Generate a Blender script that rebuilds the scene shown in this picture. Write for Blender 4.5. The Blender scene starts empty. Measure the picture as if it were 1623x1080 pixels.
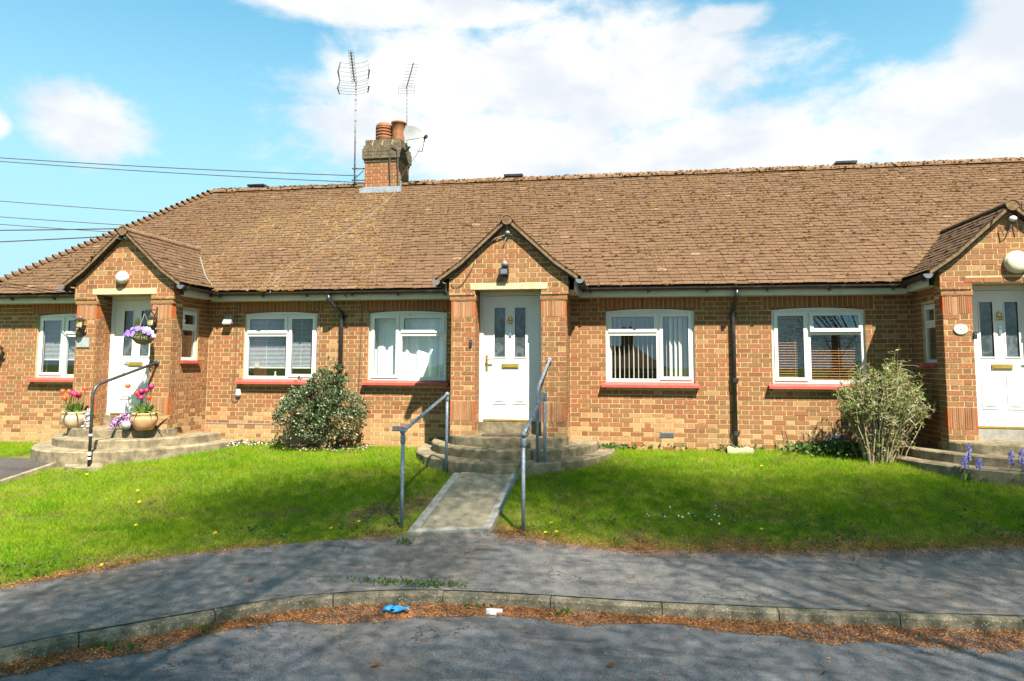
import bpy, math, random
import numpy as np
from mathutils import Vector, Matrix, noise as mnoise

random.seed(7)
RNG = np.random.default_rng(11)
R = math.radians
scene = bpy.context.scene
COL = scene.collection

# ---------------------------------------------------------------- camera, sky, sun, exposure
EYE = Vector((0.0, -11.825, 1.37))
cam_data = bpy.data.cameras.new('camera')
cam = bpy.data.objects.new('camera', cam_data)
COL.objects.link(cam)
yaw, pitch, roll = 0.16364, 0.08739, -0.0045
fwd = Vector((-math.sin(yaw) * math.cos(pitch), math.cos(yaw) * math.cos(pitch), math.sin(pitch)))
rt = Vector((math.cos(yaw), math.sin(yaw), 0))
up = rt.cross(fwd)
rt2 = rt * math.cos(roll) - up * math.sin(roll)
up2 = up * math.cos(roll) + rt * math.sin(roll)
mw = Matrix((rt2, up2, -fwd)).transposed().to_4x4()
mw.translation = EYE
cam.matrix_world = mw
cam_data.sensor_width = 36.0
cam_data.lens = 1130.0 / 1623.0 * 36.0
cam_data.shift_y = -60.33 / 1623.0
cam_data.clip_end = 2000
scene.camera = cam

SUN_DIR = Vector((0.65, -1.0, 1.72)).normalized()          # towards the sun
sun_data = bpy.data.lights.new('sun', 'SUN')
sun_data.energy = 5.0
sun_data.angle = R(0.6)
sun_data.color = (1.0, 0.94, 0.84)
sun = bpy.data.objects.new('sun', sun_data)
COL.objects.link(sun)
sun.rotation_euler = (-SUN_DIR).to_track_quat('-Z', 'Y').to_euler()
sun.location = SUN_DIR * 60

scene.view_settings.view_transform = 'Standard'
scene.view_settings.look = 'None'
scene.view_settings.gamma = 1.0
scene.view_settings.use_curve_mapping = False
scene.view_settings.exposure = 1.85
scene.render.engine = 'CYCLES'
try:
    scene.cycles.use_denoising = True
    scene.cycles.denoiser = 'OPENIMAGEDENOISE'
except Exception:
    pass
scene.cycles.max_bounces = 8
scene.cycles.transparent_max_bounces = 12
scene.cycles.caustics_reflective = False
scene.cycles.caustics_refractive = False


def link(nt, a, b):
    nt.links.new(a, b)


def node(nt, typ, **kw):
    n = nt.nodes.new(typ)
    for k, v in kw.items():
        if k.startswith('i_'):
            key = k[2:]
            key = int(key) if key.isdigit() else key.replace('_', ' ')
            if isinstance(v, bpy.types.NodeSocket):
                nt.links.new(v, n.inputs[key])
            else:
                n.inputs[key].default_value = v
        else:
            setattr(n, k, v)
    return n


def math_n(nt, op, a, b=None, c=None, clamp=False):
    n = nt.nodes.new('ShaderNodeMath')
    n.operation = op
    n.use_clamp = clamp
    for i, v in enumerate((a, b, c)):
        if v is None:
            continue
        if isinstance(v, bpy.types.NodeSocket):
            nt.links.new(v, n.inputs[i])
        else:
            n.inputs[i].default_value = v
    return n.outputs[0]


def mixc(nt, fac, a, b, blend='MIX'):
    n = nt.nodes.new('ShaderNodeMix')
    n.data_type = 'RGBA'
    n.blend_type = blend
    n.clamp_factor = True
    for sock, v in ((n.inputs[0], fac), (n.inputs[6], a), (n.inputs[7], b)):
        if isinstance(v, bpy.types.NodeSocket):
            nt.links.new(v, sock)
        else:
            sock.default_value = v if not isinstance(v, tuple) else (v + (1.0,) if len(v) == 3 else v)
    return n.outputs[2]


def smooth(nt, v, lo, hi):
    n = nt.nodes.new('ShaderNodeMapRange')
    n.interpolation_type = 'SMOOTHSTEP'
    nt.links.new(v, n.inputs[0])
    n.inputs[1].default_value = lo
    n.inputs[2].default_value = hi
    return n.outputs[0]


def noise_n(nt, vec, scale, detail=4.0, rough=0.55, dist=0.0):
    n = nt.nodes.new('ShaderNodeTexNoise')
    n.inputs['Scale'].default_value = scale
    n.inputs['Detail'].default_value = detail
    n.inputs['Roughness'].default_value = rough
    n.inputs['Distortion'].default_value = dist
    if vec is not None:
        nt.links.new(vec, n.inputs['Vector'])
    return n.outputs['Fac']


def pix_dir(x, y):
    d = fwd + (x - 811.5) / 1130.0 * rt2 - (y - 479.67) / 1130.0 * up2
    return d.normalized()


def build_world():
    w = bpy.data.worlds.new('World')
    scene.world = w
    w.use_nodes = True
    nt = w.node_tree
    nt.nodes.clear()
    out = node(nt, 'ShaderNodeOutputWorld')
    bg = node(nt, 'ShaderNodeBackground')
    bg.inputs['Strength'].default_value = 0.083
    sky = node(nt, 'ShaderNodeTexSky')
    sky.sky_type = 'NISHITA'
    sky.sun_disc = False
    sky.sun_elevation = math.asin(SUN_DIR.z)
    sky.sun_rotation = math.atan2(SUN_DIR.x, SUN_DIR.y)
    sky.altitude = 60
    sky.air_density = 1.0
    sky.dust_density = 0.6
    sky.ozone_density = 1.2
    tc = node(nt, 'ShaderNodeTexCoord')
    d = tc.outputs['Generated']
    sep = node(nt, 'ShaderNodeSeparateXYZ', i_0=d)
    az = math_n(nt, 'ARCTAN2', sep.outputs[0], sep.outputs[1])
    el = math_n(nt, 'ARCSINE', sep.outputs[2])
    ae = node(nt, 'ShaderNodeCombineXYZ', i_0=az, i_1=el)
    # drifting cumulus: a handful of cloud masses where the picture has them, broken up by noise
    blobs = [(930, 130, 330, 120), (720, 130, 260, 90), (800, 225, 330, 90), (1100, 255, 360, 95), (1030, 90, 170, 70), (1490, 215, 250, 105), (1600, 70, 110, 90),
             (560, 5, 210, 40), (140, 205, 112, 60), (-15, 198, 40, 22), (585, 205, 150, 60), (1150, 30, 90, 26), (760, 20, 160, 30), (1330, 235, 160, 70)]
    best = None
    for (x, y, rx, ry) in blobs:
        v = pix_dir(x, y)
        a0, e0 = math.atan2(v.x, v.y), math.asin(v.z)
        s = node(nt, 'ShaderNodeVectorMath', operation='SUBTRACT', i_0=ae.outputs[0])
        s.inputs[1].default_value = (a0, e0, 0)
        m = node(nt, 'ShaderNodeVectorMath', operation='MULTIPLY', i_0=s.outputs[0])
        c = 1.0 / (1 + ((x - 811) / 1130.0) ** 2)
        m.inputs[1].default_value = (1130.0 / (rx * c), 1130.0 / (ry * 0.95), 0)
        l = node(nt, 'ShaderNodeVectorMath', operation='LENGTH', i_0=m.outputs[0])
        b = math_n(nt, 'SUBTRACT', 1.0, l.outputs['Value'])
        best = b if best is None else math_n(nt, 'MAXIMUM', best, b)
    st = node(nt, 'ShaderNodeMapping', i_0=ae.outputs[0])
    st.inputs['Scale'].default_value = (1.0, 1.7, 1.0)
    n1 = noise_n(nt, st.outputs[0], 8.0, 9.0, 0.62, 0.15)
    n2 = noise_n(nt, st.outputs[0], 2.2, 6.0, 0.55, 0.1)
    nn = math_n(nt, 'SUBTRACT', n1, 0.5)
    dens = math_n(nt, 'ADD', best, math_n(nt, 'MULTIPLY', nn, 2.0))
    front = smooth(nt, dens, -0.22, 0.5)
    # the rest of the sky carries on with the same broken cloud
    other = smooth(nt, n2, 0.58, 0.72)
    dotf = node(nt, 'ShaderNodeVectorMath', operation='DOT_PRODUCT', i_0=d)
    dotf.inputs[1].default_value = tuple(Vector((fwd.x, fwd.y, 0.25)).normalized())
    inview = smooth(nt, dotf.outputs['Value'], 0.62, 0.8)
    cm = node(nt, 'ShaderNodeMix')
    link(nt, inview, cm.inputs[0]); link(nt, other, cm.inputs[2]); link(nt, front, cm.inputs[3])
    mask = cm.outputs[0]
    # cloud body: white tops, faint blue-grey underside variation
    shade = smooth(nt, noise_n(nt, st.outputs[0], 5.0, 6.0, 0.55), 0.36, 0.6)
    ccol = mixc(nt, shade, (2.75, 2.95, 3.2), (3.6, 3.62, 3.64))
    tint = mixc(nt, 1.0, sky.outputs[0], SKY_TINT, 'MULTIPLY')
    hz = smooth(nt, el, 0.0, 0.62)
    blue = mixc(nt, hz, (1.85, 2.9, 3.45), tint)
    col = mixc(nt, mask, blue, ccol)
    link(nt, col, bg.inputs['Color'])
    link(nt, bg.outputs[0], out.inputs[0])


SKY_TINT = (0.42, 0.90, 0.82)
build_world()

# ---------------------------------------------------------------- mesh helpers
BASE = {}            # root object name -> world base point


class MB:
    """Collects polygons (with a per-vertex 'tone') and links them as ONE mesh object."""

    def __init__(self):
        self.v, self.f, self.t = [], [], []

    def add(self, verts, faces, tone=(0.5, 0.0, 0.0)):
        o = len(self.v)
        self.v.extend([tuple(p) for p in verts])
        self.t.extend([tone] * len(verts))
        self.f.extend([tuple(i + o for i in q) for q in faces])

    def box(self, x0, x1, y0, y1, z0, z1, tone=(0.5, 0, 0)):
        if x0 > x1: x0, x1 = x1, x0
        if y0 > y1: y0, y1 = y1, y0
        if z0 > z1: z0, z1 = z1, z0
        self.add([(x0, y0, z0), (x1, y0, z0), (x1, y1, z0), (x0, y1, z0), (x0, y0, z1), (x1, y0, z1), (x1, y1, z1), (x0, y1, z1)],
                 [(0, 1, 5, 4), (1, 2, 6, 5), (2, 3, 7, 6), (3, 0, 4, 7), (4, 5, 6, 7), (3, 2, 1, 0)], tone)

    def fbox(self, c, a, b, n, la, lb, ln, tone=(0.5, 0, 0), back=True):
        """box centred at c with axes a,b,n and full sizes"""
        c, a, b, n = Vector(c), Vector(a) * (la / 2), Vector(b) * (lb / 2), Vector(n) * (ln / 2)
        vs = [c - a - b + n, c + a - b + n, c + a + b + n, c - a + b + n, c - a - b - n, c + a - b - n, c + a + b - n, c - a + b - n]
        fs = [(0, 1, 2, 3), (1, 0, 4, 5), (2, 1, 5, 6), (3, 2, 6, 7), (0, 3, 7, 4)]
        if back: fs.append((7, 6, 5, 4))
        self.add(vs, fs, tone)

    def prism(self, poly, z0, z1, tone=(0.5, 0, 0), bottom=False):
        """vertical prism over an xy polygon (ccw)"""
        n = len(poly)
        vs = [(x, y, z0) for x, y in poly] + [(x, y, z1) for x, y in poly]
        fs = [(i, (i + 1) % n, n + (i + 1) % n, n + i) for i in range(n)]
        fs.append(tuple(range(n, 2 * n)))
        if bottom: fs.append(tuple(range(n - 1, -1, -1)))
        self.add(vs, fs, tone)

    def xz_prism(self, poly, y0, y1, tone=(0.5, 0, 0)):
        """prism over an (x,z) polygon (ccw seen from -y) from y0 (front) to y1"""
        n = len(poly)
        vs = [(x, y0, z) for x, z in poly] + [(x, y1, z) for x, z in poly]
        fs = [tuple(range(n)), tuple(range(2 * n - 1, n - 1, -1))]
        fs += [(i, n + i, n + (i + 1) % n, (i + 1) % n) for i in range(n)]
        self.add(vs, fs, tone)

    def tube(self, pts, r, n=8, tone=(0.5, 0, 0), cap=True):
        pts = [Vector(p) for p in pts]
        rs = r if isinstance(r, (list, tuple)) else [r] * len(pts)
        rings = []
        ref = None
        for i, p in enumerate(pts):
            d = (pts[min(i + 1, len(pts) - 1)] - pts[max(i - 1, 0)]).normalized()
            if ref is None:
                ref = Vector((0, 0, 1)) if abs(d.z) < 0.9 else Vector((1, 0, 0))
            a = d.cross(ref)
            a = a.normalized() if a.length > 1e-6 else d.orthogonal().normalized()
            b = d.cross(a).normalized()
            ref = -b if False else ref
            rings.append([p + (a * math.cos(k * 2 * math.pi / n) + b * math.sin(k * 2 * math.pi / n)) * rs[i] for k in range(n)])
        vs = [q for ring in rings for q in ring]
        fs = []
        for i in range(len(rings) - 1):
            for k in range(n):
                fs.append((i * n + k, i * n + (k + 1) % n, (i + 1) * n + (k + 1) % n, (i + 1) * n + k))
        if cap:
            fs.append(tuple(range(n - 1, -1, -1)))
            fs.append(tuple(range((len(rings) - 1) * n, len(rings) * n)))
        self.add(vs, fs, tone)

    def lathe(self, c, prof, n=20, tone=(0.5, 0, 0), axis=None):
        """profile [(r, h)] about axis (default z) at c"""
        c = Vector(c)
        ax = Vector(axis).normalized() if axis else Vector((0, 0, 1))
        a = ax.orthogonal().normalized()
        b = ax.cross(a)
        vs = []
        for r_, h in prof:
            for k in range(n):
                t = k * 2 * math.pi / n
                vs.append(c + ax * h + (a * math.cos(t) + b * math.sin(t)) * max(r_, 1e-4))
        fs = []
        for i in range(len(prof) - 1):
            for k in range(n):
                fs.append((i * n + k, i * n + (k + 1) % n, (i + 1) * n + (k + 1) % n, (i + 1) * n + k))
        fs.append(tuple(range(n - 1, -1, -1)))
        fs.append(tuple(range((len(prof) - 1) * n, len(prof) * n)))
        self.add(vs, fs, tone)

    def ball(self, c, rx, ry, rz, nu=10, nv=7, tone=(0.5, 0, 0), jit=0.0):
        c = Vector(c)
        vs = [c + Vector((0, 0, -rz))]
        for j in range(1, nv):
            p = -math.pi / 2 + math.pi * j / nv
            for i in range(nu):
                t = 2 * math.pi * i / nu
                k = 1 + random.uniform(-jit, jit)
                vs.append(c + Vector((rx * math.cos(p) * math.cos(t) * k, ry * math.cos(p) * math.sin(t) * k, rz * math.sin(p) * k)))
        vs.append(c + Vector((0, 0, rz)))
        fs = [(0, 1 + (i + 1) % nu, 1 + i) for i in range(nu)]
        for j in range(nv - 2):
            for i in range(nu):
                a = 1 + j * nu
                fs.append((a + i, a + (i + 1) % nu, a + nu + (i + 1) % nu, a + nu + i))
        last = len(vs) - 1
        a = 1 + (nv - 2) * nu
        fs += [(a + i, a + (i + 1) % nu, last) for i in range(nu)]
        self.add(vs, fs, tone)

    def build(self, name, mat, parent=None, smooth_=False, off=None):
        V = np.array(self.v, dtype=np.float32).reshape(-1, 3)
        T = np.array(self.t, dtype=np.float32).reshape(-1, 3)
        if off is None:
            off = base_of(parent)
        V = V - np.array(off, dtype=np.float32)
        cnt = np.array([len(q) for q in self.f], dtype=np.int32)
        idx = np.array([i for q in self.f for i in q], dtype=np.int32)
        me = np_mesh(name, V, cnt, idx, T, smooth_)
        return link_obj(name, me, mat, parent)


def np_mesh(name, V, cnt, idx, T=None, smooth_=False):
    me = bpy.data.meshes.new(name)
    me.vertices.add(len(V))
    me.vertices.foreach_set('co', np.ascontiguousarray(V, dtype=np.float32).ravel())
    me.loops.add(len(idx))
    me.loops.foreach_set('vertex_index', np.ascontiguousarray(idx, dtype=np.int32))
    me.polygons.add(len(cnt))
    st = np.zeros(len(cnt), dtype=np.int32)
    st[1:] = np.cumsum(cnt)[:-1]
    me.polygons.foreach_set('loop_start', st)
    me.polygons.foreach_set('loop_total', np.ascontiguousarray(cnt, dtype=np.int32))
    if smooth_:
        me.polygons.foreach_set('use_smooth', np.ones(len(cnt), dtype=bool))
    else:
        me.polygons.foreach_set('use_smooth', np.zeros(len(cnt), dtype=bool))
    if T is not None:
        at = me.color_attributes.new('tone', 'FLOAT_COLOR', 'POINT')
        C4 = np.ones((len(V), 4), dtype=np.float32)
        C4[:, :3] = T
        at.data.foreach_set('color', C4.ravel())
    me.update(calc_edges=True)
    return me


def base_of(parent):
    o = parent
    while o is not None and o.parent is not None:
        o = o.parent
    return BASE.get(o.name, (0, 0, 0)) if o is not None else (0, 0, 0)


def link_obj(name, me, mat, parent=None):
    if mat is not None and len(me.materials) == 0:
        me.materials.append(mat)
    o = bpy.data.objects.new(name, me)
    COL.objects.link(o)
    if parent is not None:
        o.parent = parent
    return o


def tag(o, label=None, cat=None, group=None, kind=None):
    if label: o['label'] = label
    if cat: o['category'] = cat
    if group: o['group'] = group
    if kind: o['kind'] = kind
    return o


def thing(name, label, cat, loc=(0, 0, 0), group=None):
    o = bpy.data.objects.new(name, None)
    o.empty_display_size = 0.1
    COL.objects.link(o)
    o.location = loc
    BASE[o.name] = tuple(loc)
    return tag(o, label, cat, group)


def copy_tree(o, loc, parent=None):
    """copy of a thing with copies of its parts and sub-parts"""
    c = o.copy()
    COL.objects.link(c)
    if parent is not None:
        c.parent = parent
    else:
        c.location = loc
        BASE[c.name] = tuple(loc)
    for ch in list(o.children):
        copy_tree(ch, None, c)
    return c


# ---------------------------------------------------------------- materials
def new_mat(name, rough=0.7, spec=0.4, metal=0.0):
    m = bpy.data.materials.new(name)
    m.use_nodes = True
    nt = m.node_tree
    b = nt.nodes['Principled BSDF']
    b.inputs['Roughness'].default_value = rough
    b.inputs['Specular IOR Level'].default_value = spec
    b.inputs['Metallic'].default_value = metal
    return m, nt, b


def obj_vec(nt):
    return node(nt, 'ShaderNodeNewGeometry').outputs['Position']


def add_bump(nt, b, height, strength=0.4, dist=0.01):
    bp = node(nt, 'ShaderNodeBump')
    bp.inputs['Strength'].default_value = strength
    bp.inputs['Distance'].default_value = dist
    link(nt, height, bp.inputs['Height'])
    link(nt, bp.outputs[0], b.inputs['Normal'])


def tone_n(nt):
    a = node(nt, 'ShaderNodeAttribute', attribute_name='tone')
    s = node(nt, 'ShaderNodeSeparateColor', i_0=a.outputs['Color'])
    return s.outputs[0], s.outputs[1], s.outputs[2]


def ramp(nt, fac, stops, interp='LINEAR'):
    n = node(nt, 'ShaderNodeValToRGB')
    n.color_ramp.interpolation = interp
    e = n.color_ramp.elements
    while len(e) < len(stops):
        e.new(0.5)
    for el, (p, c) in zip(e, stops):
        el.position = p
        el.color = tuple(c) + (1.0,)
    if isinstance(fac, bpy.types.NodeSocket):
        link(nt, fac, n.inputs[0])
    return n.outputs[0]


def plain(name, col, rough=0.6, spec=0.4, metal=0.0, var=0.12, scale=9.0, bump=0.0, bscale=60.0, dirt=None, dirt_amt=0.5, dscale=3.0):
    m, nt, b = new_mat(name, rough, spec, metal)
    p = obj_vec(nt)
    n = noise_n(nt, p, scale, 5.0, 0.6)
    lo = tuple(max(0, c * (1 - var)) for c in col)
    hi = tuple(min(1, c * (1 + var)) for c in col)
    c = mixc(nt, smooth(nt, n, 0.3, 0.7), lo, hi)
    if dirt:
        dn = smooth(nt, noise_n(nt, p, dscale, 7.0, 0.65), 0.5, 0.75)
        c = mixc(nt, math_n(nt, 'MULTIPLY', dn, dirt_amt), c, dirt)
    link(nt, c, b.inputs['Base Color'])
    if bump:
        add_bump(nt, b, noise_n(nt, p, bscale, 4.0, 0.6), bump, 0.004)
    return m


def mat_brick():
    m, nt, b = new_mat('brick_clay', 0.9, 0.15)
    r, g, wear = tone_n(nt)
    p = obj_vec(nt)
    red = ramp(nt, r, [(0.0, (0.172, 0.054, 0.024)), (0.3, (0.245, 0.082, 0.036)), (0.55, (0.284, 0.102, 0.045)), (0.8, (0.254, 0.070, 0.034)), (1.0, (0.232, 0.099, 0.045))])
    buff = ramp(nt, r, [(0.0, (0.146, 0.069, 0.029)), (0.35, (0.215, 0.116, 0.045)), (0.7, (0.163, 0.097, 0.040)), (1.0, (0.249, 0.107, 0.042))])
    c = mixc(nt, g, red, buff)
    mp = node(nt, 'ShaderNodeMapping', i_0=p)
    mp.inputs['Scale'].default_value = (1.0, 1.0, 3.0)
    n1 = noise_n(nt, mp.outputs[0], 26.0, 6.0, 0.7)
    c = mixc(nt, math_n(nt, 'MULTIPLY', smooth(nt, n1, 0.44, 0.66), 0.6), c, (0.135, 0.062, 0.028))
    n2 = noise_n(nt, p, 55.0, 4.0, 0.7)
    c = mixc(nt, math_n(nt, 'MULTIPLY', smooth(nt, n2, 0.5, 0.7), 0.5), c, (0.42, 0.285, 0.15))
    big = noise_n(nt, p, 1.1, 4.0, 0.6)
    c = mixc(nt, math_n(nt, 'MULTIPLY', smooth(nt, big, 0.46, 0.66), 0.38), c, (0.17, 0.105, 0.048))
    c = mixc(nt, math_n(nt, 'MULTIPLY', wear, math_n(nt, 'ADD', 0.35, math_n(nt, 'MULTIPLY', n2, 0.8))), c, (0.46, 0.30, 0.14))
    link(nt, c, b.inputs['Base Color'])
    h = math_n(nt, 'ADD', noise_n(nt, mp.outputs[0], 60.0, 5.0, 0.7), math_n(nt, 'MULTIPLY', n1, 0.8))
    add_bump(nt, b, h, 0.55, 0.006)
    return m


def mat_mortar():
    m, nt, b = new_mat('mortar', 0.95, 0.1)
    p = obj_vec(nt)
    n = noise_n(nt, p, 14.0, 6.0, 0.65)
    c = mixc(nt, smooth(nt, n, 0.3, 0.7), (0.36, 0.265, 0.122), (0.51, 0.385, 0.195))
    n2 = noise_n(nt, p, 1.3, 4.0, 0.6)
    c = mixc(nt, math_n(nt, 'MULTIPLY', smooth(nt, n2, 0.5, 0.75), 0.35), c, (0.30, 0.22, 0.13))
    link(nt, c, b.inputs['Base Color'])
    add_bump(nt, b, noise_n(nt, p, 90.0, 4.0, 0.7), 0.4, 0.004)
    return m


def mat_tile():
    m, nt, b = new_mat('roof_tile_concrete', 0.92, 0.15)
    r, g, age0 = tone_n(nt)
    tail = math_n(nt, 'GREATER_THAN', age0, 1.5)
    age = math_n(nt, 'MINIMUM', age0, 1.0)
    p = obj_vec(nt)
    c = ramp(nt, r, [(0.0, (0.075, 0.041, 0.022)), (0.35, (0.101, 0.057, 0.030)), (0.7, (0.119, 0.067, 0.037)), (0.93, (0.134, 0.075, 0.041)), (1.0, (0.187, 0.113, 0.064))])
    grime = smooth(nt, noise_n(nt, p, 26.0, 8.0, 0.78), 0.46, 0.6)
    c = mixc(nt, math_n(nt, 'MULTIPLY', grime, math_n(nt, 'ADD', 0.4, math_n(nt, 'MULTIPLY', age, 0.6))), c, (0.05, 0.032, 0.018))
    rust = smooth(nt, noise_n(nt, p, 24.0, 6.0, 0.75), 0.55, 0.68)
    c = mixc(nt, math_n(nt, 'MULTIPLY', rust, math_n(nt, 'ADD', 0.1, math_n(nt, 'MULTIPLY', age, 0.55))), c, (0.29, 0.145, 0.06))
    lich = smooth(nt, noise_n(nt, p, 38.0, 5.0, 0.75), 0.56, 0.66)
    c = mixc(nt, math_n(nt, 'MULTIPLY', lich, g), c, (0.33, 0.25, 0.115))
    pale = smooth(nt, noise_n(nt, p, 30.0, 6.0, 0.8), 0.57, 0.68)
    c = mixc(nt, math_n(nt, 'MULTIPLY', pale, 0.5), c, (0.26, 0.19, 0.125))
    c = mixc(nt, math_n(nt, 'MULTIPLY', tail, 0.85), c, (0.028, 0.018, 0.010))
    link(nt, c, b.inputs['Base Color'])
    add_bump(nt, b, noise_n(nt, p, 70.0, 5.0, 0.75), 0.6, 0.008)
    return m


def mat_leafy(name, stops, trans=0.35, rough=0.55, spec=0.3, patch=None, patch_scale=1.5):
    """foliage/grass: tone.r picks the colour; part of the light passes through"""
    m, nt, b = new_mat(name, rough, spec)
    r, g, _ = tone_n(nt)
    c = ramp(nt, r, stops)
    if patch:
        pn = smooth(nt, noise_n(nt, obj_vec(nt), patch_scale, 5.0, 0.6), 0.42, 0.68)
        c = mixc(nt, math_n(nt, 'MULTIPLY', pn, 0.75), c, patch)
    link(nt, c, b.inputs['Base Color'])
    tr = node(nt, 'ShaderNodeBsdfTranslucent')
    link(nt, mixc(nt, 1.0, c, (1.1, 1.15, 0.5), 'MULTIPLY'), tr.inputs['Color'])
    mx = node(nt, 'ShaderNodeMixShader')
    mx.inputs[0].default_value = trans
    link(nt, b.outputs[0], mx.inputs[1])
    link(nt, tr.outputs[0], mx.inputs[2])
    out = nt.nodes['Material Output']
    link(nt, mx.outputs[0], out.inputs[0])
    return m


def mat_asphalt(name, base, light, stain, spots=0.5):
    m, nt, b = new_mat(name, 0.88, 0.25)
    p = obj_vec(nt)
    n1 = noise_n(nt, p, 160.0, 3.0, 0.7)
    n2 = noise_n(nt, p, 2.1, 7.0, 0.62)
    n3 = noise_n(nt, p, 0.55, 5.0, 0.6)
    c = mixc(nt, smooth(nt, n1, 0.35, 0.68), tuple(v * 0.38 for v in base), tuple(min(1, v * 1.62) for v in base))
    c = mixc(nt, math_n(nt, 'MULTIPLY', smooth(nt, n2, 0.45, 0.7), 0.5), c, light)
    c = mixc(nt, math_n(nt, 'MULTIPLY', smooth(nt, n3, 0.48, 0.66), 0.55), c, stain)
    v = node(nt, 'ShaderNodeTexVoronoi')
    v.inputs['Scale'].default_value = 130.0
    link(nt, p, v.inputs['Vector'])
    fleck = smooth(nt, v.outputs['Distance'], 0.26, 0.12)
    vc = node(nt, 'ShaderNodeSeparateColor', i_0=v.outputs['Color'])
    fm = math_n(nt, 'MULTIPLY', fleck, smooth(nt, vc.outputs[0], 0.62, 0.8))
    c = mixc(nt, math_n(nt, 'MULTIPLY', fm, spots), c, (0.36, 0.33, 0.28))
    dk = math_n(nt, 'MULTIPLY', fleck, smooth(nt, vc.outputs[1], 0.7, 0.85))
    c = mixc(nt, math_n(nt, 'MULTIPLY', dk, 0.6), c, (0.03, 0.027, 0.025))
    # drifted dirt drawn out along the kerb, and hairline cracks
    mp = node(nt, 'ShaderNodeMapping', i_0=p)
    mp.inputs['Scale'].default_value = (0.6, 3.2, 1.0)
    drift = smooth(nt, noise_n(nt, mp.outputs[0], 2.2, 8.0, 0.68, 0.3), 0.5, 0.66)
    c = mixc(nt, math_n(nt, 'MULTIPLY', drift, 0.6), c, tuple(v * 0.6 for v in stain))
    v2 = node(nt, 'ShaderNodeTexVoronoi', feature='DISTANCE_TO_EDGE')
    v2.inputs['Scale'].default_value = 0.8
    wv = node(nt, 'ShaderNodeVectorMath', operation='ADD', i_0=p)
    wn = node(nt, 'ShaderNodeTexNoise', i_Vector=p, i_Scale=5.0, i_Detail=5.0)
    link(nt, wn.outputs['Color'], wv.inputs[1])
    link(nt, wv.outputs[0], v2.inputs['Vector'])
    crack = math_n(nt, 'MULTIPLY', smooth(nt, v2.outputs['Distance'], 0.012, 0.004), smooth(nt, n2, 0.46, 0.58))
    c = mixc(nt, math_n(nt, 'MULTIPLY', crack, 0.75), c, (0.03, 0.026, 0.022))
    link(nt, c, b.inputs['Base Color'])
    add_bump(nt, b, math_n(nt, 'ADD', n1, math_n(nt, 'MULTIPLY', n2, 0.5)), 0.9, 0.014)
    return m


def mat_concrete(name, a, c2, mossy=0.35, scale=6.0, speck=0.4):
    m, nt, b = new_mat(name, 0.93, 0.15)
    p = obj_vec(nt)
    n1 = noise_n(nt, p, scale, 8.0, 0.68)
    n2 = noise_n(nt, p, 110.0, 3.0, 0.7)
    c = mixc(nt, smooth(nt, n1, 0.36, 0.66), a, c2)
    v = node(nt, 'ShaderNodeTexVoronoi')
    v.inputs['Scale'].default_value = 58.0
    link(nt, p, v.inputs['Vector'])
    vc = node(nt, 'ShaderNodeSeparateColor', i_0=v.outputs['Color'])
    fm = math_n(nt, 'MULTIPLY', smooth(nt, v.outputs['Distance'], 0.35, 0.2), smooth(nt, vc.outputs[0], 0.5, 0.8))
    c = mixc(nt, math_n(nt, 'MULTIPLY', fm, speck), c, (0.46, 0.40, 0.29))
    c = mixc(nt, math_n(nt, 'MULTIPLY', smooth(nt, n2, 0.52, 0.72), 0.5), c, tuple(v_ * 0.4 for v_ in a))
    ms = smooth(nt, noise_n(nt, p, 3.3, 7.0, 0.7), 0.5, 0.72)
    c = mixc(nt, math_n(nt, 'MULTIPLY', ms, mossy), c, (0.055, 0.050, 0.022))
    link(nt, c, b.inputs['Base Color'])
    add_bump(nt, b, math_n(nt, 'ADD', n2, math_n(nt, 'MULTIPLY', n1, 0.6)), 0.7, 0.01)
    return m


def mat_glass(name, refl=1.0, tint=(0.93, 0.96, 0.95)):
    m, nt, b = new_mat(name)
    nt.nodes.remove(b)
    out = nt.nodes['Material Output']
    geo = node(nt, 'ShaderNodeNewGeometry')
    dt = node(nt, 'ShaderNodeVectorMath', operation='DOT_PRODUCT', i_0=geo.outputs['Normal'], i_1=geo.outputs['Incoming'])
    cs = math_n(nt, 'ABSOLUTE', dt.outputs['Value'])
    fz = math_n(nt, 'ADD', 0.042, math_n(nt, 'MULTIPLY', math_n(nt, 'POWER', math_n(nt, 'SUBTRACT', 1.0, cs, clamp=True), 5.0), 0.958))
    tr = node(nt, 'ShaderNodeBsdfTransparent')
    tr.inputs['Color'].default_value = tint + (1.0,)
    gl = node(nt, 'ShaderNodeBsdfGlossy')
    gl.inputs['Roughness'].default_value = 0.0
    gl.inputs['Color'].default_value = (1, 1, 1, 1)
    f = math_n(nt, 'MULTIPLY', fz, 3.4 * refl, clamp=True)      # two glass faces of a sealed unit, four reflections
    mx = node(nt, 'ShaderNodeMixShader')
    link(nt, f, mx.inputs[0]); link(nt, tr.outputs[0], mx.inputs[1]); link(nt, gl.outputs[0], mx.inputs[2])
    link(nt, mx.outputs[0], out.inputs[0])
    return m


def mat_obscure():
    m, nt, b = new_mat('obscure_door_glass', 0.12, 0.7)
    p = obj_vec(nt)
    n = noise_n(nt, p, 6.0, 6.0, 0.6, 0.8)
    c = mixc(nt, smooth(nt, n, 0.35, 0.7), (0.028, 0.036, 0.037), (0.10, 0.125, 0.13))
    link(nt, c, b.inputs['Base Color'])
    add_bump(nt, b, noise_n(nt, p, 45.0, 3.0, 0.6), 0.25, 0.004)
    return m


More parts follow.
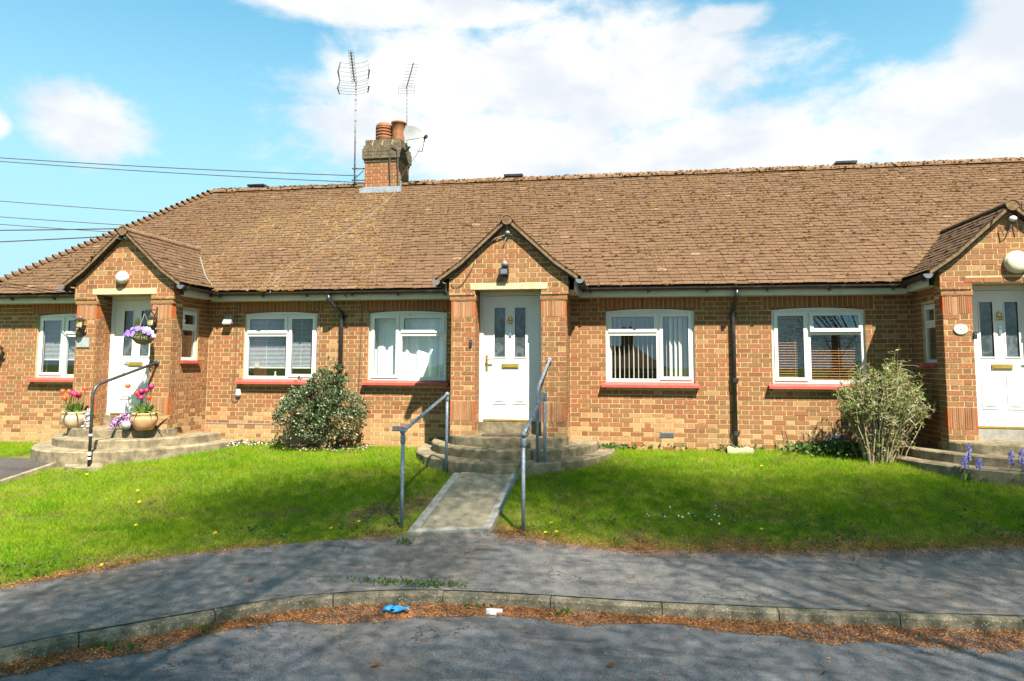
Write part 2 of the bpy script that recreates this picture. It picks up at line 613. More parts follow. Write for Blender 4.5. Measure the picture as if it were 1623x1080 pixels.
def mat_simple_tone(name, stops, rough=0.7, spec=0.3, bump=0.0):
    m, nt, b = new_mat(name, rough, spec)
    r, _, _ = tone_n(nt)
    c = ramp(nt, r, stops)
    n = noise_n(nt, obj_vec(nt), 40.0, 4.0, 0.6)
    c = mixc(nt, math_n(nt, 'MULTIPLY', smooth(nt, n, 0.45, 0.75), 0.3), c, tuple(v * 0.55 for v in stops[0][1]))
    link(nt, c, b.inputs['Base Color'])
    if bump:
        add_bump(nt, b, n, bump, 0.006)
    return m


def mat_soil():
    m, nt, b = new_mat('turf_soil', 0.97, 0.05)
    p = obj_vec(nt)
    n1 = noise_n(nt, p, 1.6, 6.0, 0.65)
    n2 = noise_n(nt, p, 30.0, 5.0, 0.7)
    c = mixc(nt, smooth(nt, n2, 0.35, 0.7), (0.075, 0.045, 0.024), (0.16, 0.10, 0.052))
    c = mixc(nt, math_n(nt, 'MULTIPLY', smooth(nt, n1, 0.34, 0.58), 0.8), c, (0.12, 0.155, 0.012))
    link(nt, c, b.inputs['Base Color'])
    add_bump(nt, b, n2, 0.8, 0.02)
    return m


M = {}
M['brick'] = mat_brick()
M['mortar'] = mat_mortar()
M['tile'] = mat_tile()
M['moss'] = mat_simple_tone('roof_moss', [(0.0, (0.030, 0.018, 0.008)), (0.35, (0.062, 0.034, 0.013)), (0.65, (0.10, 0.054, 0.018)), (0.88, (0.135, 0.068, 0.022)), (1.0, (0.19, 0.128, 0.048))], 1.0, 0.0)
M['ridge'] = plain('ridge_tile_clay', (0.135, 0.078, 0.045), 0.95, 0.1, var=0.3, scale=14, bump=0.6, bscale=40, dirt=(0.24, 0.18, 0.09), dirt_amt=0.6, dscale=16)
M['verge'] = plain('verge_mortar', (0.15, 0.094, 0.05), 0.95, 0.1, var=0.3, scale=22, bump=0.5, bscale=50, dirt=(0.07, 0.045, 0.024), dirt_amt=0.7, dscale=8)
M['creasing'] = mat_simple_tone('creasing_tile_clay', [(0.0, (0.20, 0.085, 0.04)), (0.35, (0.30, 0.145, 0.07)), (0.7, (0.26, 0.105, 0.05)), (1.0, (0.34, 0.19, 0.10))], 0.9, 0.15, 0.4)
M['orange_tile'] = plain('orange_clay_tile', (0.31, 0.085, 0.025), 0.85, 0.2, var=0.15, scale=12, bump=0.25)
M['pvc'] = plain('white_pvc', (0.60, 0.585, 0.53), 0.35, 0.5, var=0.03, scale=3, dirt=(0.5, 0.47, 0.4), dirt_amt=0.25, dscale=5)
M['fascia'] = plain('fascia_paint', (0.50, 0.50, 0.42), 0.5, 0.4, var=0.06, scale=4, dirt=(0.36, 0.34, 0.25), dirt_amt=0.5, dscale=3)
M['door'] = plain('white_door_skin', (0.60, 0.595, 0.555), 0.38, 0.5, var=0.03, scale=2.5, bump=0.04, bscale=70)
M['black'] = plain('black_plastic', (0.020, 0.018, 0.017), 0.38, 0.5, var=0.3, scale=8, dirt=(0.09, 0.08, 0.07), dirt_amt=0.4, dscale=4)
M['gutter'] = plain('black_gutter_plastic', (0.022, 0.016, 0.013), 0.42, 0.45, var=0.3, scale=8, dirt=(0.10, 0.085, 0.06), dirt_amt=0.5, dscale=5)
M['grey_pvc'] = plain('grey_plastic', (0.10, 0.115, 0.135), 0.5, 0.4, var=0.15)
M['red_sill'] = plain('red_sill_paint', (0.36, 0.06, 0.045), 0.6, 0.35, var=0.12, scale=10, bump=0.2, bscale=40, dirt=(0.28, 0.12, 0.09), dirt_amt=0.6, dscale=7)
M['lintel'] = mat_concrete('lintel_concrete', (0.42, 0.34, 0.2), (0.50, 0.42, 0.27), 0.1, 9)
M['step'] = mat_concrete('step_concrete', (0.125, 0.10, 0.062), (0.27, 0.215, 0.13), 0.55)
M['slab'] = mat_concrete('path_slab_concrete', (0.205, 0.172, 0.115), (0.265, 0.222, 0.148), 0.12, 4, 0.12)
M['slab_edge'] = mat_concrete('path_edging_concrete', (0.23, 0.215, 0.18), (0.31, 0.29, 0.245), 0.12, 12)
M['kerb'] = mat_concrete('kerb_concrete', (0.11, 0.093, 0.062), (0.24, 0.20, 0.135), 0.85, 9, 0.95)
M['gully'] = mat_concrete('gully_concrete', (0.38, 0.33, 0.2), (0.46, 0.40, 0.27), 0.1, 9)
M['road'] = mat_asphalt('road_asphalt', (0.165, 0.162, 0.163), (0.225, 0.218, 0.208), (0.12, 0.102, 0.082), 0.6)
M['footway'] = mat_asphalt('footway_asphalt', (0.18, 0.168, 0.156), (0.255, 0.228, 0.19), (0.125, 0.098, 0.073), 0.5)
M['side_path'] = mat_asphalt('side_path_asphalt', (0.07, 0.060, 0.054), (0.10, 0.085, 0.072), (0.05, 0.04, 0.032), 0.3)
M['soil'] = mat_soil()
M['field'] = plain('far_grass', (0.07, 0.10, 0.03), 1.0, 0.0, var=0.35, scale=0.3)
M['grass'] = mat_leafy('grass_blade', [(0.0, (0.075, 0.185, 0.004)), (0.35, (0.13, 0.275, 0.005)), (0.7, (0.185, 0.335, 0.006)), (0.93, (0.29, 0.33, 0.014)), (1.0, (0.40, 0.31, 0.10))], 0.5, 0.75, 0.12,
                       patch=(0.235, 0.31, 0.012), patch_scale=1.1)
M['weed'] = mat_leafy('weed_leaf', [(0.0, (0.035, 0.075, 0.018)), (0.5, (0.055, 0.11, 0.022)), (1.0, (0.09, 0.15, 0.03))], 0.3)
M['bush'] = mat_leafy('variegated_leaf', [(0.0, (0.03, 0.055, 0.02)), (0.4, (0.075, 0.11, 0.046)), (0.7, (0.16, 0.19, 0.10)), (0.92, (0.32, 0.34, 0.22)), (1.0, (0.33, 0.20, 0.085))], 0.2, 0.4, 0.5)
M['shrub'] = mat_leafy('shrub_leaf', [(0.0, (0.09, 0.16, 0.02)), (0.5, (0.16, 0.22, 0.05)), (1.0, (0.30, 0.33, 0.13))], 0.4)
M['twig'] = mat_simple_tone('dry_twig', [(0.0, (0.13, 0.085, 0.05)), (0.5, (0.25, 0.18, 0.10)), (1.0, (0.40, 0.33, 0.23))], 0.9, 0.1)
M['tree_leaf'] = mat_leafy('tree_leaf', [(0.0, (0.035, 0.07, 0.012)), (0.5, (0.06, 0.105, 0.018)), (1.0, (0.10, 0.14, 0.03))], 0.25)
M['bark'] = plain('tree_bark', (0.10, 0.075, 0.05), 0.95, 0.1, var=0.4, scale=10, bump=0.8, bscale=25)
M['litter'] = mat_simple_tone('bud_scale_litter', [(0.0, (0.17, 0.058, 0.020)), (0.4, (0.28, 0.105, 0.035)), (0.75, (0.38, 0.165, 0.06)), (1.0, (0.47, 0.27, 0.12))], 0.95, 0.1)
M['glass'] = mat_glass('window_glass')
M['obscure'] = mat_obscure()
M['brass'] = plain('brass', (0.52, 0.36, 0.08), 0.32, 0.5, 0.75, var=0.15)
M['chrome'] = plain('chrome', (0.6, 0.6, 0.6), 0.2, 0.5, 1.0, var=0.05)
M['galv'] = plain('galvanised_steel', (0.21, 0.245, 0.28), 0.5, 0.4, 0.2, var=0.22, scale=30, bump=0.1, dirt=(0.10, 0.10, 0.095), dirt_amt=0.5, dscale=12)
M['black_rail'] = plain('black_rail_paint', (0.035, 0.034, 0.036), 0.35, 0.5, var=0.3, scale=12, dirt=(0.5, 0.48, 0.45), dirt_amt=0.12, dscale=14)
M['aluminium'] = plain('weathered_aluminium', (0.17, 0.17, 0.17), 0.6, 0.3, 0.2, var=0.15)
M['terracotta'] = plain('terracotta', (0.46, 0.25, 0.125), 0.85, 0.2, var=0.15, scale=8, bump=0.2, dirt=(0.52, 0.42, 0.32), dirt_amt=0.7, dscale=6)
M['pale_pot'] = plain('pale_terracotta', (0.50, 0.36, 0.24), 0.85, 0.2, var=0.15, scale=8, bump=0.2, dirt=(0.56, 0.50, 0.42), dirt_amt=0.8, dscale=5)
M['stone'] = plain('grey_stone', (0.27, 0.25, 0.23), 0.95, 0.1, var=0.35, scale=40, bump=0.8, bscale=70)
M['slate'] = plain('slate_plaque', (0.24, 0.27, 0.25), 0.7, 0.3, var=0.12)
M['ceramic'] = plain('cream_ceramic', (0.46, 0.43, 0.34), 0.3, 0.5, var=0.05)
M['opal'] = plain('opal_lamp_diffuser', (0.58, 0.58, 0.55), 0.3, 0.5, var=0.02)
M['cream_opal'] = plain('cream_lamp_diffuser', (0.52, 0.47, 0.34), 0.35, 0.5, var=0.03)
M['lantern_glass'] = plain('yellowed_lantern_glass', (0.50, 0.40, 0.19), 0.25, 0.5, var=0.15)
M['curtain'] = mat_simple_tone('net_curtain', [(0.0, (0.70, 0.74, 0.74)), (1.0, (0.80, 0.82, 0.80))], 0.9, 0.1)
M['slat_grey'] = plain('grey_blind_slat', (0.50, 0.50, 0.50), 0.5, 0.4, var=0.05)
M['slat_cream'] = plain('cream_blind_slat', (0.66, 0.63, 0.54), 0.7, 0.2, var=0.05)
M['slat_wood'] = plain('wooden_blind_slat', (0.36, 0.17, 0.07), 0.5, 0.4, var=0.2, scale=20)
M['room'] = plain('room_plaster', (0.30, 0.28, 0.25), 0.95, 0.1, var=0.05)
M['lead'] = plain('lead_flashing', (0.22, 0.24, 0.255), 0.6, 0.4, 0.2, var=0.15, scale=12)
M['cable'] = plain('cable_sheath', (0.07, 0.06, 0.055), 0.6, 0.3)
M['grey_cable'] = plain('grey_cable_sheath', (0.20, 0.18, 0.15), 0.6, 0.3)
M['cap_brick'] = mat_concrete('lichened_chimney_brick', (0.080, 0.062, 0.040), (0.14, 0.11, 0.07), 0.5, 9)
M['pot_clay'] = plain('chimney_pot_clay', (0.23, 0.095, 0.045), 0.85, 0.2, var=0.2, scale=9, dirt=(0.12, 0.075, 0.04), dirt_amt=0.7, dscale=7)
M['dish'] = plain('satellite_dish_paint', (0.20, 0.205, 0.195), 0.5, 0.4, var=0.1)
M['glove'] = plain('blue_nitrile', (0.03, 0.30, 0.72), 0.4, 0.5, var=0.12, scale=25)
M['white_plastic'] = plain('white_plastic', (0.66, 0.62, 0.62), 0.4, 0.5, var=0.05)
M['tulip_red'] = mat_simple_tone('tulip_petal', [(0.0, (0.62, 0.03, 0.01)), (0.4, (0.70, 0.09, 0.015)), (0.7, (0.45, 0.012, 0.05)), (1.0, (0.33, 0.02, 0.16))], 0.5, 0.4)
M['petal'] = mat_simple_tone('flower_petal', [(0.0, (0.16, 0.09, 0.50)), (0.45, (0.30, 0.17, 0.62)), (0.6, (0.42, 0.08, 0.36)), (0.8, (0.62, 0.40, 0.62)), (1.0, (0.8, 0.78, 0.78))], 0.6, 0.3)
M['bluebell'] = mat_simple_tone('bluebell_petal', [(0.0, (0.13, 0.11, 0.46)), (1.0, (0.30, 0.26, 0.66))], 0.6, 0.3)
M['dandelion'] = plain('dandelion_yellow', (0.75, 0.52, 0.01), 0.7, 0.2)
M['tulip_leaf'] = mat_leafy('tulip_leaf', [(0.0, (0.06, 0.14, 0.035)), (0.6, (0.13, 0.23, 0.05)), (1.0, (0.26, 0.33, 0.07))], 0.3, 0.4, 0.5)
M['coir'] = plain('coir_liner', (0.20, 0.155, 0.11), 1.0, 0.05, var=0.4, scale=50, bump=0.7)
M['mat_rubber'] = plain('door_mat_fibre', (0.10, 0.072, 0.05), 1.0, 0.05, var=0.4, scale=40)
M['timber'] = plain('pole_timber', (0.17, 0.125, 0.085), 0.9, 0.1, var=0.3, scale=8)

# ---------------------------------------------------------------- ground shape
EDGE = [(-6.1, -14.0), (-5.95, -9.5), (-5.62, -7.3), (-5.36, -6.31), (-5.12, -5.88), (-4.78, -5.5), (-4.13, -4.95), (-3.3, -4.54), (-2.44, -4.16),
        (-1.5, -4.02), (-0.66, -4.2), (0.0, -4.28), (1.24, -4.17), (2.47, -4.02), (3.85, -3.8), (6.0, -3.5), (12.0, -2.7)]
KERB = [(-4.95, -14.0), (-4.8, -9.5), (-4.55, -8.3), (-4.19, -7.48), (-3.63, -6.9), (-3.0, -6.32), (-2.6, -6.05), (-1.9, -5.8), (-1.06, -5.73), (0.0, -5.74), (1.0, -5.71),
        (1.94, -5.66), (2.97, -5.58), (6.0, -5.3), (12.0, -4.7)]


def resample(poly, n):
    """Catmull-Rom through the points, resampled to n equal arc lengths"""
    P = np.array(poly, float)
    pts = []
    for i in range(len(P) - 1):
        p0, p1, p2, p3 = P[max(i - 1, 0)], P[i], P[i + 1], P[min(i + 2, len(P) - 1)]
        for t in np.linspace(0, 1, 24, endpoint=False):
            pts.append(0.5 * ((2 * p1) + (-p0 + p2) * t + (2 * p0 - 5 * p1 + 4 * p2 - p3) * t * t + (-p0 + 3 * p1 - 3 * p2 + p3) * t ** 3))
    pts.append(P[-1])
    pts = np.array(pts)
    s = np.r_[0, np.cumsum(np.linalg.norm(np.diff(pts, axis=0), axis=1))]
    q = np.linspace(0, s[-1], n)
    return np.stack([np.interp(q, s, pts[:, 0]), np.interp(q, s, pts[:, 1])], 1)


EDGE_S = resample(EDGE, 400)
KERB_S = resample(KERB, 400)


def edge_y(x):
    """front edge of the lawn as a function of x (the part left of x=-5.3 runs towards the road)"""
    return np.interp(x, EDGE_S[:, 0], EDGE_S[:, 1])


def kerb_y(x):
    return np.interp(x, KERB_S[:, 0], KERB_S[:, 1])


def T(x, y):
    """height of lawn and footway"""
    x, y = np.asarray(x, float), np.asarray(y, float)
    z = np.interp(-y, [-5, 0, 1.2, 2.2, 3.0, 4.2, 5.75, 7.5, 20], [0.0, 0.0, -0.045, -0.115, -0.27, -0.50, -0.575, -0.60, -0.62])
    tilt = np.clip(0.0125 * x + 0.04, -0.12, 0.12) * np.clip(1 + y / 4.0, 0, 1)
    return z + tilt


def Tz(x, y):
    return float(T(x, y))


# far ground, a single sheet to the horizon
g = MB()
g.add([(-600, -600, -0.80), (600, -600, -0.80), (600, 600, -0.80), (-600, 600, -0.80)], [(0, 1, 2, 3)])
tag(g.build('ground', M['field']), kind='structure')

# turf bed
nx, ny = 250, 150
xs = np.linspace(-16, 12, nx)
ys = np.linspace(-14, 0.6, ny)
X, Y = np.meshgrid(xs, ys)
Z = T(X, Y) + 0.012 * np.sin(X * 2.3 + Y) * np.sin(Y * 3.1 - X * 0.7) - 0.024
beyond = Y < (edge_y(X) - 0.35)
Z[beyond] = -1.0
Z[(X < -5.4) & (Y < -6.0) & (X > -6.6)] = np.minimum(Z, -0.62)[(X < -5.4) & (Y < -6.0) & (X > -6.6)]
V = np.stack([X, Y, Z], -1).reshape(-1, 3)
ii = np.arange(nx * ny).reshape(ny, nx)
F = np.stack([ii[:-1, :-1], ii[:-1, 1:], ii[1:, 1:], ii[1:, :-1]], -1).reshape(-1, 4)
me = np_mesh('lawn', V, np.full(len(F), 4), F.ravel(), np.full((len(V), 3), 0.5), True)
tag(link_obj('lawn', me, M['soil']), kind='structure')


def strip(name, A, B, za, zb, mat, m=8, kind='structure', wob=0.0):
    n = len(A)
    V = []
    for i in range(n):
        for k in range(m + 1):
            t = k / m
            p = A[i] * (1 - t) + B[i] * t
            z = (za(p[0], p[1]) * (1 - t) + zb(p[0], p[1]) * t)
            if wob:
                z += wob * min(1.0, 4 * t * (1 - t)) * math.sin(p[0] * 1.9 + p[1] * 2.7) * math.sin(p[0] * 0.8 - p[1] * 1.3)
            V.append((p[0], p[1], z))
    F = [(i * (m + 1) + k, (i + 1) * (m + 1) + k, (i + 1) * (m + 1) + k + 1, i * (m + 1) + k + 1) for i in range(n - 1) for k in range(m)]
    V = np.array(V)
    F = np.array(F)[:, ::-1]
    me = np_mesh(name, V, np.full(len(F), 4), F.ravel(), np.full((len(V), 3), 0.5), True)
    return tag(link_obj(name, me, mat), kind=kind)


KERB_TOP = -0.572
# kerb inner line (back of the kerb stones)
dK = np.gradient(KERB_S, axis=0)
nK = np.stack([-dK[:, 1], dK[:, 0]], 1)
nK /= np.linalg.norm(nK, axis=1)[:, None]
KIN = KERB_S + nK * 0.095
strip('footway', EDGE_S, KIN, lambda x, y: Tz(x, y) + 0.014, lambda x, y: KERB_TOP + 0.007, M['footway'], 8, wob=0.006)
# road with a gentle camber
OUT = np.stack([np.clip(KERB_S[:, 0] * 1.6, -4.9, 40), np.full(len(KERB_S), -22.0)], 1)
strip('road', KERB_S + nK * 0.05, OUT, lambda x, y: -0.675, lambda x, y: -0.64, M['road'], 10, wob=0.008)
# opposite footway strip far behind the camera is left to the far ground

# kerb of separate stones
kerb = tag(bpy.data.objects.new('kerb', None), kind='structure')
COL.objects.link(kerb)
sK = np.r_[0, np.cumsum(np.linalg.norm(np.diff(KERB_S, axis=0), axis=1))]
s0 = float(np.interp(0.24, KERB_S[:, 0], sK))
starts = np.arange(s0 - 0.915 * 14, s0 + 0.915 * 13, 0.915)
for a in starts:
    if a < 0: continue
    ss = np.linspace(a + 0.004, a + 0.915 - 0.004, 6)
    m = MB()
    prof = [(0.0, -0.95), (0.004, -0.70), (0.014, KERB_TOP - 0.02), (0.03, KERB_TOP - 0.002), (0.118, KERB_TOP), (0.118, -0.95)]
    vs = []
    dz = random.uniform(-0.003, 0.002)
    dn = random.uniform(-0.006, 0.006)
    for s in ss:
        i = min(int(np.searchsorted(sK, s)), len(sK) - 1)
        px, py = np.interp(s, sK, KERB_S[:, 0]), np.interp(s, sK, KERB_S[:, 1])
        for (o, z) in prof:
            vs.append((px + nK[i, 0] * (o + dn), py + nK[i, 1] * (o + dn), z + dz + random.uniform(-0.002, 0.002)))
    np_ = len(prof)
    fs = [(j * np_ + k, (j + 1) * np_ + k, (j + 1) * np_ + (k + 1) % np_, j * np_ + (k + 1) % np_) for j in range(len(ss) - 1) for k in range(np_)]
    fs += [tuple(range(np_)), tuple(range((len(ss) - 1) * np_ + np_ - 1, (len(ss) - 1) * np_ - 1, -1))]
    m.add(vs, fs)
    m.build('kerb_stone', M['kerb'], kerb)

# ---------------------------------------------------------------- the terrace
HOUSE = thing('bungalow_terrace', 'long brick bungalow terrace with brown tiled roof and three gabled porches', 'building', (0, 0, 0))
XL, XR = -12.02, 8.6
RIDGE_Y, RIDGE_Z, EAVE_Y, EAVE_Z = 3.0, 5.30, -0.30, 2.64
SLOPE = (RIDGE_Z - EAVE_Z) / (RIDGE_Y - EAVE_Y)
HIP_X, HIP_K = -9.414, 0.85
PORCHES = [(-8.36, 0.0), (-1.83, 0.0), (5.18, 0.05)]
WINDOWS = [(-11.035, -9.64, 'W1'), (-6.814, -5.432, 'W2'), (-4.478, -3.086, 'W3'), (-0.385, 1.034, 'W4'), (2.226, 3.621, 'W5')]
WZ0, WZ1 = 1.10, 2.258


def main_z(y):
    return EAVE_Z + (y - EAVE_Y) * SLOPE


BRICKS = []      # (centre, U, N, length, height, tone)


def brick_tone(z, header):
    wear = 0.0
    if z < 0.62 and random.random() < (0.80 - z) * 1.25:
        wear = random.uniform(0.35, 0.85)
    elif random.random() < 0.05:
        wear = random.uniform(0.2, 0.6)
    g_ = (0.85 if random.random() < 0.75 else 0.2) if header else (random.uniform(0.1, 0.4) if random.random() < 0.82 else 0.8)
    return (random.random(), g_, wear)


def lay(O, U, N, u0, u1, z0, z1, holes=(), shift=0.0, clip=None, header_only=False, start_closed=False):
    """flemish bond on the face O + u*U + z, outward normal N; holes are (ua,ub,za,zb)"""
    O, U, N = Vector(O), Vector(U), Vector(N)
    k0 = int(math.floor(z0 / 0.075 + 1e-6))
    k = k0
    while k * 0.075 < z1 - 0.02:
        za, zb = max(k * 0.075 + 0.0052, z0), min((k + 1) * 0.075 - 0.0052, z1)
        k += 1
        if zb - za < 0.02:
            continue
        zc = (za + zb) / 2
        spans = [(u0, u1)]
        if clip:
            lo, hi = clip(zc + 0.02)
            spans = [(max(u0, lo), min(u1, hi))]
        for (ua, ub, ha, hb) in holes:
            if ha < zc < hb:
                ns = []
                for (a, b) in spans:
                    if ub <= a or ua >= b:
                        ns.append((a, b))
                    else:
                        if ua > a: ns.append((a, ua))
                        if ub < b: ns.append((ub, b))
                spans = ns
        off = shift + (0.16875 if k % 2 else 0.0)
        for (a, b) in spans:
            u = a - ((a - off) % 0.3375)
            while u < b:
                for (s, ln, hd) in ((u, 0.2135, False), (u + 0.225, 0.101, True)):
                    ca, cb = max(s, a + 0.004), min(s + ln, b - 0.004)
                    if cb - ca > 0.012:
                        n = Vector((0, 0, 0)) + N * random.gauss(0, 0.0009)
                        c = O + U * ((ca + cb) / 2) + Vector((0, 0, zc)) + n
                        BRICKS.append((c, U, N, cb - ca, zb - za, brick_tone(zc, hd)))
                u += 0.3375


# --- shells (mortar backing) and brick faces
wall = MB()
REC = 0.003   # the joint is raked back this far
holes = [(a, b, WZ0 - 0.10, WZ1 + 0.04) for a, b, _ in WINDOWS]
# main front wall backing as strips between the windows
edges = sorted([XL] + [v for a, b, _ in WINDOWS for v in (a, b)] + [XR])
for i in range(len(edges) - 1):
    a, b = edges[i], edges[i + 1]
    if any(abs(a - w[0]) < 1e-6 for w in WINDOWS):
        wall.box(a, b, REC, 0.26, -0.4, WZ0 - 0.08)
        wall.box(a, b, REC, 0.26, WZ1 + 0.045, 2.62)
    else:
        wall.box(a, b, REC, 0.26, -0.4, 2.62)
# end walls, back wall
wall.box(XL, XL + 0.26, 0.26, 6.0, -0.4, 2.6)
wall.box(XR - 0.26, XR, 0.26, 6.0, -0.4, 2.6)
wall.box(XL, XR, 6.0, 6.26, -0.4, 2.6)
wall.box(XL + 0.26, XR - 0.26, 0.26, 6.0, 0.20, 0.3)
wall.box(XL + 0.26, XR - 0.26, 0.262, 6.0, 2.48, 2.52)
lay((0, 0, 0), (1, 0, 0), (0, -1, 0), XL, XR, -0.3, 2.475, holes + [(c - 0.862, c + 0.862, -1, 3) for c, _ in PORCHES]
    + [((a + b) / 2 - int((b - a + 0.30) / 0.075) * 0.0375, (a + b) / 2 + int((b - a + 0.30) / 0.075) * 0.0375, WZ1 + 0.002, 2.6) for a, b, _ in WINDOWS])
# soldier courses over the windows
for a, b, _ in WINDOWS:
    n = int((b - a + 0.30) / 0.075)
    x = (a + b) / 2 - n * 0.0375
    for i in range(n):
        xc = x + (i + 0.5) * 0.075
        t = (xc - (a + b) / 2) / ((b - a) / 2)
        zb = WZ1 + 0.006 + 0.036 * max(0.0, 1 - t * t)
        if abs(t) > 1: zb = WZ1 + 0.004
        BRICKS.append((Vector((xc, random.gauss(0, 0.0007), (zb + 2.474) / 2)), Vector((1, 0, 0)), Vector((0, -1, 0)), 0.065, 2.474 - zb, (random.random(), 0.1, 0)))

PIN, POUT, PFR, PFLANK = 0.51, 0.89, -1.12, 0.862
GOUT, GFR = 0.925, -1.15
APEX_Z = 3.60
PORCH_PROF = [(0.0, APEX_Z), (0.72, 2.935), (1.075, 2.685)]     # half profile of the porch roof surface (offset from axis, z)


def porch_z(o):
    o = abs(o)
    return float(np.interp(o, [p[0] for p in PORCH_PROF], [p[1] for p in PORCH_PROF], right=-10))


panels = MB()
for c, dz in PORCHES:
    for s in (-1, 1):
        # pier core
        xa, xb = c + s * PIN, c + s * POUT
        wall.box(min(xa, xb) + REC, max(xa, xb) - REC, PFR + REC, -0.853, -0.3, 2.44)
        q0, q1 = sorted((c + s * (PIN + REC), c + s * (PFLANK - 0.06)))
        wall.box(q0, q1, -0.853, -0.70, -0.3, 2.44)
        # front face
        lo, hi = min(xa, xb), max(xa, xb)
        hp = [(lo - 1, hi + 1, 2.105, 2.36), (lo - 1, hi + 1, 0.505, 0.805), (lo - 1, hi + 1, 2.36, 3)]
        lay((0, PFR, 0), (1, 0, 0), (0, -1, 0), lo, hi, 0.2, 2.44, hp, shift=lo + (0.0 if s < 0 else 0.05))
        # outer side and reveal side
        lay((c + s * POUT, 0, 0), (0, s, 0), (s, 0, 0), *((PFR, -0.85) if s > 0 else (0.85, -PFR)), -0.3, 2.44,
            [(-9, 9, 2.36, 3)] + [((PFR, PFR + 0.102) if s > 0 else (-PFR - 0.102, -PFR)) + zz for zz in ((2.105, 2.36), (0.505, 0.805))], shift=PFR)
        lay((c + s * PIN, 0, 0), (0, -s, 0), (-s, 0, 0), *((-PFR - 0.36, -PFR) if s > 0 else (PFR, PFR + 0.36)), 0.2, 2.52,
            [((-PFR - 0.102, -PFR) if s > 0 else (PFR, PFR + 0.102)) + zz for zz in ((2.105, 2.36), (0.505, 0.805))], shift=0.05)
        # flank wall of the porch
        fx = c + s * PFLANK
        fin = fx - s * 0.2
        small = (s > 0 and c < -5) or (s < 0 and c > 3)
        sw = [(-0.79, -0.325, 1.42, 2.29)] if small else []
        x0_, x1_ = min(fx - s * REC, fin), max(fx - s * REC, fin)
        if small:
            wall.box(x0_, x1_, -0.85, -0.79, -0.3, 2.62)
            wall.box(x0_, x1_, -0.325, 0.02, -0.3, 2.62)
            wall.box(x0_, x1_, -0.79, -0.325, -0.3, 1.42)
            wall.box(x0_, x1_, -0.79, -0.325, 2.29, 2.62)
        else:
            wall.box(x0_, x1_, -0.85, 0.02, -0.3, 2.62)
        hh = [((-h[1], -h[0]) if s < 0 else (h[0], h[1])) + (h[2], h[3]) for h in sw]
        lay((fx, 0, 0), (0, s, 0), (s, 0, 0), *((-0.85, 0.0) if s > 0 else (0.0, 0.85)), -0.3, 2.62, hh, shift=0.0)
        # corbel band under the gable
        m0, m1 = (c + s * (PIN - 0.012), c + s * (POUT + 0.018))
        b0, b1 = min(m0, m1), max(m0, m1)
        xm = (b0 + b1) / 2
        for (q0, q1) in ((b0, xm - 0.03), (xm - 0.022, b1)):
            BRICKS.append((Vector(((q0 + q1) / 2, PFR - 0.016, 2.395)), Vector((1, 0, 0)), Vector((0, -1, 0)), q1 - q0, 0.05, (random.random(), 0.1, 0.1)))
        wall.box(b0 + 0.004, b1 - 0.004, PFR - 0.012, -0.9, 2.36, 2.372)
        wall.box(b0 + 0.006, b1 - 0.006, PFR - 0.006, -0.9, 2.42, 2.44)
        # side of the band
        BRICKS.append((Vector((c + s * (POUT + 0.016), -1.0, 2.395)), Vector((0, s, 0)), Vector((s, 0, 0)), 0.215, 0.05, (random.random(), 0.1, 0)))
        # creasing-tile panels: tiles on edge, the end ones showing their flat side
        for (pz0, pz1) in ((2.103, 2.357), (0.523, 0.822)):
            n = 14
            wdt = (hi - lo) / n
            for i in range(n):
                dark = 0.0 if c < 3 or pz0 > 1 else 1.0
                tn = random.random() * (0.7 if dark else 1.0)
                if i in (0, n - 1):
                    orange = MB()
                    orange.box(lo + i * wdt + 0.001, lo + (i + 1) * wdt - 0.002, PFR - 0.001, PFR + 0.105, pz0 + 0.004, pz1 - 0.004)
                    orange.build('end_tile', M['orange_tile'], HOUSE)
                else:
                    panels.box(lo + i * wdt + 0.0035, lo + (i + 1) * wdt - 0.0035, PFR - 0.003 + random.uniform(-0.004, 0.003), PFR + 0.1, pz0 + 0.003, pz1 - 0.003, (tn, dark, 0))
    # gable front with its return
    def clip(z, c=c):
        o = float(np.interp(z, [2.68, 2.935, APEX_Z - 0.05], [GOUT + 0.4, 0.70, 0.0]))
        return (c - min(o, GOUT), c + min(o, GOUT))
    lay((0, GFR, 0), (1, 0, 0), (0, -1, 0), c - GOUT, c + GOUT, 2.44, 3.30, [(c - PIN, c + PIN, 2.3, 2.52), (c - 0.585, c + 0.61, 2.52, 2.615)], shift=c - 0.05, clip=clip)
    poly = [(c - GOUT + REC, 2.52), (c + GOUT - REC, 2.52), (c + GOUT - REC, 2.70), (c + 0.66, 2.94), (c, APEX_Z - 0.06), (c - 0.66, 2.94), (c - GOUT + REC, 2.70)]
    wall.xz_prism(poly, GFR + REC, -0.80)
    for s in (-1, 1):
        a_, b_ = sorted((c + s * (PIN + REC), c + s * (GOUT - REC)))
        wall.box(a_, b_, GFR + REC, -0.95, 2.44, 2.52)
        lay((c + s * GOUT, 0, 0), (0, s, 0), (s, 0, 0), *((GFR, -0.93) if s > 0 else (0.93, -GFR)), 2.44, 2.70, shift=GFR)
    # thin tile courses laid flat in the gable peak
    z = 3.30
    while z < APEX_Z - 0.1:
        o = (APEX_Z - 0.06 - z - 0.02) / (APEX_Z - 0.06 - 2.94) * 0.66
        x = c - o
        while x < c + o - 0.03:
            l = min(0.16, c + o - x)
            panels.box(x, x + l - 0.006, GFR - 0.002, GFR + 0.03, z + 0.003, z + 0.020, (random.random() * 0.6, 0, 0))
            x += 0.165
        z += 0.0255

# the DPC: a pale mortar bed on the left-hand walls
for a, b in ((-7.49, -5.45), (-10.35, -9.22)):
    dpc = MB()
    dpc.box(a, b, -0.004, 0.02, 0.307, 0.3225)
    dpc.build('damp_course', M['slab_edge'], HOUSE)

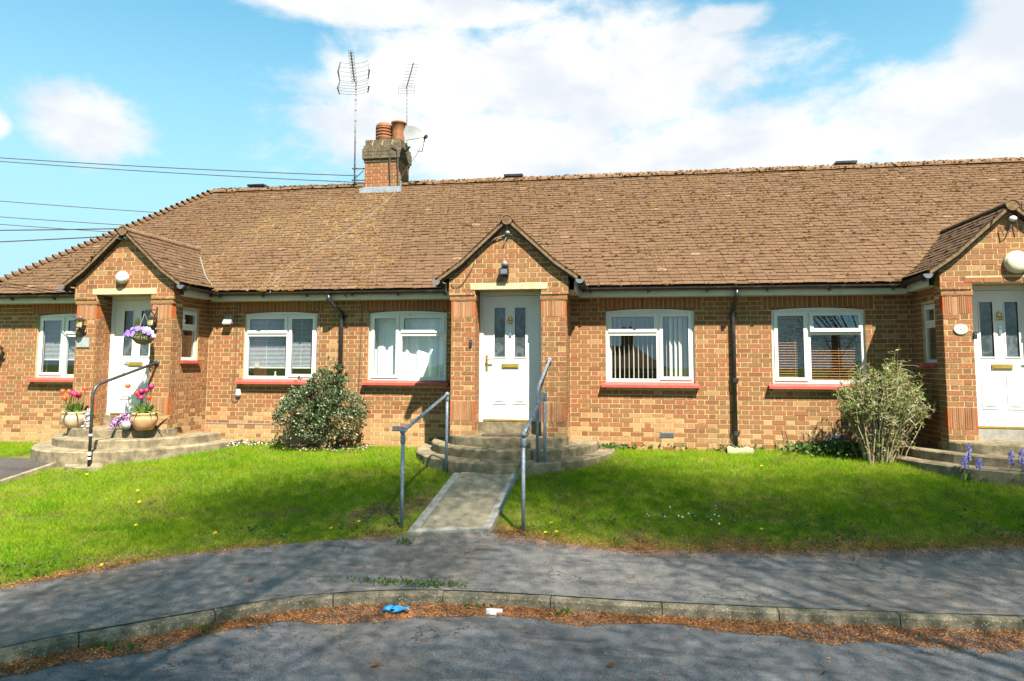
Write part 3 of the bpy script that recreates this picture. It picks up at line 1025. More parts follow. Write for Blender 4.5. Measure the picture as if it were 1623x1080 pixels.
wall_o = wall.build('wall', M['mortar'], HOUSE)
tag(panels.build('creasing_tiles', M['creasing'], HOUSE), kind='stuff')

# bricks: the 300 largest in view as single parts, the rest joined
def depth_of(p):
    return (Vector(p) - EYE).dot(fwd)


def in_view(p):
    d = Vector(p) - EYE
    z = d.dot(fwd)
    if z <= 0.1: return False
    x, y = 811.5 + 1130 * d.dot(rt2) / z, 479.67 - 1130 * d.dot(up2) / z
    return 5 < x < 1618 and 5 < y < 1075


cand = []
for i, bk in enumerate(BRICKS):
    c, U, N, l, h, t = bk
    if abs(l - 0.2135) < 1e-4 and abs(h - 0.0646) < 1e-4 and abs(N.y) > 0.5 and in_view(c):
        cand.append((depth_of(c), i))
cand.sort()
single = set(i for _, i in cand[:300])
variants = []
for v in range(24):
    m = MB()
    m.fbox((0, 0, 0), (1, 0, 0), (0, 0, 1), (0, -1, 0), 0.2135, 0.0646, 0.05, brick_tone(1.5, False), back=True)
    V = np.array(m.v, np.float32)
    cnt = np.array([len(q) for q in m.f], np.int32)
    me = np_mesh('brick', V + np.array((0, 0.025, 0), np.float32), cnt, np.array([i for q in m.f for i in q], np.int32), np.array(m.t, np.float32))
    me.materials.append(M['brick'])
    variants.append(me)
bw = MB()
for i, (c, U, N, l, h, t) in enumerate(BRICKS):
    if i in single:
        o = bpy.data.objects.new('brick', random.choice(variants))
        COL.objects.link(o)
        o.parent = wall_o
        o.location = c
    else:
        bw.fbox(c - N * 0.025, U, (0, 0, 1), N, l, h, 0.05, t, back=False)
tag(bw.build('brickwork', M['brick'], wall_o), kind='stuff')

# lintels
for c, dz in PORCHES[:2]:
    m = MB()
    m.box(c - 0.58, c + 0.605, GFR - 0.006, GFR + 0.12, 2.522, 2.612)
    m.build('lintel', M['lintel'], HOUSE)
m = MB()
c = PORCHES[2][0]
for i in range(5):
    m.fbox((c - 0.49 + i * 0.245, GFR + 0.02, 2.567), (1, 0, 0), (0, 0, 1), (0, -1, 0), 0.235, 0.065, 0.05, brick_tone(2, i % 2 == 1))
m.build('lintel', M['brick'], HOUSE)
m = MB()
for c, dz in PORCHES:
    m.box(c - PIN - 0.02, c + PIN + 0.02, GFR + 0.1, -0.70, 2.53, 2.6)
m.build('porch_ceiling', M['lintel'], HOUSE)

# fascia and soffit between the porches
segs = [(-12.25, PORCHES[0][0] - 1.02), (PORCHES[0][0] + 1.02, PORCHES[1][0] - 1.02), (PORCHES[1][0] + 1.02, PORCHES[2][0] - 1.02), (PORCHES[2][0] + 1.02, XR)]
for a, b in segs:
    m = MB()
    m.box(a, b, -0.215, -0.195, 2.477, 2.63)
    m.build('fascia', M['fascia'], HOUSE)
    m = MB()
    m.box(a, b, -0.193, 0.004, 2.480, 2.492)
    m.build('soffit', M['fascia'], HOUSE)
for c, dz in PORCHES:
    for s in (-1, 1):
        m = MB()
        m.box(c + s * 1.0, c + s * 1.02, -0.99, -0.2155, 2.50, 2.655)
        m.box(c + s * (PFLANK - 0.004), c + s * 0.998, -0.99, -0.2, 2.503, 2.515)
        m.build('porch_fascia', M['fascia'], HOUSE)


# gutters
def gutter(p0, p1, caps=(False, False), grey=False):
    p0, p1 = Vector(p0), Vector(p1)
    d = (p1 - p0).normalized()
    side = Vector((0, 0, 1)).cross(d)
    m = MB()
    vs = []
    n = 9
    for p in (p0, p1):
        for r_ in (0.056, 0.050):
            for k in range(n):
                t = math.pi + math.pi * k / (n - 1)
                vs.append(p + side * (math.cos(t) * r_) + Vector((0, 0, math.sin(t) * r_)))
    fs = []
    for k in range(n - 1):
        fs.append((k, k + 1, 2 * n + k + 1, 2 * n + k))
        fs.append((n + k + 1, n + k, 3 * n + k, 3 * n + k + 1))
    fs += [(0, 2 * n, 3 * n, n), (n - 1, 2 * n - 1, 4 * n - 1, 3 * n - 1)]
    m.add(vs, fs)
    o = m.build('gutter', M['gutter'], HOUSE)
    L = (p1 - p0).length
    nb = max(1, int(round(L / 0.9)))
    for i in range(nb + 1):
        q = p0 + d * (0.12 + (L - 0.24) * i / nb)
        bm_ = MB()
        pts = [q + side * (math.cos(math.pi + math.pi * k / 8) * 0.061) + Vector((0, 0, math.sin(math.pi + math.pi * k / 8) * 0.061)) for k in range(9)]
        bm_.tube(pts, 0.010, 5)
        bm_.fbox(q + Vector((0, 0, -0.065)), d, (0, 0, 1), side, 0.035, 0.05, 0.05)
        bm_.build('bracket', M['black'], o)
    for flag, p in zip(caps, (p0, p1)):
        if flag:
            e = MB()
            k0 = p - d * 0.008 if p == p0 else p + d * 0.008
            pts = [k0 + side * (math.cos(math.pi + math.pi * k / 10) * 0.064) + Vector((0, 0, math.sin(math.pi + math.pi * k / 10) * 0.064)) for k in range(11)]
            e.add([q - d * 0.01 for q in pts] + [q + d * 0.012 for q in pts],
                  [tuple(range(11)), tuple(range(21, 10, -1))] + [(i, 11 + i, 12 + i, i + 1) for i in range(10)] + [(10, 21, 11, 0)])
            e.build('end_cap', M['grey_pvc'], o)
    return o


GZ = 2.615
for a, b in [(-12.35, PORCHES[0][0] - 1.10), (PORCHES[0][0] + 1.10, PORCHES[1][0] - 1.10), (PORCHES[1][0] + 1.10, PORCHES[2][0] - 1.10), (PORCHES[2][0] + 1.10, XR)]:
    gutter((a, -0.285, GZ), (b, -0.285, GZ))
for c, dz in PORCHES:
    for s in (-1, 1):
        gutter((c + s * 1.105, -1.24, GZ + 0.035), (c + s * 1.105, -0.25, GZ + 0.012), (True, False))


# downpipes
def downpipe(x, top_z, name='downpipe'):
    m = MB()
    m.tube([(x - 0.15 if x < 0 else x + 0.035, -0.285, 2.56), (x - 0.15 if x < 0 else x + 0.035, -0.285, 2.47), (x - 0.11 if x < 0 else x + 0.02, -0.25, 2.42),
            (x, -0.06, 2.26), (x, -0.055, 2.19), (x, -0.055, 0.12)], 0.034, 10)
    o = m.build(name, M['black'], HOUSE, True)
    for z in (2.20, 1.15, 0.32):
        q = MB()
        q.tube([(x, -0.055, z - 0.035), (x, -0.055, z + 0.035)], 0.043, 10)
        q.box(x - 0.07, x + 0.07, -0.03, -0.002, z - 0.02, z + 0.02)
        q.build('pipe_clip', M['black'], o)


downpipe(-4.955, 2.5)
downpipe(1.63, 2.5)

# air bricks
for x, z in ((-3.9, 0.29), (0.575, 0.262), (3.12, 0.28)):
    m = MB()
    m.box(x - 0.11, x + 0.11, -0.010, 0.02, z - 0.035, z + 0.035)
    o = m.build('air_brick', M['grey_pvc'], HOUSE)
    m = MB()
    for i in range(9):
        for j in range(2):
            m.box(x - 0.095 + i * 0.0225, x - 0.083 + i * 0.0225, -0.0125, -0.009, z - 0.024 + j * 0.027, z - 0.004 + j * 0.027)
    m.build('vent_slots', M['black'], o)

# ---------------------------------------------------------------- roof
roof = MB()
hipx = lambda y: HIP_X - (RIDGE_Y - y) * HIP_K
roof.add([(hipx(EAVE_Y), EAVE_Y, EAVE_Z - 0.02), (XR + 0.15, EAVE_Y, EAVE_Z - 0.02), (XR + 0.15, RIDGE_Y, RIDGE_Z - 0.02), (HIP_X, RIDGE_Y, RIDGE_Z - 0.02),
          (hipx(EAVE_Y), 6.3, EAVE_Z - 0.02), (XR + 0.15, 6.3, EAVE_Z - 0.02)],
         [(0, 1, 2, 3), (3, 2, 5, 4), (0, 3, 4)], (0.4, 0.1, 0.4))
roof.add([(XR - 0.02, EAVE_Y + 0.25, 2.55), (XR - 0.02, 6.1, 2.55), (XR - 0.02, RIDGE_Y, RIDGE_Z - 0.08)], [(0, 1, 2)], (0.4, 0, 0))
for c, dz in PORCHES:
    yb = EAVE_Y + (APEX_Z - EAVE_Z) / SLOPE + 0.05
    for s in (-1, 1):
        vs, fs = [], []
        for (o, z) in PORCH_PROF:
            yk = EAVE_Y + (z - EAVE_Z) / SLOPE + 0.05
            vs += [(c + s * o, -1.23, z - 0.012), (c + s * o, yk, z - 0.012)]
        for k in range(len(PORCH_PROF) - 1):
            q = (2 * k, 2 * k + 1, 2 * k + 3, 2 * k + 2)
            fs.append(q if s < 0 else q[::-1])
        roof.add(vs, fs, (0.4, 0.1, 0.4))
roof_o = roof.build('roof', M['tile'], HOUSE)

TILES = []      # (centre, across, upslope, normal, width, tone)
TW, GAUGE, TLEN, TTH = 0.163, 0.1, 0.155, 0.017


def age_at(x, t):
    """how weathered the roof is: more towards the ridge, in a streak below the chimney"""
    n = mnoise.fractal(Vector((x * 0.7, t * 2.6, 3.1)), 1.0, 2.0, 4)
    a = 0.10 + 0.75 * t + 0.4 * n
    ch = math.exp(-((x + 5.6 + (1 - t) * 0.9) / (0.95 + 1.1 * (1 - t))) ** 2)
    return max(0, min(1, a + 0.35 * ch)), max(0, min(1, 1.7 * ch * (0.7 + n) + max(0, n - 0.25) * 0.9))


slope_len = math.hypot(RIDGE_Y - EAVE_Y, RIDGE_Z - EAVE_Z)
upv = Vector((0, RIDGE_Y - EAVE_Y, RIDGE_Z - EAVE_Z)).normalized()
nrm = Vector((0, -upv.z, upv.y))
nc = int(slope_len / GAUGE)
for k in range(nc + 1):
    s = k * GAUGE
    y0 = EAVE_Y + upv.y * (s + 0.05)
    z0 = EAVE_Z + upv.z * (s + 0.05)
    x = hipx(y0) + (0.08 if k % 2 else 0.0)
    while x < XR + 0.1:
        xc = x + TW / 2
        x += 0.165
        skip = False
        for c, dz in PORCHES:
            if abs(xc - c) < 1.0 and porch_z(xc - c) > z0 + 0.10:
                skip = True
        if skip: continue
        t = s / slope_len
        age, lich = age_at(xc, t)
        nearv = min((abs(porch_z(xc - c) - z0) for c, _ in PORCHES if abs(xc - c) < 1.2), default=9)
        if nearv < 0.12: lich = max(lich, 0.8)
        r_ = min(1, max(0, random.gauss(0.5, 0.16)))
        if random.random() < 0.006: r_ = 1.0
        cen = Vector((xc, EAVE_Y, EAVE_Z)) + upv * (s + TLEN / 2 - 0.012 + random.gauss(0, 0.003)) + nrm * (0.006 + random.gauss(0, 0.0022))
        TILES.append((cen, Vector((1, random.gauss(0, 0.006), 0)), upv, nrm, TW - 0.003, (r_, lich, age)))
# porch roofs
for c, dz in PORCHES:
    for s in (-1, 1):
        pr = PORCH_PROF
        for k in range(len(pr) - 1):
            a = Vector((c + s * pr[k + 1][0], 0, pr[k + 1][1]))
            b = Vector((c + s * pr[k][0], 0, pr[k][1]))
            L = (b - a).length
            u = (b - a).normalized()
            n = Vector((u.z * s, 0, abs(u.x)))
            if n.x * s < 0: n.x = -n.x
            rows = int(round(L / GAUGE))
            for i in range(rows):
                base = a + u * (i * L / rows)
                ymax = EAVE_Y + (base.z + 0.03 - EAVE_Z) / SLOPE
                y = -1.245 + (0.0 if i % 2 else -0.0)
                first = True
                while y < ymax + 0.05:
                    w = 0.163 if not (first and i % 2) else 0.08
                    first = False
                    yc = y + w / 2
                    y += w + 0.002
                    age = 0.45 + 0.3 * random.random()
                    lich = 0.9 if yc > ymax - 0.25 else 0.12
                    cen = Vector((base.x, yc, base.z)) + u * (TLEN / 2 - 0.012) + n * (0.006 + random.gauss(0, 0.002))
                    TILES.append((cen, Vector((0, -s, 0)) + u * random.gauss(0, 0.006), u, n, w - 0.002, (min(1, max(0, random.gauss(0.45, 0.2))), lich, age)))

cand = sorted((depth_of(t[0]), i) for i, t in enumerate(TILES) if in_view(t[0]) and t[4] > 0.15 and t[3].z > 0.3)
single = set(i for _, i in cand[:300])


def tile_into(m, cen, ac, uv, nv, w, tone, loc=False):
    # tilted plate: the lower edge rides on the course below
    a = ac.normalized() * (w / 2)
    lo, hi = -uv * (TLEN / 2), uv * (TLEN / 2)
    o0 = len(m.v)
    vs = [cen + lo - a + nv * 0.012, cen + lo + a + nv * 0.012, cen + hi + a - nv * 0.002, cen + hi - a - nv * 0.002,
          cen + lo - a + nv * (0.012 + TTH), cen + lo + a + nv * (0.012 + TTH), cen + hi + a + nv * (TTH - 0.002), cen + hi - a + nv * (TTH - 0.002)]
    m.add(vs + [vs[4], vs[5]], [(8, 9, 6, 7)], tone)
    m.add(vs, [(0, 1, 5, 4), (1, 2, 6, 5), (3, 0, 4, 7)], (tone[0], tone[1], 2.0))      # tails and flanks, coloured near black


tvar = {}
rt_ = MB()
for i, (cen, ac, uv, nv, w, tone) in enumerate(TILES):
    if i in single:
        key = (round(uv.x, 2), round(uv.y, 2), round(uv.z, 2), int(tone[0] * 5.99))
        if key not in tvar:
            m = MB()
            tile_into(m, Vector((0, 0, 0)), Vector((1, 0, 0)) if abs(uv.y) > 0.1 else Vector((0, -1 if uv.x < 0 else 1, 0)), uv, nv, 0.161, tone)
            me = np_mesh('tile', np.array([tuple(q) for q in m.v], np.float32), np.array([4] * len(m.f), np.int32), np.array([j for q in m.f for j in q], np.int32), np.array(m.t, np.float32))
            me.materials.append(M['tile'])
            tvar[key] = me
        o = bpy.data.objects.new('tile', tvar[key])
        COL.objects.link(o)
        o.parent = roof_o
        o.location = cen
    else:
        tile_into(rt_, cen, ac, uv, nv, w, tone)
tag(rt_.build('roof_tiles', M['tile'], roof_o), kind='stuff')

# moss cushions on the tile edges
ms = MB()
for (cen, ac, uv, nv, w, tone) in TILES:
    lich, age = tone[1], tone[2]
    main = abs(ac.x) > 0.9
    p = 0.42 + 1.1 * max(0, age - 0.08) ** 0.9 + 0.3 * lich
    if not main: p *= 0.35
    k = 0
    while random.random() < min(p, 0.86) and k < 6:
        k += 1
        q = cen - uv * (TLEN / 2 + random.uniform(-0.03, 0.012)) + ac.normalized() * random.uniform(-0.08, 0.08) + nv * 0.02
        r_ = random.uniform(0.013, 0.030) * (1.3 if random.random() < 0.2 else 1)
        ra, ru, rn = r_ * random.uniform(0.9, 1.9), r_ * random.uniform(0.7, 1.1), r_ * random.uniform(0.55, 0.95)
        a = ac.normalized()
        tn = min(1, max(0, random.gauss(0.35, 0.2) + 0.5 * lich))
        n6 = 6
        ring = [q + a * (math.cos(j * math.pi / 3) * ra * random.uniform(0.75, 1.2)) + uv * (math.sin(j * math.pi / 3) * ru * random.uniform(0.75, 1.2)) for j in range(n6)]
        top = q + nv * rn
        ms.add(ring + [top, q - uv * ru * 0.9 - nv * 0.012], [(j, (j + 1) % n6, n6) for j in range(n6)] + [(4, 3, 7), (5, 4, 7), (0, 5, 7)], (tn, 0, 0))
for k in range(1500):      # cushions along the ridge
    x = random.uniform(HIP_X, XR)
    a_ = random.uniform(0.15, math.pi - 0.15)
    q = Vector((x, RIDGE_Y - math.cos(a_) * 0.12, RIDGE_Z - 0.02 + math.sin(a_) * 0.105))
    n_ = Vector((0, -math.cos(a_), math.sin(a_)))
    s_ = Vector((0, n_.z, -n_.y))
    r_ = random.uniform(0.010, 0.024)
    ring = [q + Vector((1, 0, 0)) * (math.cos(j * math.pi / 3) * r_ * random.uniform(0.8, 1.7)) + s_ * (math.sin(j * math.pi / 3) * r_ * random.uniform(0.7, 1.2)) for j in range(6)]
    ms.add(ring + [q + n_ * r_ * random.uniform(0.5, 1.1)], [(j, (j + 1) % 6, 6) for j in range(6)], (random.random(), 0, 0))
tag(ms.build('roof_moss', M['moss'], roof_o), kind='stuff')


def half_round(name, p0, p1, r0, r1, mat, parent, upn, n=8, lift=0.0, thick=0.016):
    """a half-round ridge or hip tile from p0 to p1"""
    p0, p1 = Vector(p0), Vector(p1)
    d = (p1 - p0).normalized()
    upn = (Vector(upn) - d * Vector(upn).dot(d)).normalized()
    sd = d.cross(upn)
    m = MB()
    vs = []
    for (p, r_) in ((p0 + upn * lift, r0), (p1, r1)):
        for rr in (r_, r_ - thick):
            for k in range(n + 1):
                t = math.pi * k / n
                vs.append(p + sd * (math.cos(t) * rr) + upn * (math.sin(t) * rr * 0.85 - 0.03))
    q = n + 1
    fs = []
    for k in range(n):
        fs.append((k, k + 1, 2 * q + k + 1, 2 * q + k))
        fs.append((q + k + 1, q + k, 3 * q + k, 3 * q + k + 1))
        fs.append((k + 1, k, q + k, q + k + 1))
        fs.append((2 * q + k, 2 * q + k + 1, 3 * q + k + 1, 3 * q + k))
    m.add(vs, fs)
    return m.build(name, mat, parent)


ridge = MB()
x = HIP_X
ridge.box(HIP_X, XR + 0.1, RIDGE_Y - 0.06, RIDGE_Y + 0.06, RIDGE_Z - 0.03, RIDGE_Z + 0.03)
ridge_o = ridge.build('ridge', M['verge'], HOUSE)
i = 0
while x < XR:
    jz = random.uniform(-0.006, 0.008)
    half_round('ridge_tile', (x, RIDGE_Y, RIDGE_Z + 0.01 + jz), (x + 0.295, RIDGE_Y, RIDGE_Z + 0.01 + jz), 0.118, 0.118, M['ridge'], ridge_o, (0, 0, 1))
    x += 0.30
# dark ridge vents
for px in (-8.35, -2.42, 4.28):
    m = MB()
    m.box(px - 0.2, px + 0.2, RIDGE_Y - 0.1, RIDGE_Y + 0.1, RIDGE_Z + 0.09, RIDGE_Z + 0.135)
    m.box(px - 0.16, px + 0.16, RIDGE_Y - 0.07, RIDGE_Y + 0.07, RIDGE_Z + 0.05, RIDGE_Z + 0.09)
    m.build('ridge_vent', M['black'], ridge_o)
# hip with bonnet tiles
hip = MB()
h0, h1 = Vector((hipx(EAVE_Y), EAVE_Y, EAVE_Z)), Vector((HIP_X, RIDGE_Y, RIDGE_Z))
hip.tube([h0, h1], 0.05, 6)
hip_o = hip.build('hip', M['verge'], HOUSE)
hd = (h1 - h0)
nb = 40
for i in range(nb):
    a = h0 + hd * (i / nb)
    b = h0 + hd * ((i + 1.25) / nb)
    half_round('bonnet_tile', a, b, 0.115, 0.075, M['tile'], hip_o, (0, 0, 1), 7, lift=0.05)
# porch ridges, verges
for c, dz in PORCHES:
    yb = EAVE_Y + (APEX_Z - EAVE_Z) / SLOPE
    y = -1.27
    while y < yb - 0.05:
        half_round('porch_ridge_tile', (c, y, APEX_Z + 0.005 + random.uniform(-0.004, 0.004)), (c, y + 0.295, APEX_Z + 0.005), 0.095, 0.095, M['ridge'], ridge_o, (0, 0, 1))
        y += 0.30
    m = MB()
    m.lathe((c, -1.262, APEX_Z - 0.012), [(0.085, 0), (0.085, 0.02)], 16, axis=(0, 1, 0))
    m.build('ridge_end', M['verge'], ridge_o)
    for s in (-1, 1):
        m = MB()
        up_ = [(c + s * o, z + 0.012) for o, z in PORCH_PROF]
        dn_ = [(c + s * o, z - 0.042) for o, z in PORCH_PROF]
        poly = up_ + dn_[::-1]
        if s < 0: poly = poly
        else: poly = poly[::-1]
        m.xz_prism(poly, -1.243, GFR + 0.01)
        m.build('verge', M['verge'], HOUSE)
        m = MB()
        dn2 = [(c + s * o, z - 0.045) for o, z in PORCH_PROF]
        dn3 = [(c + s * o, z - 0.075) for o, z in PORCH_PROF]
        poly = dn2 + dn3[::-1]
        if s > 0: poly = poly[::-1]
        m.xz_prism(poly, -1.21, GFR + 0.006)
        m.build('undercloak', M['gutter'], HOUSE)

# ---------------------------------------------------------------- chimney (a part of the terrace)
CX0, CX1, CY0, CY1 = -5.72, -4.90, 2.82, 3.42
ch = MB()
ch.box(CX0 + REC, CX1 - REC, CY0 + REC, CY1 - REC, 4.6, 6.29)
ch_o = ch.build('chimney', M['mortar'], HOUSE)
keep = BRICKS
BRICKS = []
lay((0, CY0, 0), (1, 0, 0), (0, -1, 0), CX0, CX1, 4.95, 5.80, shift=CX0)
lay((CX1, 0, 0), (0, 1, 0), (1, 0, 0), CY0, CY1, 4.95, 5.80, shift=CY0)
m = MB()
for (c, U, N, l, h, t) in BRICKS:
    m.fbox(c - N * 0.02, U, (0, 0, 1), N, l, h, 0.045, (t[0], t[1] * 0.3, 0.0), back=False)
m.build('chimney_brickwork', M['brick'], ch_o)
# oversailing courses
m = MB()
BR = [(0.02, 5.80, 5.865), (0.05, 5.872, 5.94), (0.05, 5.948, 6.015), (0.05, 6.023, 6.09), (0.03, 6.098, 6.165), (0.0, 6.172, 6.24), (0.0, 6.248, 6.30)]
for e, za, zb in BR:
    x = CX0 - e + random.uniform(-0.1, 0)
    while x < CX1 + e:
        a, b = max(x, CX0 - e), min(x + 0.215, CX1 + e)
        if b - a > 0.03:
            m.box(a + 0.004, b - 0.004, CY0 - e + random.uniform(-0.003, 0.003), CY0 + 0.1, za, zb)
        x += 0.225
    y = CY0 - e
    while y < CY1 + e:
        b = min(y + 0.215, CY1 + e)
        m.box(CX1 - 0.1, CX1 + e + random.uniform(-0.003, 0.003), y + 0.004, b - 0.004, za, zb)
        y += 0.225
    m.box(CX0 - e, CX0 + 0.1, CY0 + 0.1, CY1 + e, za, zb)
    m.box(CX0 - e + 0.01, CX1 + e - 0.012, CY0 - e + 0.012, CY1 + e - 0.01, za - 0.01, zb + 0.004)
m.build('oversailing_course', M['cap_brick'], ch_o)
m = MB()
m.box(CX0 - 0.02, CX1 + 0.02, CY0 - 0.03, CY0 - 0.004, main_z(CY0) - 0.03, main_z(CY0) + 0.085)
m.box(CX0 - 0.06, CX1 + 0.06, CY0 - 0.13, CY0 - 0.02, main_z(CY0) - 0.10, main_z(CY0) + 0.035)
m.box(CX1 + 0.003, CX1 + 0.02, CY0 - 0.02, CY1, main_z(CY0) - 0.03, main_z(CY0) + 0.2)
m.build('flashing', M['lead'], ch_o)
m = MB()
px, py = -5.40, 3.12
m.lathe((px, py, 6.29), [(0.14, 0), (0.15, 0.03), (0.175, 0.1), (0.185, 0.13)], 20)
m.build('chimney_pot', M['pot_clay'], ch_o, True)
m = MB()
for i in range(4):
    z = 6.40 + i * 0.07
    m.lathe((px, py, z), [(0.15, 0), (0.185, 0.012), (0.185, 0.045), (0.165, 0.056)], 20)
m.lathe((px, py, 6.38), [(0.11, 0), (0.11, 0.34)], 12)
m.lathe((px, py, 6.675), [(0.18, 0), (0.165, 0.05), (0.12, 0.09), (0.03, 0.11)], 20)
m.build('louvred_pot_top', M['pot_clay'], ch_o)
m = MB()
px = -5.06
m.lathe((px, 3.12, 6.29), [(0.135, 0), (0.135, 0.06), (0.145, 0.25), (0.155, 0.43), (0.17, 0.44), (0.17, 0.48), (0.14, 0.48), (0.13, 0.3)], 20)
m.build('chimney_pot', M['pot_clay'], ch_o, True)


# ---------------------------------------------------------------- windows
def window(a, b, tall_left, name='window', fan_open=0.0, z0=WZ0, z1=WZ1):
    """two-light window in the main wall; the tall casement is on the left or on the right"""
    y = 0.045
    w = b - a
    mull = a + w * (0.40 if tall_left else 0.597)
    tr = z1 - (z1 - z0) * 0.315
    f = MB()
    fw = 0.055
    f.box(a, a + fw, y, y + 0.06, z0, z1); f.box(b - fw, b, y, y + 0.06, z0, z1)
    f.box(a + fw, b - fw, y, y + 0.06, z0, z0 + fw); f.box(a + fw, b - fw, y, y + 0.06, z1 - fw, z1)
    f.box(mull - 0.032, mull + 0.032, y, y + 0.06, z0 + fw, z1 - fw)
    fa, fb = (mull + 0.032, b - fw) if tall_left else (a + fw, mull - 0.032)
    f.box(fa, fb, y, y + 0.06, tr - 0.032, tr + 0.032)
    # cambered head
    n = 14
    top = [(a + w * i / n, z1 + 0.036 * (1 - (2 * i / n - 1) ** 2)) for i in range(n + 1)]
    poly = [(a, z1), (b, z1)] + top[::-1][0:]
    poly = [(a, z1 - 0.012), (b, z1 - 0.012)] + top[::-1]
    f.xz_prism(poly, y - 0.012, y + 0.05)
    win = f.build(name, M['pvc'], HOUSE)

    def sash(x0, x1, zz0, zz1, open_=0.0):
        sw = 0.052
        m = MB()
        yy = y - 0.016
        m.box(x0, x0 + sw, yy, yy + 0.05, zz0, zz1); m.box(x1 - sw, x1, yy, yy + 0.05, zz0, zz1)
        m.box(x0 + sw, x1 - sw, yy, yy + 0.05, zz0, zz0 + sw); m.box(x0 + sw, x1 - sw, yy, yy + 0.05, zz1 - sw, zz1)
        if open_:
            m.v = [(vx, vy - open_ * (zz1 - vz), vz) for vx, vy, vz in m.v]
        m.build('sash', M['pvc'], win)
        g_ = MB()
        g_.add([(x0 + sw, yy + 0.02, zz0 + sw), (x1 - sw, yy + 0.02, zz0 + sw), (x1 - sw, yy + 0.02, zz1 - sw), (x0 + sw, yy + 0.02, zz1 - sw)], [(0, 1, 2, 3)])
        if open_:
            g_.v = [(vx, vy - open_ * (zz1 - vz), vz) for vx, vy, vz in g_.v]
        g_.build('pane', M['glass'], win)
        s_ = MB()
        e = 0.006
        for (q0, q1, r0, r1) in ((x0 + sw, x0 + sw + e, zz0 + sw, zz1 - sw), (x1 - sw - e, x1 - sw, zz0 + sw, zz1 - sw), (x0 + sw + e, x1 - sw - e, zz1 - sw - e, zz1 - sw)):
            s_.box(q0, q1, yy + 0.012, yy + 0.0185, r0, r1)
        if not open_:
            s_.build('gasket', M['black'], win)

    ta, tb = (a + fw - 0.012, mull - 0.02) if tall_left else (mull + 0.02, b - fw + 0.012)
    sash(ta, tb, z0 + fw - 0.015, z1 - fw + 0.015)
    sash(fa - 0.012, fb + 0.012, tr + 0.02, z1 - fw + 0.015, fan_open)
    g_ = MB()
    g_.add([(fa, y + 0.02, z0 + fw), (fb, y + 0.02, z0 + fw), (fb, y + 0.02, tr - 0.032), (fa, y + 0.02, tr - 0.032)], [(0, 1, 2, 3)])
    g_.build('pane', M['glass'], win)
    v = MB()
    vx = mull - 0.17
    v.box(vx, vx + 0.34, y - 0.028, y - 0.001, z1 - 0.048, z1 - 0.026)
    v.build('trickle_vent', M['pvc'], win)
    h = MB()
    hx = tb - 0.026 if tall_left else ta + 0.026
    h.box(hx - 0.008, hx + 0.008, y - 0.03, y - 0.016, (z0 + z1) / 2 - 0.06, (z0 + z1) / 2 + 0.06)
    h.build('hinge_bar', M['pvc'], win) if False else None
    sl = MB()
    sl.add([(a - 0.075, -0.095, z0 - 0.085), (b + 0.06, -0.095, z0 - 0.085), (b + 0.06, -0.095, z0 - 0.045), (a - 0.075, -0.095, z0 - 0.045),
            (a - 0.075, 0.05, z0 - 0.002), (b + 0.06, 0.05, z0 - 0.002), (a - 0.075, 0.05, z0 - 0.085), (b + 0.06, 0.05, z0 - 0.085)],
           [(0, 1, 2, 3), (3, 2, 5, 4), (0, 3, 4, 6), (2, 1, 7, 5), (1, 0, 6, 7)])
    sl.build('sill', M['red_sill'], win)
    # plaster reveal and the room behind
    rm = MB()
    rm.box(a - 0.9, b + 0.9, 2.9, 2.92, 0.3, 2.5)
    rm.box(a - 0.9, a - 0.88, 0.27, 2.9, 0.3, 2.5)
    rm.box(b + 0.88, b + 0.9, 0.27, 2.9, 0.3, 2.5)
    rm.build('room', M['room'], win)
    rv = MB()
    rv.box(a - 0.02, a, 0.105, 0.28, z0 - 0.08, z1 + 0.04); rv.box(b, b + 0.02, 0.105, 0.28, z0 - 0.08, z1 + 0.04)
    rv.box(a, b, 0.105, 0.36, z0 - 0.06, z0 - 0.02)
    rv.build('inner_reveal', M['fascia'], win)
    return win


window(*WINDOWS[0][:2], True)
window(*WINDOWS[1][:2], False)
window(*WINDOWS[2][:2], True)
window(*WINDOWS[3][:2], False)
window(*WINDOWS[4][:2], True, fan_open=0.12)


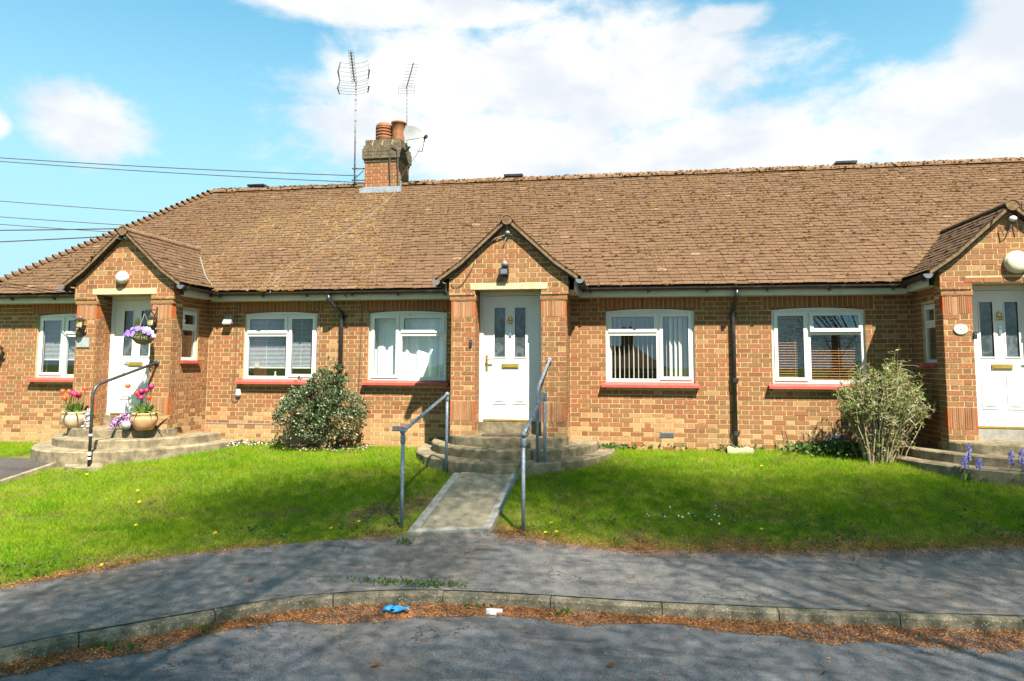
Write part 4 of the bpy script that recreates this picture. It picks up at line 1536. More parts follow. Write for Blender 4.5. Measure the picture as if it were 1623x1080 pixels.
def flank_window(c, s):
    """narrow window in the flank of a porch"""
    X = c + s * (PFLANK - 0.035)
    y0, y1, z0, z1 = -0.785, -0.33, 1.425, 2.285
    f = MB()
    d = 0.05 * -s
    tr = z1 - 0.31
    for (ya, yb, za, zb) in ((y0, y0 + 0.05, z0, z1), (y1 - 0.05, y1, z0, z1), (y0 + 0.05, y1 - 0.05, z0, z0 + 0.05), (y0 + 0.05, y1 - 0.05, z1 - 0.05, z1), (y0 + 0.05, y1 - 0.05, tr - 0.035, tr + 0.035)):
        f.box(X, X + d, ya, yb, za, zb)
    win = f.build('side_window', M['pvc'], HOUSE)
    sh = MB()
    for (ya, yb, za, zb) in ((y0 + 0.03, y0 + 0.08, tr + 0.02, z1 - 0.03), (y1 - 0.08, y1 - 0.03, tr + 0.02, z1 - 0.03), (y0 + 0.08, y1 - 0.08, tr + 0.02, tr + 0.07), (y0 + 0.08, y1 - 0.08, z1 - 0.08, z1 - 0.03)):
        sh.box(X + 0.015 * s, X - 0.02 * s, ya, yb, za, zb)
    sh.build('sash', M['pvc'], win)
    for za, zb in ((z0 + 0.05, tr - 0.035), (tr + 0.07, z1 - 0.08)):
        g_ = MB()
        xx = X - 0.012 * s
        q = [(xx, y0 + 0.05, za), (xx, y1 - 0.05, za), (xx, y1 - 0.05, zb), (xx, y0 + 0.05, zb)]
        g_.add(q, [(0, 1, 2, 3)] if s > 0 else [(3, 2, 1, 0)])
        g_.build('pane', M['glass'], win)
    sl = MB()
    sl.box(c + s * (PFLANK - 0.03), c + s * (PFLANK + 0.06), y0 - 0.03, y1 + 0.03, z0 - 0.055, z0 - 0.004)
    sl.build('sill', M['red_sill'], win)


flank_window(PORCHES[0][0], 1)
flank_window(PORCHES[2][0], -1)
# dark hall behind each porch
for c, dz in PORCHES:
    m = MB()
    m.box(c - 0.60, c + 0.60, -0.55, -0.53, 0.3, 2.52)
    m.build('hall_screen', M['room'], HOUSE)


# ---------------------------------------------------------------- doors
def door(c, dz, handle_side, number=None, brass_handle=True):
    y = -0.775
    z0, z1 = 0.49 + dz * 0.4, 2.525
    fr = MB()
    x0, x1 = c - 0.505, c + 0.505
    fr.box(x0, x0 + 0.065, y, y + 0.07, z0 - 0.005, z1); fr.box(x1 - 0.065, x1, y, y + 0.07, z0 - 0.005, z1)
    fr.box(x0 + 0.065, x1 - 0.065, y, y + 0.07, z1 - 0.065, z1)
    fr.box(x0 + 0.063, x0 + 0.078, y + 0.02, y + 0.06, z0 + 0.03, z1 - 0.065); fr.box(x1 - 0.078, x1 - 0.063, y + 0.02, y + 0.06, z0 + 0.03, z1 - 0.065)
    dr = fr.build('door', M['pvc'], HOUSE)
    # leaf, built around the two glazed slots
    lx0, lx1, ly = c - 0.437, c + 0.437, y + 0.022
    lz0, lz1 = z0 + 0.035, z1 - 0.07
    gz0, gz1 = lz0 + 0.97, lz0 + 1.745
    gs = [(c - 0.265, c - 0.095), (c + 0.06, c + 0.23)]
    lf = MB()
    lf.box(lx0, lx1, ly, ly + 0.045, lz0, gz0); lf.box(lx0, lx1, ly, ly + 0.045, gz1, lz1)
    lf.box(lx0, gs[0][0], ly, ly + 0.045, gz0, gz1); lf.box(gs[0][1], gs[1][0], ly, ly + 0.045, gz0, gz1); lf.box(gs[1][1], lx1, ly, ly + 0.045, gz0, gz1)
    lf.build('leaf', M['door'], dr)
    for (a, b) in gs:
        g_ = MB()
        g_.box(a - 0.002, b + 0.002, ly + 0.016, ly + 0.022, gz0 - 0.002, gz1 + 0.002)
        g_.build('glazing', M['obscure'], dr)
        t = MB()
        for (q0, q1, r0, r1) in ((a - 0.016, a, gz0 - 0.016, gz1 + 0.016), (b, b + 0.016, gz0 - 0.016, gz1 + 0.016), (a, b, gz0 - 0.016, gz0), (a, b, gz1, gz1 + 0.016)):
            t.box(q0, q1, ly - 0.008, ly + 0.016, r0, r1)
        t.build('glazing_bead', M['door'], dr)
        # raised lower panel
        p = MB()
        pz0, pz1 = lz0 + 0.235, lz0 + 0.70
        xa, xb = a - 0.02, b + 0.02
        for (q0, q1, r0, r1) in ((xa, xa + 0.022, pz0, pz1), (xb - 0.022, xb, pz0, pz1), (xa + 0.022, xb - 0.022, pz0, pz0 + 0.022), (xa + 0.022, xb - 0.022, pz1 - 0.022, pz1)):
            p.box(q0, q1, ly - 0.009, ly + 0.001, r0, r1)
        i0, i1, j0, j1 = xa + 0.045, xb - 0.045, pz0 + 0.045, pz1 - 0.045
        p.add([(i0 - 0.02, ly - 0.001, j0 - 0.02), (i1 + 0.02, ly - 0.001, j0 - 0.02), (i1 + 0.02, ly - 0.001, j1 + 0.02), (i0 - 0.02, ly - 0.001, j1 + 0.02),
               (i0, ly - 0.013, j0), (i1, ly - 0.013, j0), (i1, ly - 0.013, j1), (i0, ly - 0.013, j1)],
              [(4, 5, 6, 7), (0, 1, 5, 4), (1, 2, 6, 5), (2, 3, 7, 6), (3, 0, 4, 7)])
        p.build('raised_panel', M['door'], dr)
    # letter plate
    l = MB()
    lzc = lz0 + 0.83
    l.box(c - 0.145, c + 0.125, ly - 0.014, ly - 0.001, lzc - 0.036, lzc + 0.036)
    l.box(c - 0.125, c + 0.105, ly - 0.022, ly - 0.014, lzc - 0.022, lzc + 0.020)
    l.build('letter_plate', M['brass'], dr)
    # knocker
    k = MB()
    kz = lz0 + 1.545
    k.lathe((c - 0.012, ly - 0.002, kz + 0.02), [(0.034, 0), (0.038, 0.008), (0.02, 0.02)], 14, axis=(0, -1, 0))
    ring = [(c - 0.012 + 0.036 * math.cos(t), ly - 0.026, kz - 0.012 + 0.044 * math.sin(t)) for t in np.linspace(math.pi * 0.9, 2.1 * math.pi, 11)]
    k.tube(ring, 0.0085, 6)
    k.add([(c - 0.03, ly - 0.014, kz + 0.045), (c + 0.006, ly - 0.014, kz + 0.045), (c - 0.012, ly - 0.014, kz + 0.085)], [(0, 1, 2)])
    k.build('knocker', M['brass'], dr)
    k = MB()
    k.lathe((c - 0.012, ly - 0.001, kz - 0.15), [(0.013, 0), (0.013, 0.012)], 10, axis=(0, -1, 0))
    k.box(c - 0.030, c + 0.008, ly - 0.02, ly - 0.001, kz - 0.25, kz - 0.19)
    k.build('spy_hole', M['chrome'], dr)
    # lever handle
    hm = M['brass'] if brass_handle else M['chrome']
    h = MB()
    hx = c + handle_side * 0.385
    hz = lz0 + 0.88
    h.box(hx - 0.017, hx + 0.017, ly - 0.014, ly - 0.001, hz - 0.12, hz + 0.12)
    h.tube([(hx, ly - 0.014, hz + 0.05), (hx, ly - 0.05, hz + 0.05), (hx - handle_side * 0.02, ly - 0.055, hz + 0.05), (hx - handle_side * 0.115, ly - 0.05, hz + 0.045)], 0.010, 8)
    h.lathe((hx, ly - 0.013, hz - 0.05), [(0.012, 0), (0.012, 0.01)], 10, axis=(0, -1, 0))
    h.build('handle', hm, dr)
    # weather bar and threshold
    w = MB()
    w.box(c - 0.43, c + 0.43, ly - 0.03, ly + 0.02, z0 + 0.006, z0 + 0.036)
    w.build('weather_bar', M['brass'], dr)
    w = MB()
    w.box(c - PIN + 0.002, c + PIN - 0.002, y - 0.06, y + 0.09, 0.25, z0 - 0.006)
    w.build('threshold', M['step'] if dz == 0 else M['slab_edge'], dr)
    return dr


d_left = door(PORCHES[0][0], 0.0, 1, brass_handle=False)
d_mid = door(PORCHES[1][0] - 0.01, 0.0, -1)
d_right = door(PORCHES[2][0], 0.05, 1)
# house number 4 on the left door
m = MB()
cx4, cz4, ly = PORCHES[0][0] - 0.205, 1.355, -0.775 + 0.020
for (q0, q1, r0, r1) in ((0.028, 0.040, -0.04, 0.04), (-0.022, 0.052, -0.016, -0.004)):
    m.box(cx4 + q0, cx4 + q1, ly - 0.004, ly, cz4 + r0, cz4 + r1)
m.add([(cx4 - 0.022, ly - 0.0035, cz4 - 0.006), (cx4 - 0.010, ly - 0.0035, cz4 - 0.006), (cx4 + 0.040, ly - 0.0035, cz4 + 0.04), (cx4 + 0.028, ly - 0.0035, cz4 + 0.04)], [(0, 1, 2, 3)])
m.build('house_number', M['black'], d_left)
# key pad by the centre door, dark trim by the right one

# ---------------------------------------------------------------- door steps
def half_oval(cx, a, y0, y1, n=28, p=2.0):
    """half oval in plan: half width a, from y0 (back) out to y1 (front)"""
    pts = []
    for i in range(n + 1):
        t = math.pi * i / n
        ct, st = math.cos(t), math.sin(t)
        pts.append((cx - a * math.copysign(abs(ct) ** (2 / p), ct), y0 + (y1 - y0) * abs(st) ** (2 / p)))
    return pts


STEP_SHAPES = []


def steps(c, dz, label, low):
    root = thing('door_steps', label, 'steps', (c, -1.0, 0.0), 'rounded concrete steps up to the front doors')
    specs = [(0.31 + dz, 0.905, -0.95, -1.50, 2.6), (0.18 + dz, 1.33, -0.25, -1.87, 2.1), (0.05 + dz, 1.60, -0.05, -2.27, 2.0)]
    for k, (z, a, y0, y1, p) in enumerate(specs):
        pts = half_oval(c, a, y0, y1, 36, p)
        zb = low if k == 2 else z - 0.22
        m = MB()
        n = len(pts)
        ins = [(px + (c - px) * 0.012, py + (y0 - py) * 0.012) for px, py in pts]
        vs = []
        for (px, py), (qx, qy) in zip(pts, ins):
            j = random.uniform(-0.006, 0.006)
            vs += [(px + j, py + j, zb), (px + j * 0.6, py + j * 0.6, z - 0.018), (qx, qy, z + random.uniform(-0.003, 0.002))]
        fs = []
        for i in range(n - 1):
            for q in range(2):
                fs.append((i * 3 + q, (i + 1) * 3 + q, (i + 1) * 3 + q + 1, i * 3 + q + 1))
        o = len(vs)
        vs.append((c, y0, z))
        for i in range(n - 1):
            fs.append((i * 3 + 2, (i + 1) * 3 + 2, o))
        if k == 0:   # landing running back between the piers
            vs += [(c - 0.905, -0.70, z), (c + 0.905, -0.70, z)]
            fs.append((o + 1, 2, (n - 1) * 3 + 2, o + 2))
            vs += [(c - 0.905, -0.86, zb), (c - 0.905, -0.86, z - 0.018), (c + 0.905, -0.86, zb), (c + 0.905, -0.86, z - 0.018)]
            fs.append((0, 1, o + 4, o + 3)); fs.append(((n - 1) * 3 + 1, (n - 1) * 3, o + 5, o + 6))
        m.add(vs, fs)
        m.build('step', M['step'], root)
        if k == 2:
            STEP_SHAPES.append((c, a, y0, y1))
    # fallen scraps on the treads
    return root


steps(PORCHES[0][0], 0.0, 'three rounded concrete steps with flower pots and a black handrail', -0.40)
steps(PORCHES[1][0], 0.0, 'three dark mossy concrete steps at the head of the short straight path', -0.40)
steps(PORCHES[2][0], 0.05, 'three rounded concrete steps behind the bluebells, under the cream round lamp', -0.40)

m = MB()
m.box(-2.20, -1.52, -1.27, -0.93, 0.312, 0.330)
tag(m.build('door_mat', M['mat_rubber']), 'flat brown door mat lying on the top step of the middle door', 'door mat')

# ---------------------------------------------------------------- front path and side path
def ground_quad(m, pts_l, pts_r, lift, thick=0.03, n=14):
    vs = []
    for i in range(n + 1):
        t = i / n
        for P in (pts_l, pts_r):
            x = P[0][0] * (1 - t) + P[1][0] * t
            y = P[0][1] * (1 - t) + P[1][1] * t
            z = Tz(x, y) + lift + random.uniform(-0.002, 0.002)
            vs += [(x, y, z), (x, y, z - thick)]
    fs = []
    for i in range(n):
        a = i * 4
        fs += [(a, a + 4, a + 6, a + 2)[::-1], (a, a + 1, a + 5, a + 4)[::-1], (a + 2, a + 6, a + 7, a + 3)[::-1]]
    fs += [(0, 2, 3, 1)[::-1], (n * 4, n * 4 + 1, n * 4 + 3, n * 4 + 2)[::-1]]
    m.add(vs, fs)


path = bpy.data.objects.new('front_path', None)
COL.objects.link(path)
tag(path, kind='structure')
m = MB()
ground_quad(m, [(-2.27, -2.29), (-2.31, -4.02)], [(-1.58, -2.24), (-1.62, -3.93)], 0.030, 0.08)
m.build('path_slab', M['slab'], path)
for pl, pr in ((((-2.365, -2.26), (-2.42, -4.13)), ((-2.273, -2.26), (-2.313, -4.13))), (((-1.577, -2.22), (-1.617, -3.97)), ((-1.487, -2.22), (-1.525, -3.97))),
               (((-2.27, -2.24), (-2.27, -2.287)), ((-1.58, -2.24), (-1.58, -2.237))), (((-2.311, -4.024), (-2.316, -4.13)), ((-1.619, -3.934), (-1.616, -3.975)))):
    m = MB()
    ground_quad(m, pl, pr, 0.036, 0.08)
    m.build('path_edging', M['slab_edge'], path)
sp = bpy.data.objects.new('side_path', None)
COL.objects.link(sp)
tag(sp, kind='structure')
SP_L = [(-9.95, -1.85), (-11.4, -3.6)]
SP_R = [(-8.50, -2.06), (-8.72, -3.5)]
m = MB()
ground_quad(m, SP_L, SP_R, 0.024, 0.08)
m.build('path_surface', M['side_path'], sp)
m = MB()
ground_quad(m, SP_R, [(SP_R[0][0] + 0.075, SP_R[0][1]), (SP_R[1][0] + 0.075, SP_R[1][1])], 0.040, 0.08)
m.build('path_edging', M['step'], sp)
m = MB()
zf = lambda x, y: Tz(x, y) + 0.03
fp = [(-8.42, -2.10), (-7.72, -2.20), (-7.62, -2.34), (-7.80, -2.46), (-8.2, -2.40)]
m.add([(x, y, -0.35) for x, y in fp] + [(x, y, zf(x, y)) for x, y in fp], [(i, (i + 1) % 5, 5 + (i + 1) % 5, 5 + i)[::-1] for i in range(5)] + [(9, 8, 7, 6, 5)])
m.build('rail_footing', M['step'], sp)
m = MB()
m.prism([(1.47, -0.30), (1.86, -0.30), (1.84, -0.02), (1.50, -0.02)], -0.1, 0.105)
tag(m.build('gully_block', M['gully']), 'cream concrete gully block under the right-hand downpipe', 'drain block')


# ---------------------------------------------------------------- handrails
def handrail(label, parts, mat, fit, r=0.021, base=(0, 0, 0), group=None):
    t = thing('handrail', label, 'handrail', base, group)
    for nm, pts in parts:
        m = MB()
        m.tube(pts, r, 10)
        m.build(nm, mat, t, True)
    for (p, d, rr, l) in fit:
        m = MB()
        p, d = Vector(p), Vector(d).normalized()
        m.tube([p - d * l / 2, p - d * l * 0.3, p + d * l * 0.3, p + d * l / 2], [rr * 0.85, rr, rr, rr * 0.85], 10)
        m.build('clamp_fitting', mat, t, True)
    return t


def bend(p0, p1, p2, k=0.09, n=6):
    p0, p1, p2 = Vector(p0), Vector(p1), Vector(p2)
    a, b = p1 + (p0 - p1).normalized() * k, p1 + (p2 - p1).normalized() * k
    out = [p0]
    for i in range(n + 1):
        t = i / n
        out.append((a * (1 - t) + p1 * t) * (1 - t) + (p1 * (1 - t) + b * t) * t)
    out.append(p2)
    return out


for (lab, fx, fy, bx, by) in (('grey tube handrail on two posts, left side of the front path', -2.555, -3.92, -2.52, -2.08),
                              ('grey tube handrail on two posts, right side of the front path', -1.165, -3.95, -1.165, -1.95)):
    f0, b0 = Tz(fx, fy), Tz(bx, by)
    ft = Vector((fx, fy, f0 + 1.06))
    bt = Vector((bx, by, b0 + 1.06))
    d = (bt - ft).normalized()
    handrail(lab, [('post', [(fx, fy, f0 - 0.1), ft - Vector((0, 0, 0.03))]), ('post', [(bx, by, b0 - 0.1), bt - Vector((0, 0, 0.03))]),
                   ('rail', [ft - d * 0.02, bt + d * 0.02])], M['galv'],
             [(ft, d, 0.031, 0.075), (bt, d, 0.031, 0.07), (ft - Vector((0, 0, 0.09)), (0, 0, 1), 0.029, 0.10), (bt - Vector((0, 0, 0.06)), (0, 0, 1), 0.028, 0.07)],
             base=(fx, fy, f0), group='grey handrails either side of the front path')
p0, p1, p2 = (-1.27, -1.93, 0.0), (-1.27, -1.93, 1.03), (-1.19, -1.15, 1.44)
handrail('grey bent handrail rising from the steps to the right-hand brick pier', [('rail', bend(p0, p1, p2, 0.14))], M['galv'], [((-1.19, -1.145, 1.443), (0, 1, 0), 0.04, 0.02)], base=p0)
p0, p1, p2 = (-7.85, -2.34, -0.2), (-7.85, -2.34, 1.03), (-7.70, -1.16, 1.375)
t = handrail('black painted handrail with worn white paint beside the left steps', [('rail', bend(p0, p1, p2, 0.16))], M['black_rail'], [((-7.70, -1.135, 1.38), (0, 1, 0), 0.045, 0.02)], r=0.023, base=p0)
m = MB()
for z, h in ((-0.04, 0.03), (0.02, 0.05), (0.30, 0.03)):
    m.tube([(-7.85, -2.34, z), (-7.85, -2.34, z + h)], 0.0238, 10, cap=False)
m.build('worn_paint', M['white_plastic'], t)


# ---------------------------------------------------------------- lamps and small things on the walls
def round_lamp(x, z, r, mat, label, y=GFR):
    t = thing('bulkhead_lamp', label, 'lamp', (x, y, z))
    m = MB()
    m.lathe((x, y, z), [(r * 0.96, 0.0), (r, 0.01), (r, 0.05), (r * 0.97, 0.056)], 28, axis=(0, -1, 0))
    m.build('lamp_base', M['pvc'] if mat is M['opal'] else mat, t, False)
    m = MB()
    m.lathe((x, y - 0.05, z), [(r * 0.95, 0.0), (r * 0.93, 0.02), (r * 0.75, 0.042), (r * 0.4, 0.055), (0.001, 0.058)], 28, axis=(0, -1, 0))
    m.build('diffuser', mat, t, True)


round_lamp(-8.375, 2.80, 0.105, M['opal'], 'white round bulkhead lamp in the left-hand gable')
round_lamp(5.225, 2.80, 0.155, M['cream_opal'], 'large cream round bulkhead lamp in the right-hand gable')

t = thing('security_light', 'black floodlight with a grey sensor ball above the middle door', 'security light', (-1.875, GFR, 2.78))
m = MB()
m.box(-1.945, -1.805, GFR - 0.10, GFR - 0.02, 2.735, 2.835)
m.build('lamp_body', M['black'], t)
m = MB()
m.box(-1.925, -1.825, GFR - 0.103, GFR - 0.1, 2.750, 2.82)
m.build('lamp_glass', M['grey_pvc'], t)
m = MB()
m.ball((-1.865, GFR - 0.07, 2.90), 0.055, 0.055, 0.05, 12, 8)
m.build('sensor', M['aluminium'], t, True)
m = MB()
m.box(-1.91, -1.82, GFR - 0.03, GFR - 0.002, 2.70, 2.95)
m.build('bracket', M['black'], t)
for i, sgn in enumerate((-1, 1)):
    m = MB()
    m.tube([(-1.88 + sgn * 0.03, GFR - 0.05, 2.735), (-1.88 + sgn * 0.06, GFR - 0.03, 2.68), (-1.88 + sgn * 0.085 - 0.03, GFR - 0.012, 2.615)], 0.005, 5)
    m.build('lamp_lead', M['cable'], t)


def lantern(x, y, z, label):
    """small black coach lantern on a wall bracket; y is the wall face"""
    t = thing('wall_lantern', label, 'lantern', (x, y, z), 'black coach lanterns on the brickwork')
    yy = y - 0.115
    m = MB()
    m.lathe((x, yy, z), [(0.02, 0.0), (0.052, 0.012), (0.05, 0.02), (0.022, 0.026)], 6)
    m.lathe((x, yy, z + 0.135), [(0.085, 0), (0.09, 0.006), (0.055, 0.03), (0.02, 0.048), (0.008, 0.07)], 6)
    for k in range(6):
        a = k * math.pi / 3
        m.tube([(x + 0.048 * math.cos(a), yy + 0.048 * math.sin(a), z + 0.02), (x + 0.07 * math.cos(a), yy + 0.07 * math.sin(a), z + 0.137)], 0.005, 4)
    m.build('lantern_frame', M['black'], t)
    m = MB()
    m.lathe((x, yy, z + 0.024), [(0.044, 0), (0.064, 0.11)], 6)
    m.build('lantern_glass', M['lantern_glass'], t)
    m = MB()
    m.tube([(x, yy, z + 0.005), (x, yy + 0.01, z - 0.05), (x, yy + 0.06, z - 0.085), (x, y - 0.004, z - 0.06)], 0.011, 6)
    m.ball((x, yy + 0.02, z - 0.04), 0.025, 0.025, 0.03, 8, 6)
    m.lathe((x, y - 0.002, z - 0.06), [(0.05, 0), (0.045, 0.012), (0.02, 0.02)], 12, axis=(0, -1, 0))
    m.build('bracket', M['black'], t, True)


lantern(-9.085, PFR, 1.945, 'black coach lantern above the slate plaque on the left pier')
lantern(-7.775, PFR, 1.975, 'black coach lantern behind the hanging basket on the left porch')
lantern(-11.735, 0.0, 1.505, 'black coach lantern on the far left wall beside the window')
t = tag(bpy.data.objects.new('name_plaque', None), 'blank grey slate plaque on the left brick pier', 'plaque')
COL.objects.link(t); t.location = (-9.09, PFR, 1.715); BASE[t.name] = tuple(t.location)
m = MB()
m.box(-9.21, -8.975, PFR - 0.016, PFR - 0.003, 1.635, 1.80)
m.build('plaque_board', M['slate'], t)
t = thing('house_plaque', 'oval cream ceramic plaque with dark flower dots on the right pier', 'plaque', (4.505, PFR, 1.885))
m = MB()
vs = []
for (s_, dy) in ((1.0, -0.004), (1.0, -0.012), (0.9, -0.018), (0.001, -0.018)):
    for k in range(28):
        a = 2 * math.pi * k / 28
        vs.append((4.505 + 0.092 * s_ * math.cos(a), PFR + dy, 1.885 + 0.073 * s_ * math.sin(a)))
fs = [(r_ * 28 + k, r_ * 28 + (k + 1) % 28, (r_ + 1) * 28 + (k + 1) % 28, (r_ + 1) * 28 + k) for r_ in range(3) for k in range(28)]
m.add(vs, fs)
m.build('plaque_oval', M['ceramic'], t)
m = MB()
for k in range(6):
    a = 2 * math.pi * (k + 0.5) / 6
    m.lathe((4.505 + 0.055 * math.cos(a), PFR - 0.0178, 1.885 + 0.042 * math.sin(a)), [(0.011, 0), (0.009, 0.002)], 8, axis=(0, -1, 0))
m.build('painted_flower', M['slate'], t)
m = MB()
m.lathe((4.505, PFR - 0.0178, 1.885), [(0.010, 0), (0.008, 0.002)], 8, axis=(0, -1, 0))
m.build('painted_centre', M['red_sill'], t)
# bell pushes
for (x, z, mt, lab) in ((-2.405, 1.70, 'black', 'slim dark box on the left pier beside the middle door'), (4.685, 1.80, 'black', 'dark bell push on the reveal by the right-hand door')):
    t = thing('bell_push', lab, 'bell push', (x, PFR, z))
    m = MB()
    m.box(x - 0.02, x + 0.02, PFR - 0.02, PFR - 0.003, z - 0.05, z + 0.05)
    m.build('bell_body', M[mt], t)
    m = MB()
    m.box(x - 0.009, x + 0.009, PFR - 0.024, PFR - 0.0202, z + 0.012, z + 0.03)
    m.build('button', M['grey_pvc'], t)
# cowl vent and flue box on the wall left of the second window
t = thing('vent_cowl', 'small grey vent cowl high on the wall by the left porch', 'vent', (-7.10, 0, 2.15))
m = MB()
m.add([(-7.18, -0.003, 2.09), (-7.02, -0.003, 2.09), (-7.02, -0.003, 2.23), (-7.18, -0.003, 2.23), (-7.18, -0.12, 2.09), (-7.02, -0.12, 2.09), (-7.03, -0.05, 2.225), (-7.17, -0.05, 2.225)],
      [(4, 5, 6, 7), (0, 4, 7, 3), (5, 1, 2, 6), (7, 6, 2, 3), (0, 1, 5, 4)])
m.build('hood', M['stone'], t)
m = MB()
m.box(-7.175, -7.025, -0.115, -0.01, 2.075, 2.088)
m.build('damper', M['pvc'], t)
t = thing('junction_box', 'small white cable box low on the wall under the second window', 'cable box', (-6.87, 0, 0.87))
m = MB()
m.box(-6.91, -6.83, -0.04, -0.003, 0.815, 0.93)
m.build('box_lid', M['pvc'], t)
m = MB()
m.box(-6.905, -6.835, -0.036, -0.004, 0.79, 0.814)
m.build('box_base', M['grey_pvc'], t)


def cable(pts, r, label, mat='cable', name='cable'):
    base = pts[0]
    P = [Vector(p) for p in pts]
    # smooth
    out = []
    for i in range(len(P) - 1):
        p0, p1, p2, p3 = P[max(i - 1, 0)], P[i], P[i + 1], P[min(i + 2, len(P) - 1)]
        for k in range(5):
            t_ = k / 5
            out.append(0.5 * ((2 * p1) + (-p0 + p2) * t_ + (2 * p0 - 5 * p1 + 4 * p2 - p3) * t_ ** 2 + (-p0 + 3 * p1 - 3 * p2 + p3) * t_ ** 3))
    out.append(P[-1])
    m = MB()
    m.tube(out, r, 5)
    o = m.build(name, M[mat])
    return tag(o, label, 'cable')


cable([(-6.96, -0.012, 2.47), (-6.955, -0.012, 1.9), (-6.97, -0.012, 1.2), (-7.0, -0.012, 0.8), (-6.96, -0.012, 0.70), (-6.88, -0.012, 0.72), (-6.87, -0.02, 0.79)], 0.005, 'thin dark cable looping down to the white box under the window')
cable([(-5.52, -0.205, 2.56), (-5.50, -0.17, 2.44), (-5.39, -0.02, 2.30), (-5.385, -0.012, 2.0), (-5.39, -0.012, 1.25)], 0.006, 'pale cable running down the edge of the second window', 'grey_cable')
cable([(-4.86, -0.23, 2.58), (-4.78, -0.2, 2.50), (-4.62, -0.02, 2.44), (-4.615, -0.012, 1.6), (-4.64, -0.012, 0.7)], 0.006, 'dark cable down the wall between the left downpipe and the net curtain window')
c = PORCHES[1][0]
cable([(c - 0.03, GFR - 0.05, 3.52), (c + 0.0, GFR - 0.03, 3.38), (c - 0.25, GFR - 0.03, 3.27), (c - 0.55, GFR - 0.03, 3.02), (c - 0.85, GFR - 0.03, 2.78), (c - 0.95, GFR - 0.02, 2.70)], 0.010,
      'grey cable sagging along the left verge of the middle gable', 'grey_cable')
cable([(c + 0.02, GFR - 0.03, 3.36), (c + 0.15, GFR - 0.03, 3.33), (c + 0.3, GFR - 0.03, 3.25)], 0.007, 'short cable running to the right verge of the middle gable')
cable([(c - 0.02, GFR - 0.04, 3.56), (c + 0.0, GFR - 0.06, 3.46), (c + 0.0, GFR - 0.03, 3.38), (c - 0.05, GFR - 0.04, 3.24), (c - 0.06, GFR - 0.02, 3.2)], 0.008, 'cable loop hanging from the peak of the middle gable', 'grey_cable')
cable([(c - 0.5, GFR - 0.02, 3.04), (c - 0.56, GFR - 0.012, 2.85), (c - 0.72, GFR - 0.012, 2.60), (c - 0.85, GFR - 0.012, 2.57), (c - 0.89, GFR - 0.012, 2.62)], 0.005, 'thin black wire looping over the bricks left of the middle lintel')
t = thing('cable_bracket', 'grey insulator bracket in the peak of the middle gable', 'bracket', (c, GFR, 3.38))
m = MB()
m.ball((c, GFR - 0.04, 3.385), 0.04, 0.035, 0.035, 8, 6)
m.build('insulator', M['aluminium'], t, True)
m = MB()
m.box(c - 0.02, c + 0.02, GFR - 0.03, GFR - 0.002, 3.34, 3.43)
m.build('plate', M['galv'], t)
c = PORCHES[2][0]
t = thing('cable_bracket', 'white insulator bracket with dark wires in the right-hand gable', 'bracket', (c + 0.02, GFR, 3.40))
m = MB()
m.ball((c + 0.02, GFR - 0.05, 3.40), 0.055, 0.04, 0.04, 10, 6)
m.build('insulator', M['pvc'], t, True)
m = MB()
m.tube([(c + 0.02, GFR - 0.04, 3.37), (c - 0.03, GFR - 0.05, 3.22), (c - 0.1, GFR - 0.05, 3.17), (c - 0.13, GFR - 0.03, 3.28)], 0.009, 5)
m.tube([(c + 0.12, GFR - 0.08, 3.62), (c + 0.14, GFR - 0.06, 3.5), (c + 0.06, GFR - 0.05, 3.38), (c + 0.08, GFR - 0.04, 3.22)], 0.008, 5)
m.build('wire_loop', M['cable'], t)
c = PORCHES[0][0]
t = thing('cable_bracket', 'cluster of black insulators under the left-hand gable peak', 'bracket', (c, GFR, 3.47))
m = MB()
for dx, dz_ in ((-0.05, 0.02), (0.04, 0.05), (0.02, -0.02), (-0.10, -0.03), (0.07, -0.01)):
    m.lathe((c + dx, GFR - 0.07, 3.47 + dz_), [(0.016, 0), (0.025, 0.02), (0.012, 0.03), (0.024, 0.045), (0.010, 0.06)], 8)
m.build('insulator', M['cable'], t, True)
m = MB()
m.box(c - 0.12, c + 0.09, GFR - 0.075, GFR - 0.004, 3.44, 3.46)
m.build('cross_arm', M['cable'], t)

# overhead lines from a pole left of the picture, cables over the roof
t = thing('telegraph_pole', 'wooden telegraph pole beyond the left end of the terrace', 'telegraph pole', (-27, 3.0, -0.8))
m = MB()
m.tube([(-27, 3.0, -0.8), (-27, 3.0, 8.2)], [0.15, 0.11], 12)
m.build('pole', M['timber'], t, True)
m = MB()
m.box(-27.08, -26.92, 2.2, 3.8, 7.55, 7.65)
m.build('cross_arm', M['timber'], t)


def sag_line(a, b, sag, label, r=0.011):
    a, b = Vector(a), Vector(b)
    pts = []
    for i in range(25):
        t_ = i / 24
        p = a * (1 - t_) + b * t_
        p.z -= sag * 4 * t_ * (1 - t_)
        pts.append(p)
    m = MB()
    m.tube(pts, r, 5)
    o = m.build('overhead_cable', M['cable'])
    tag(o, label, 'cable', 'overhead cables left of the roof')


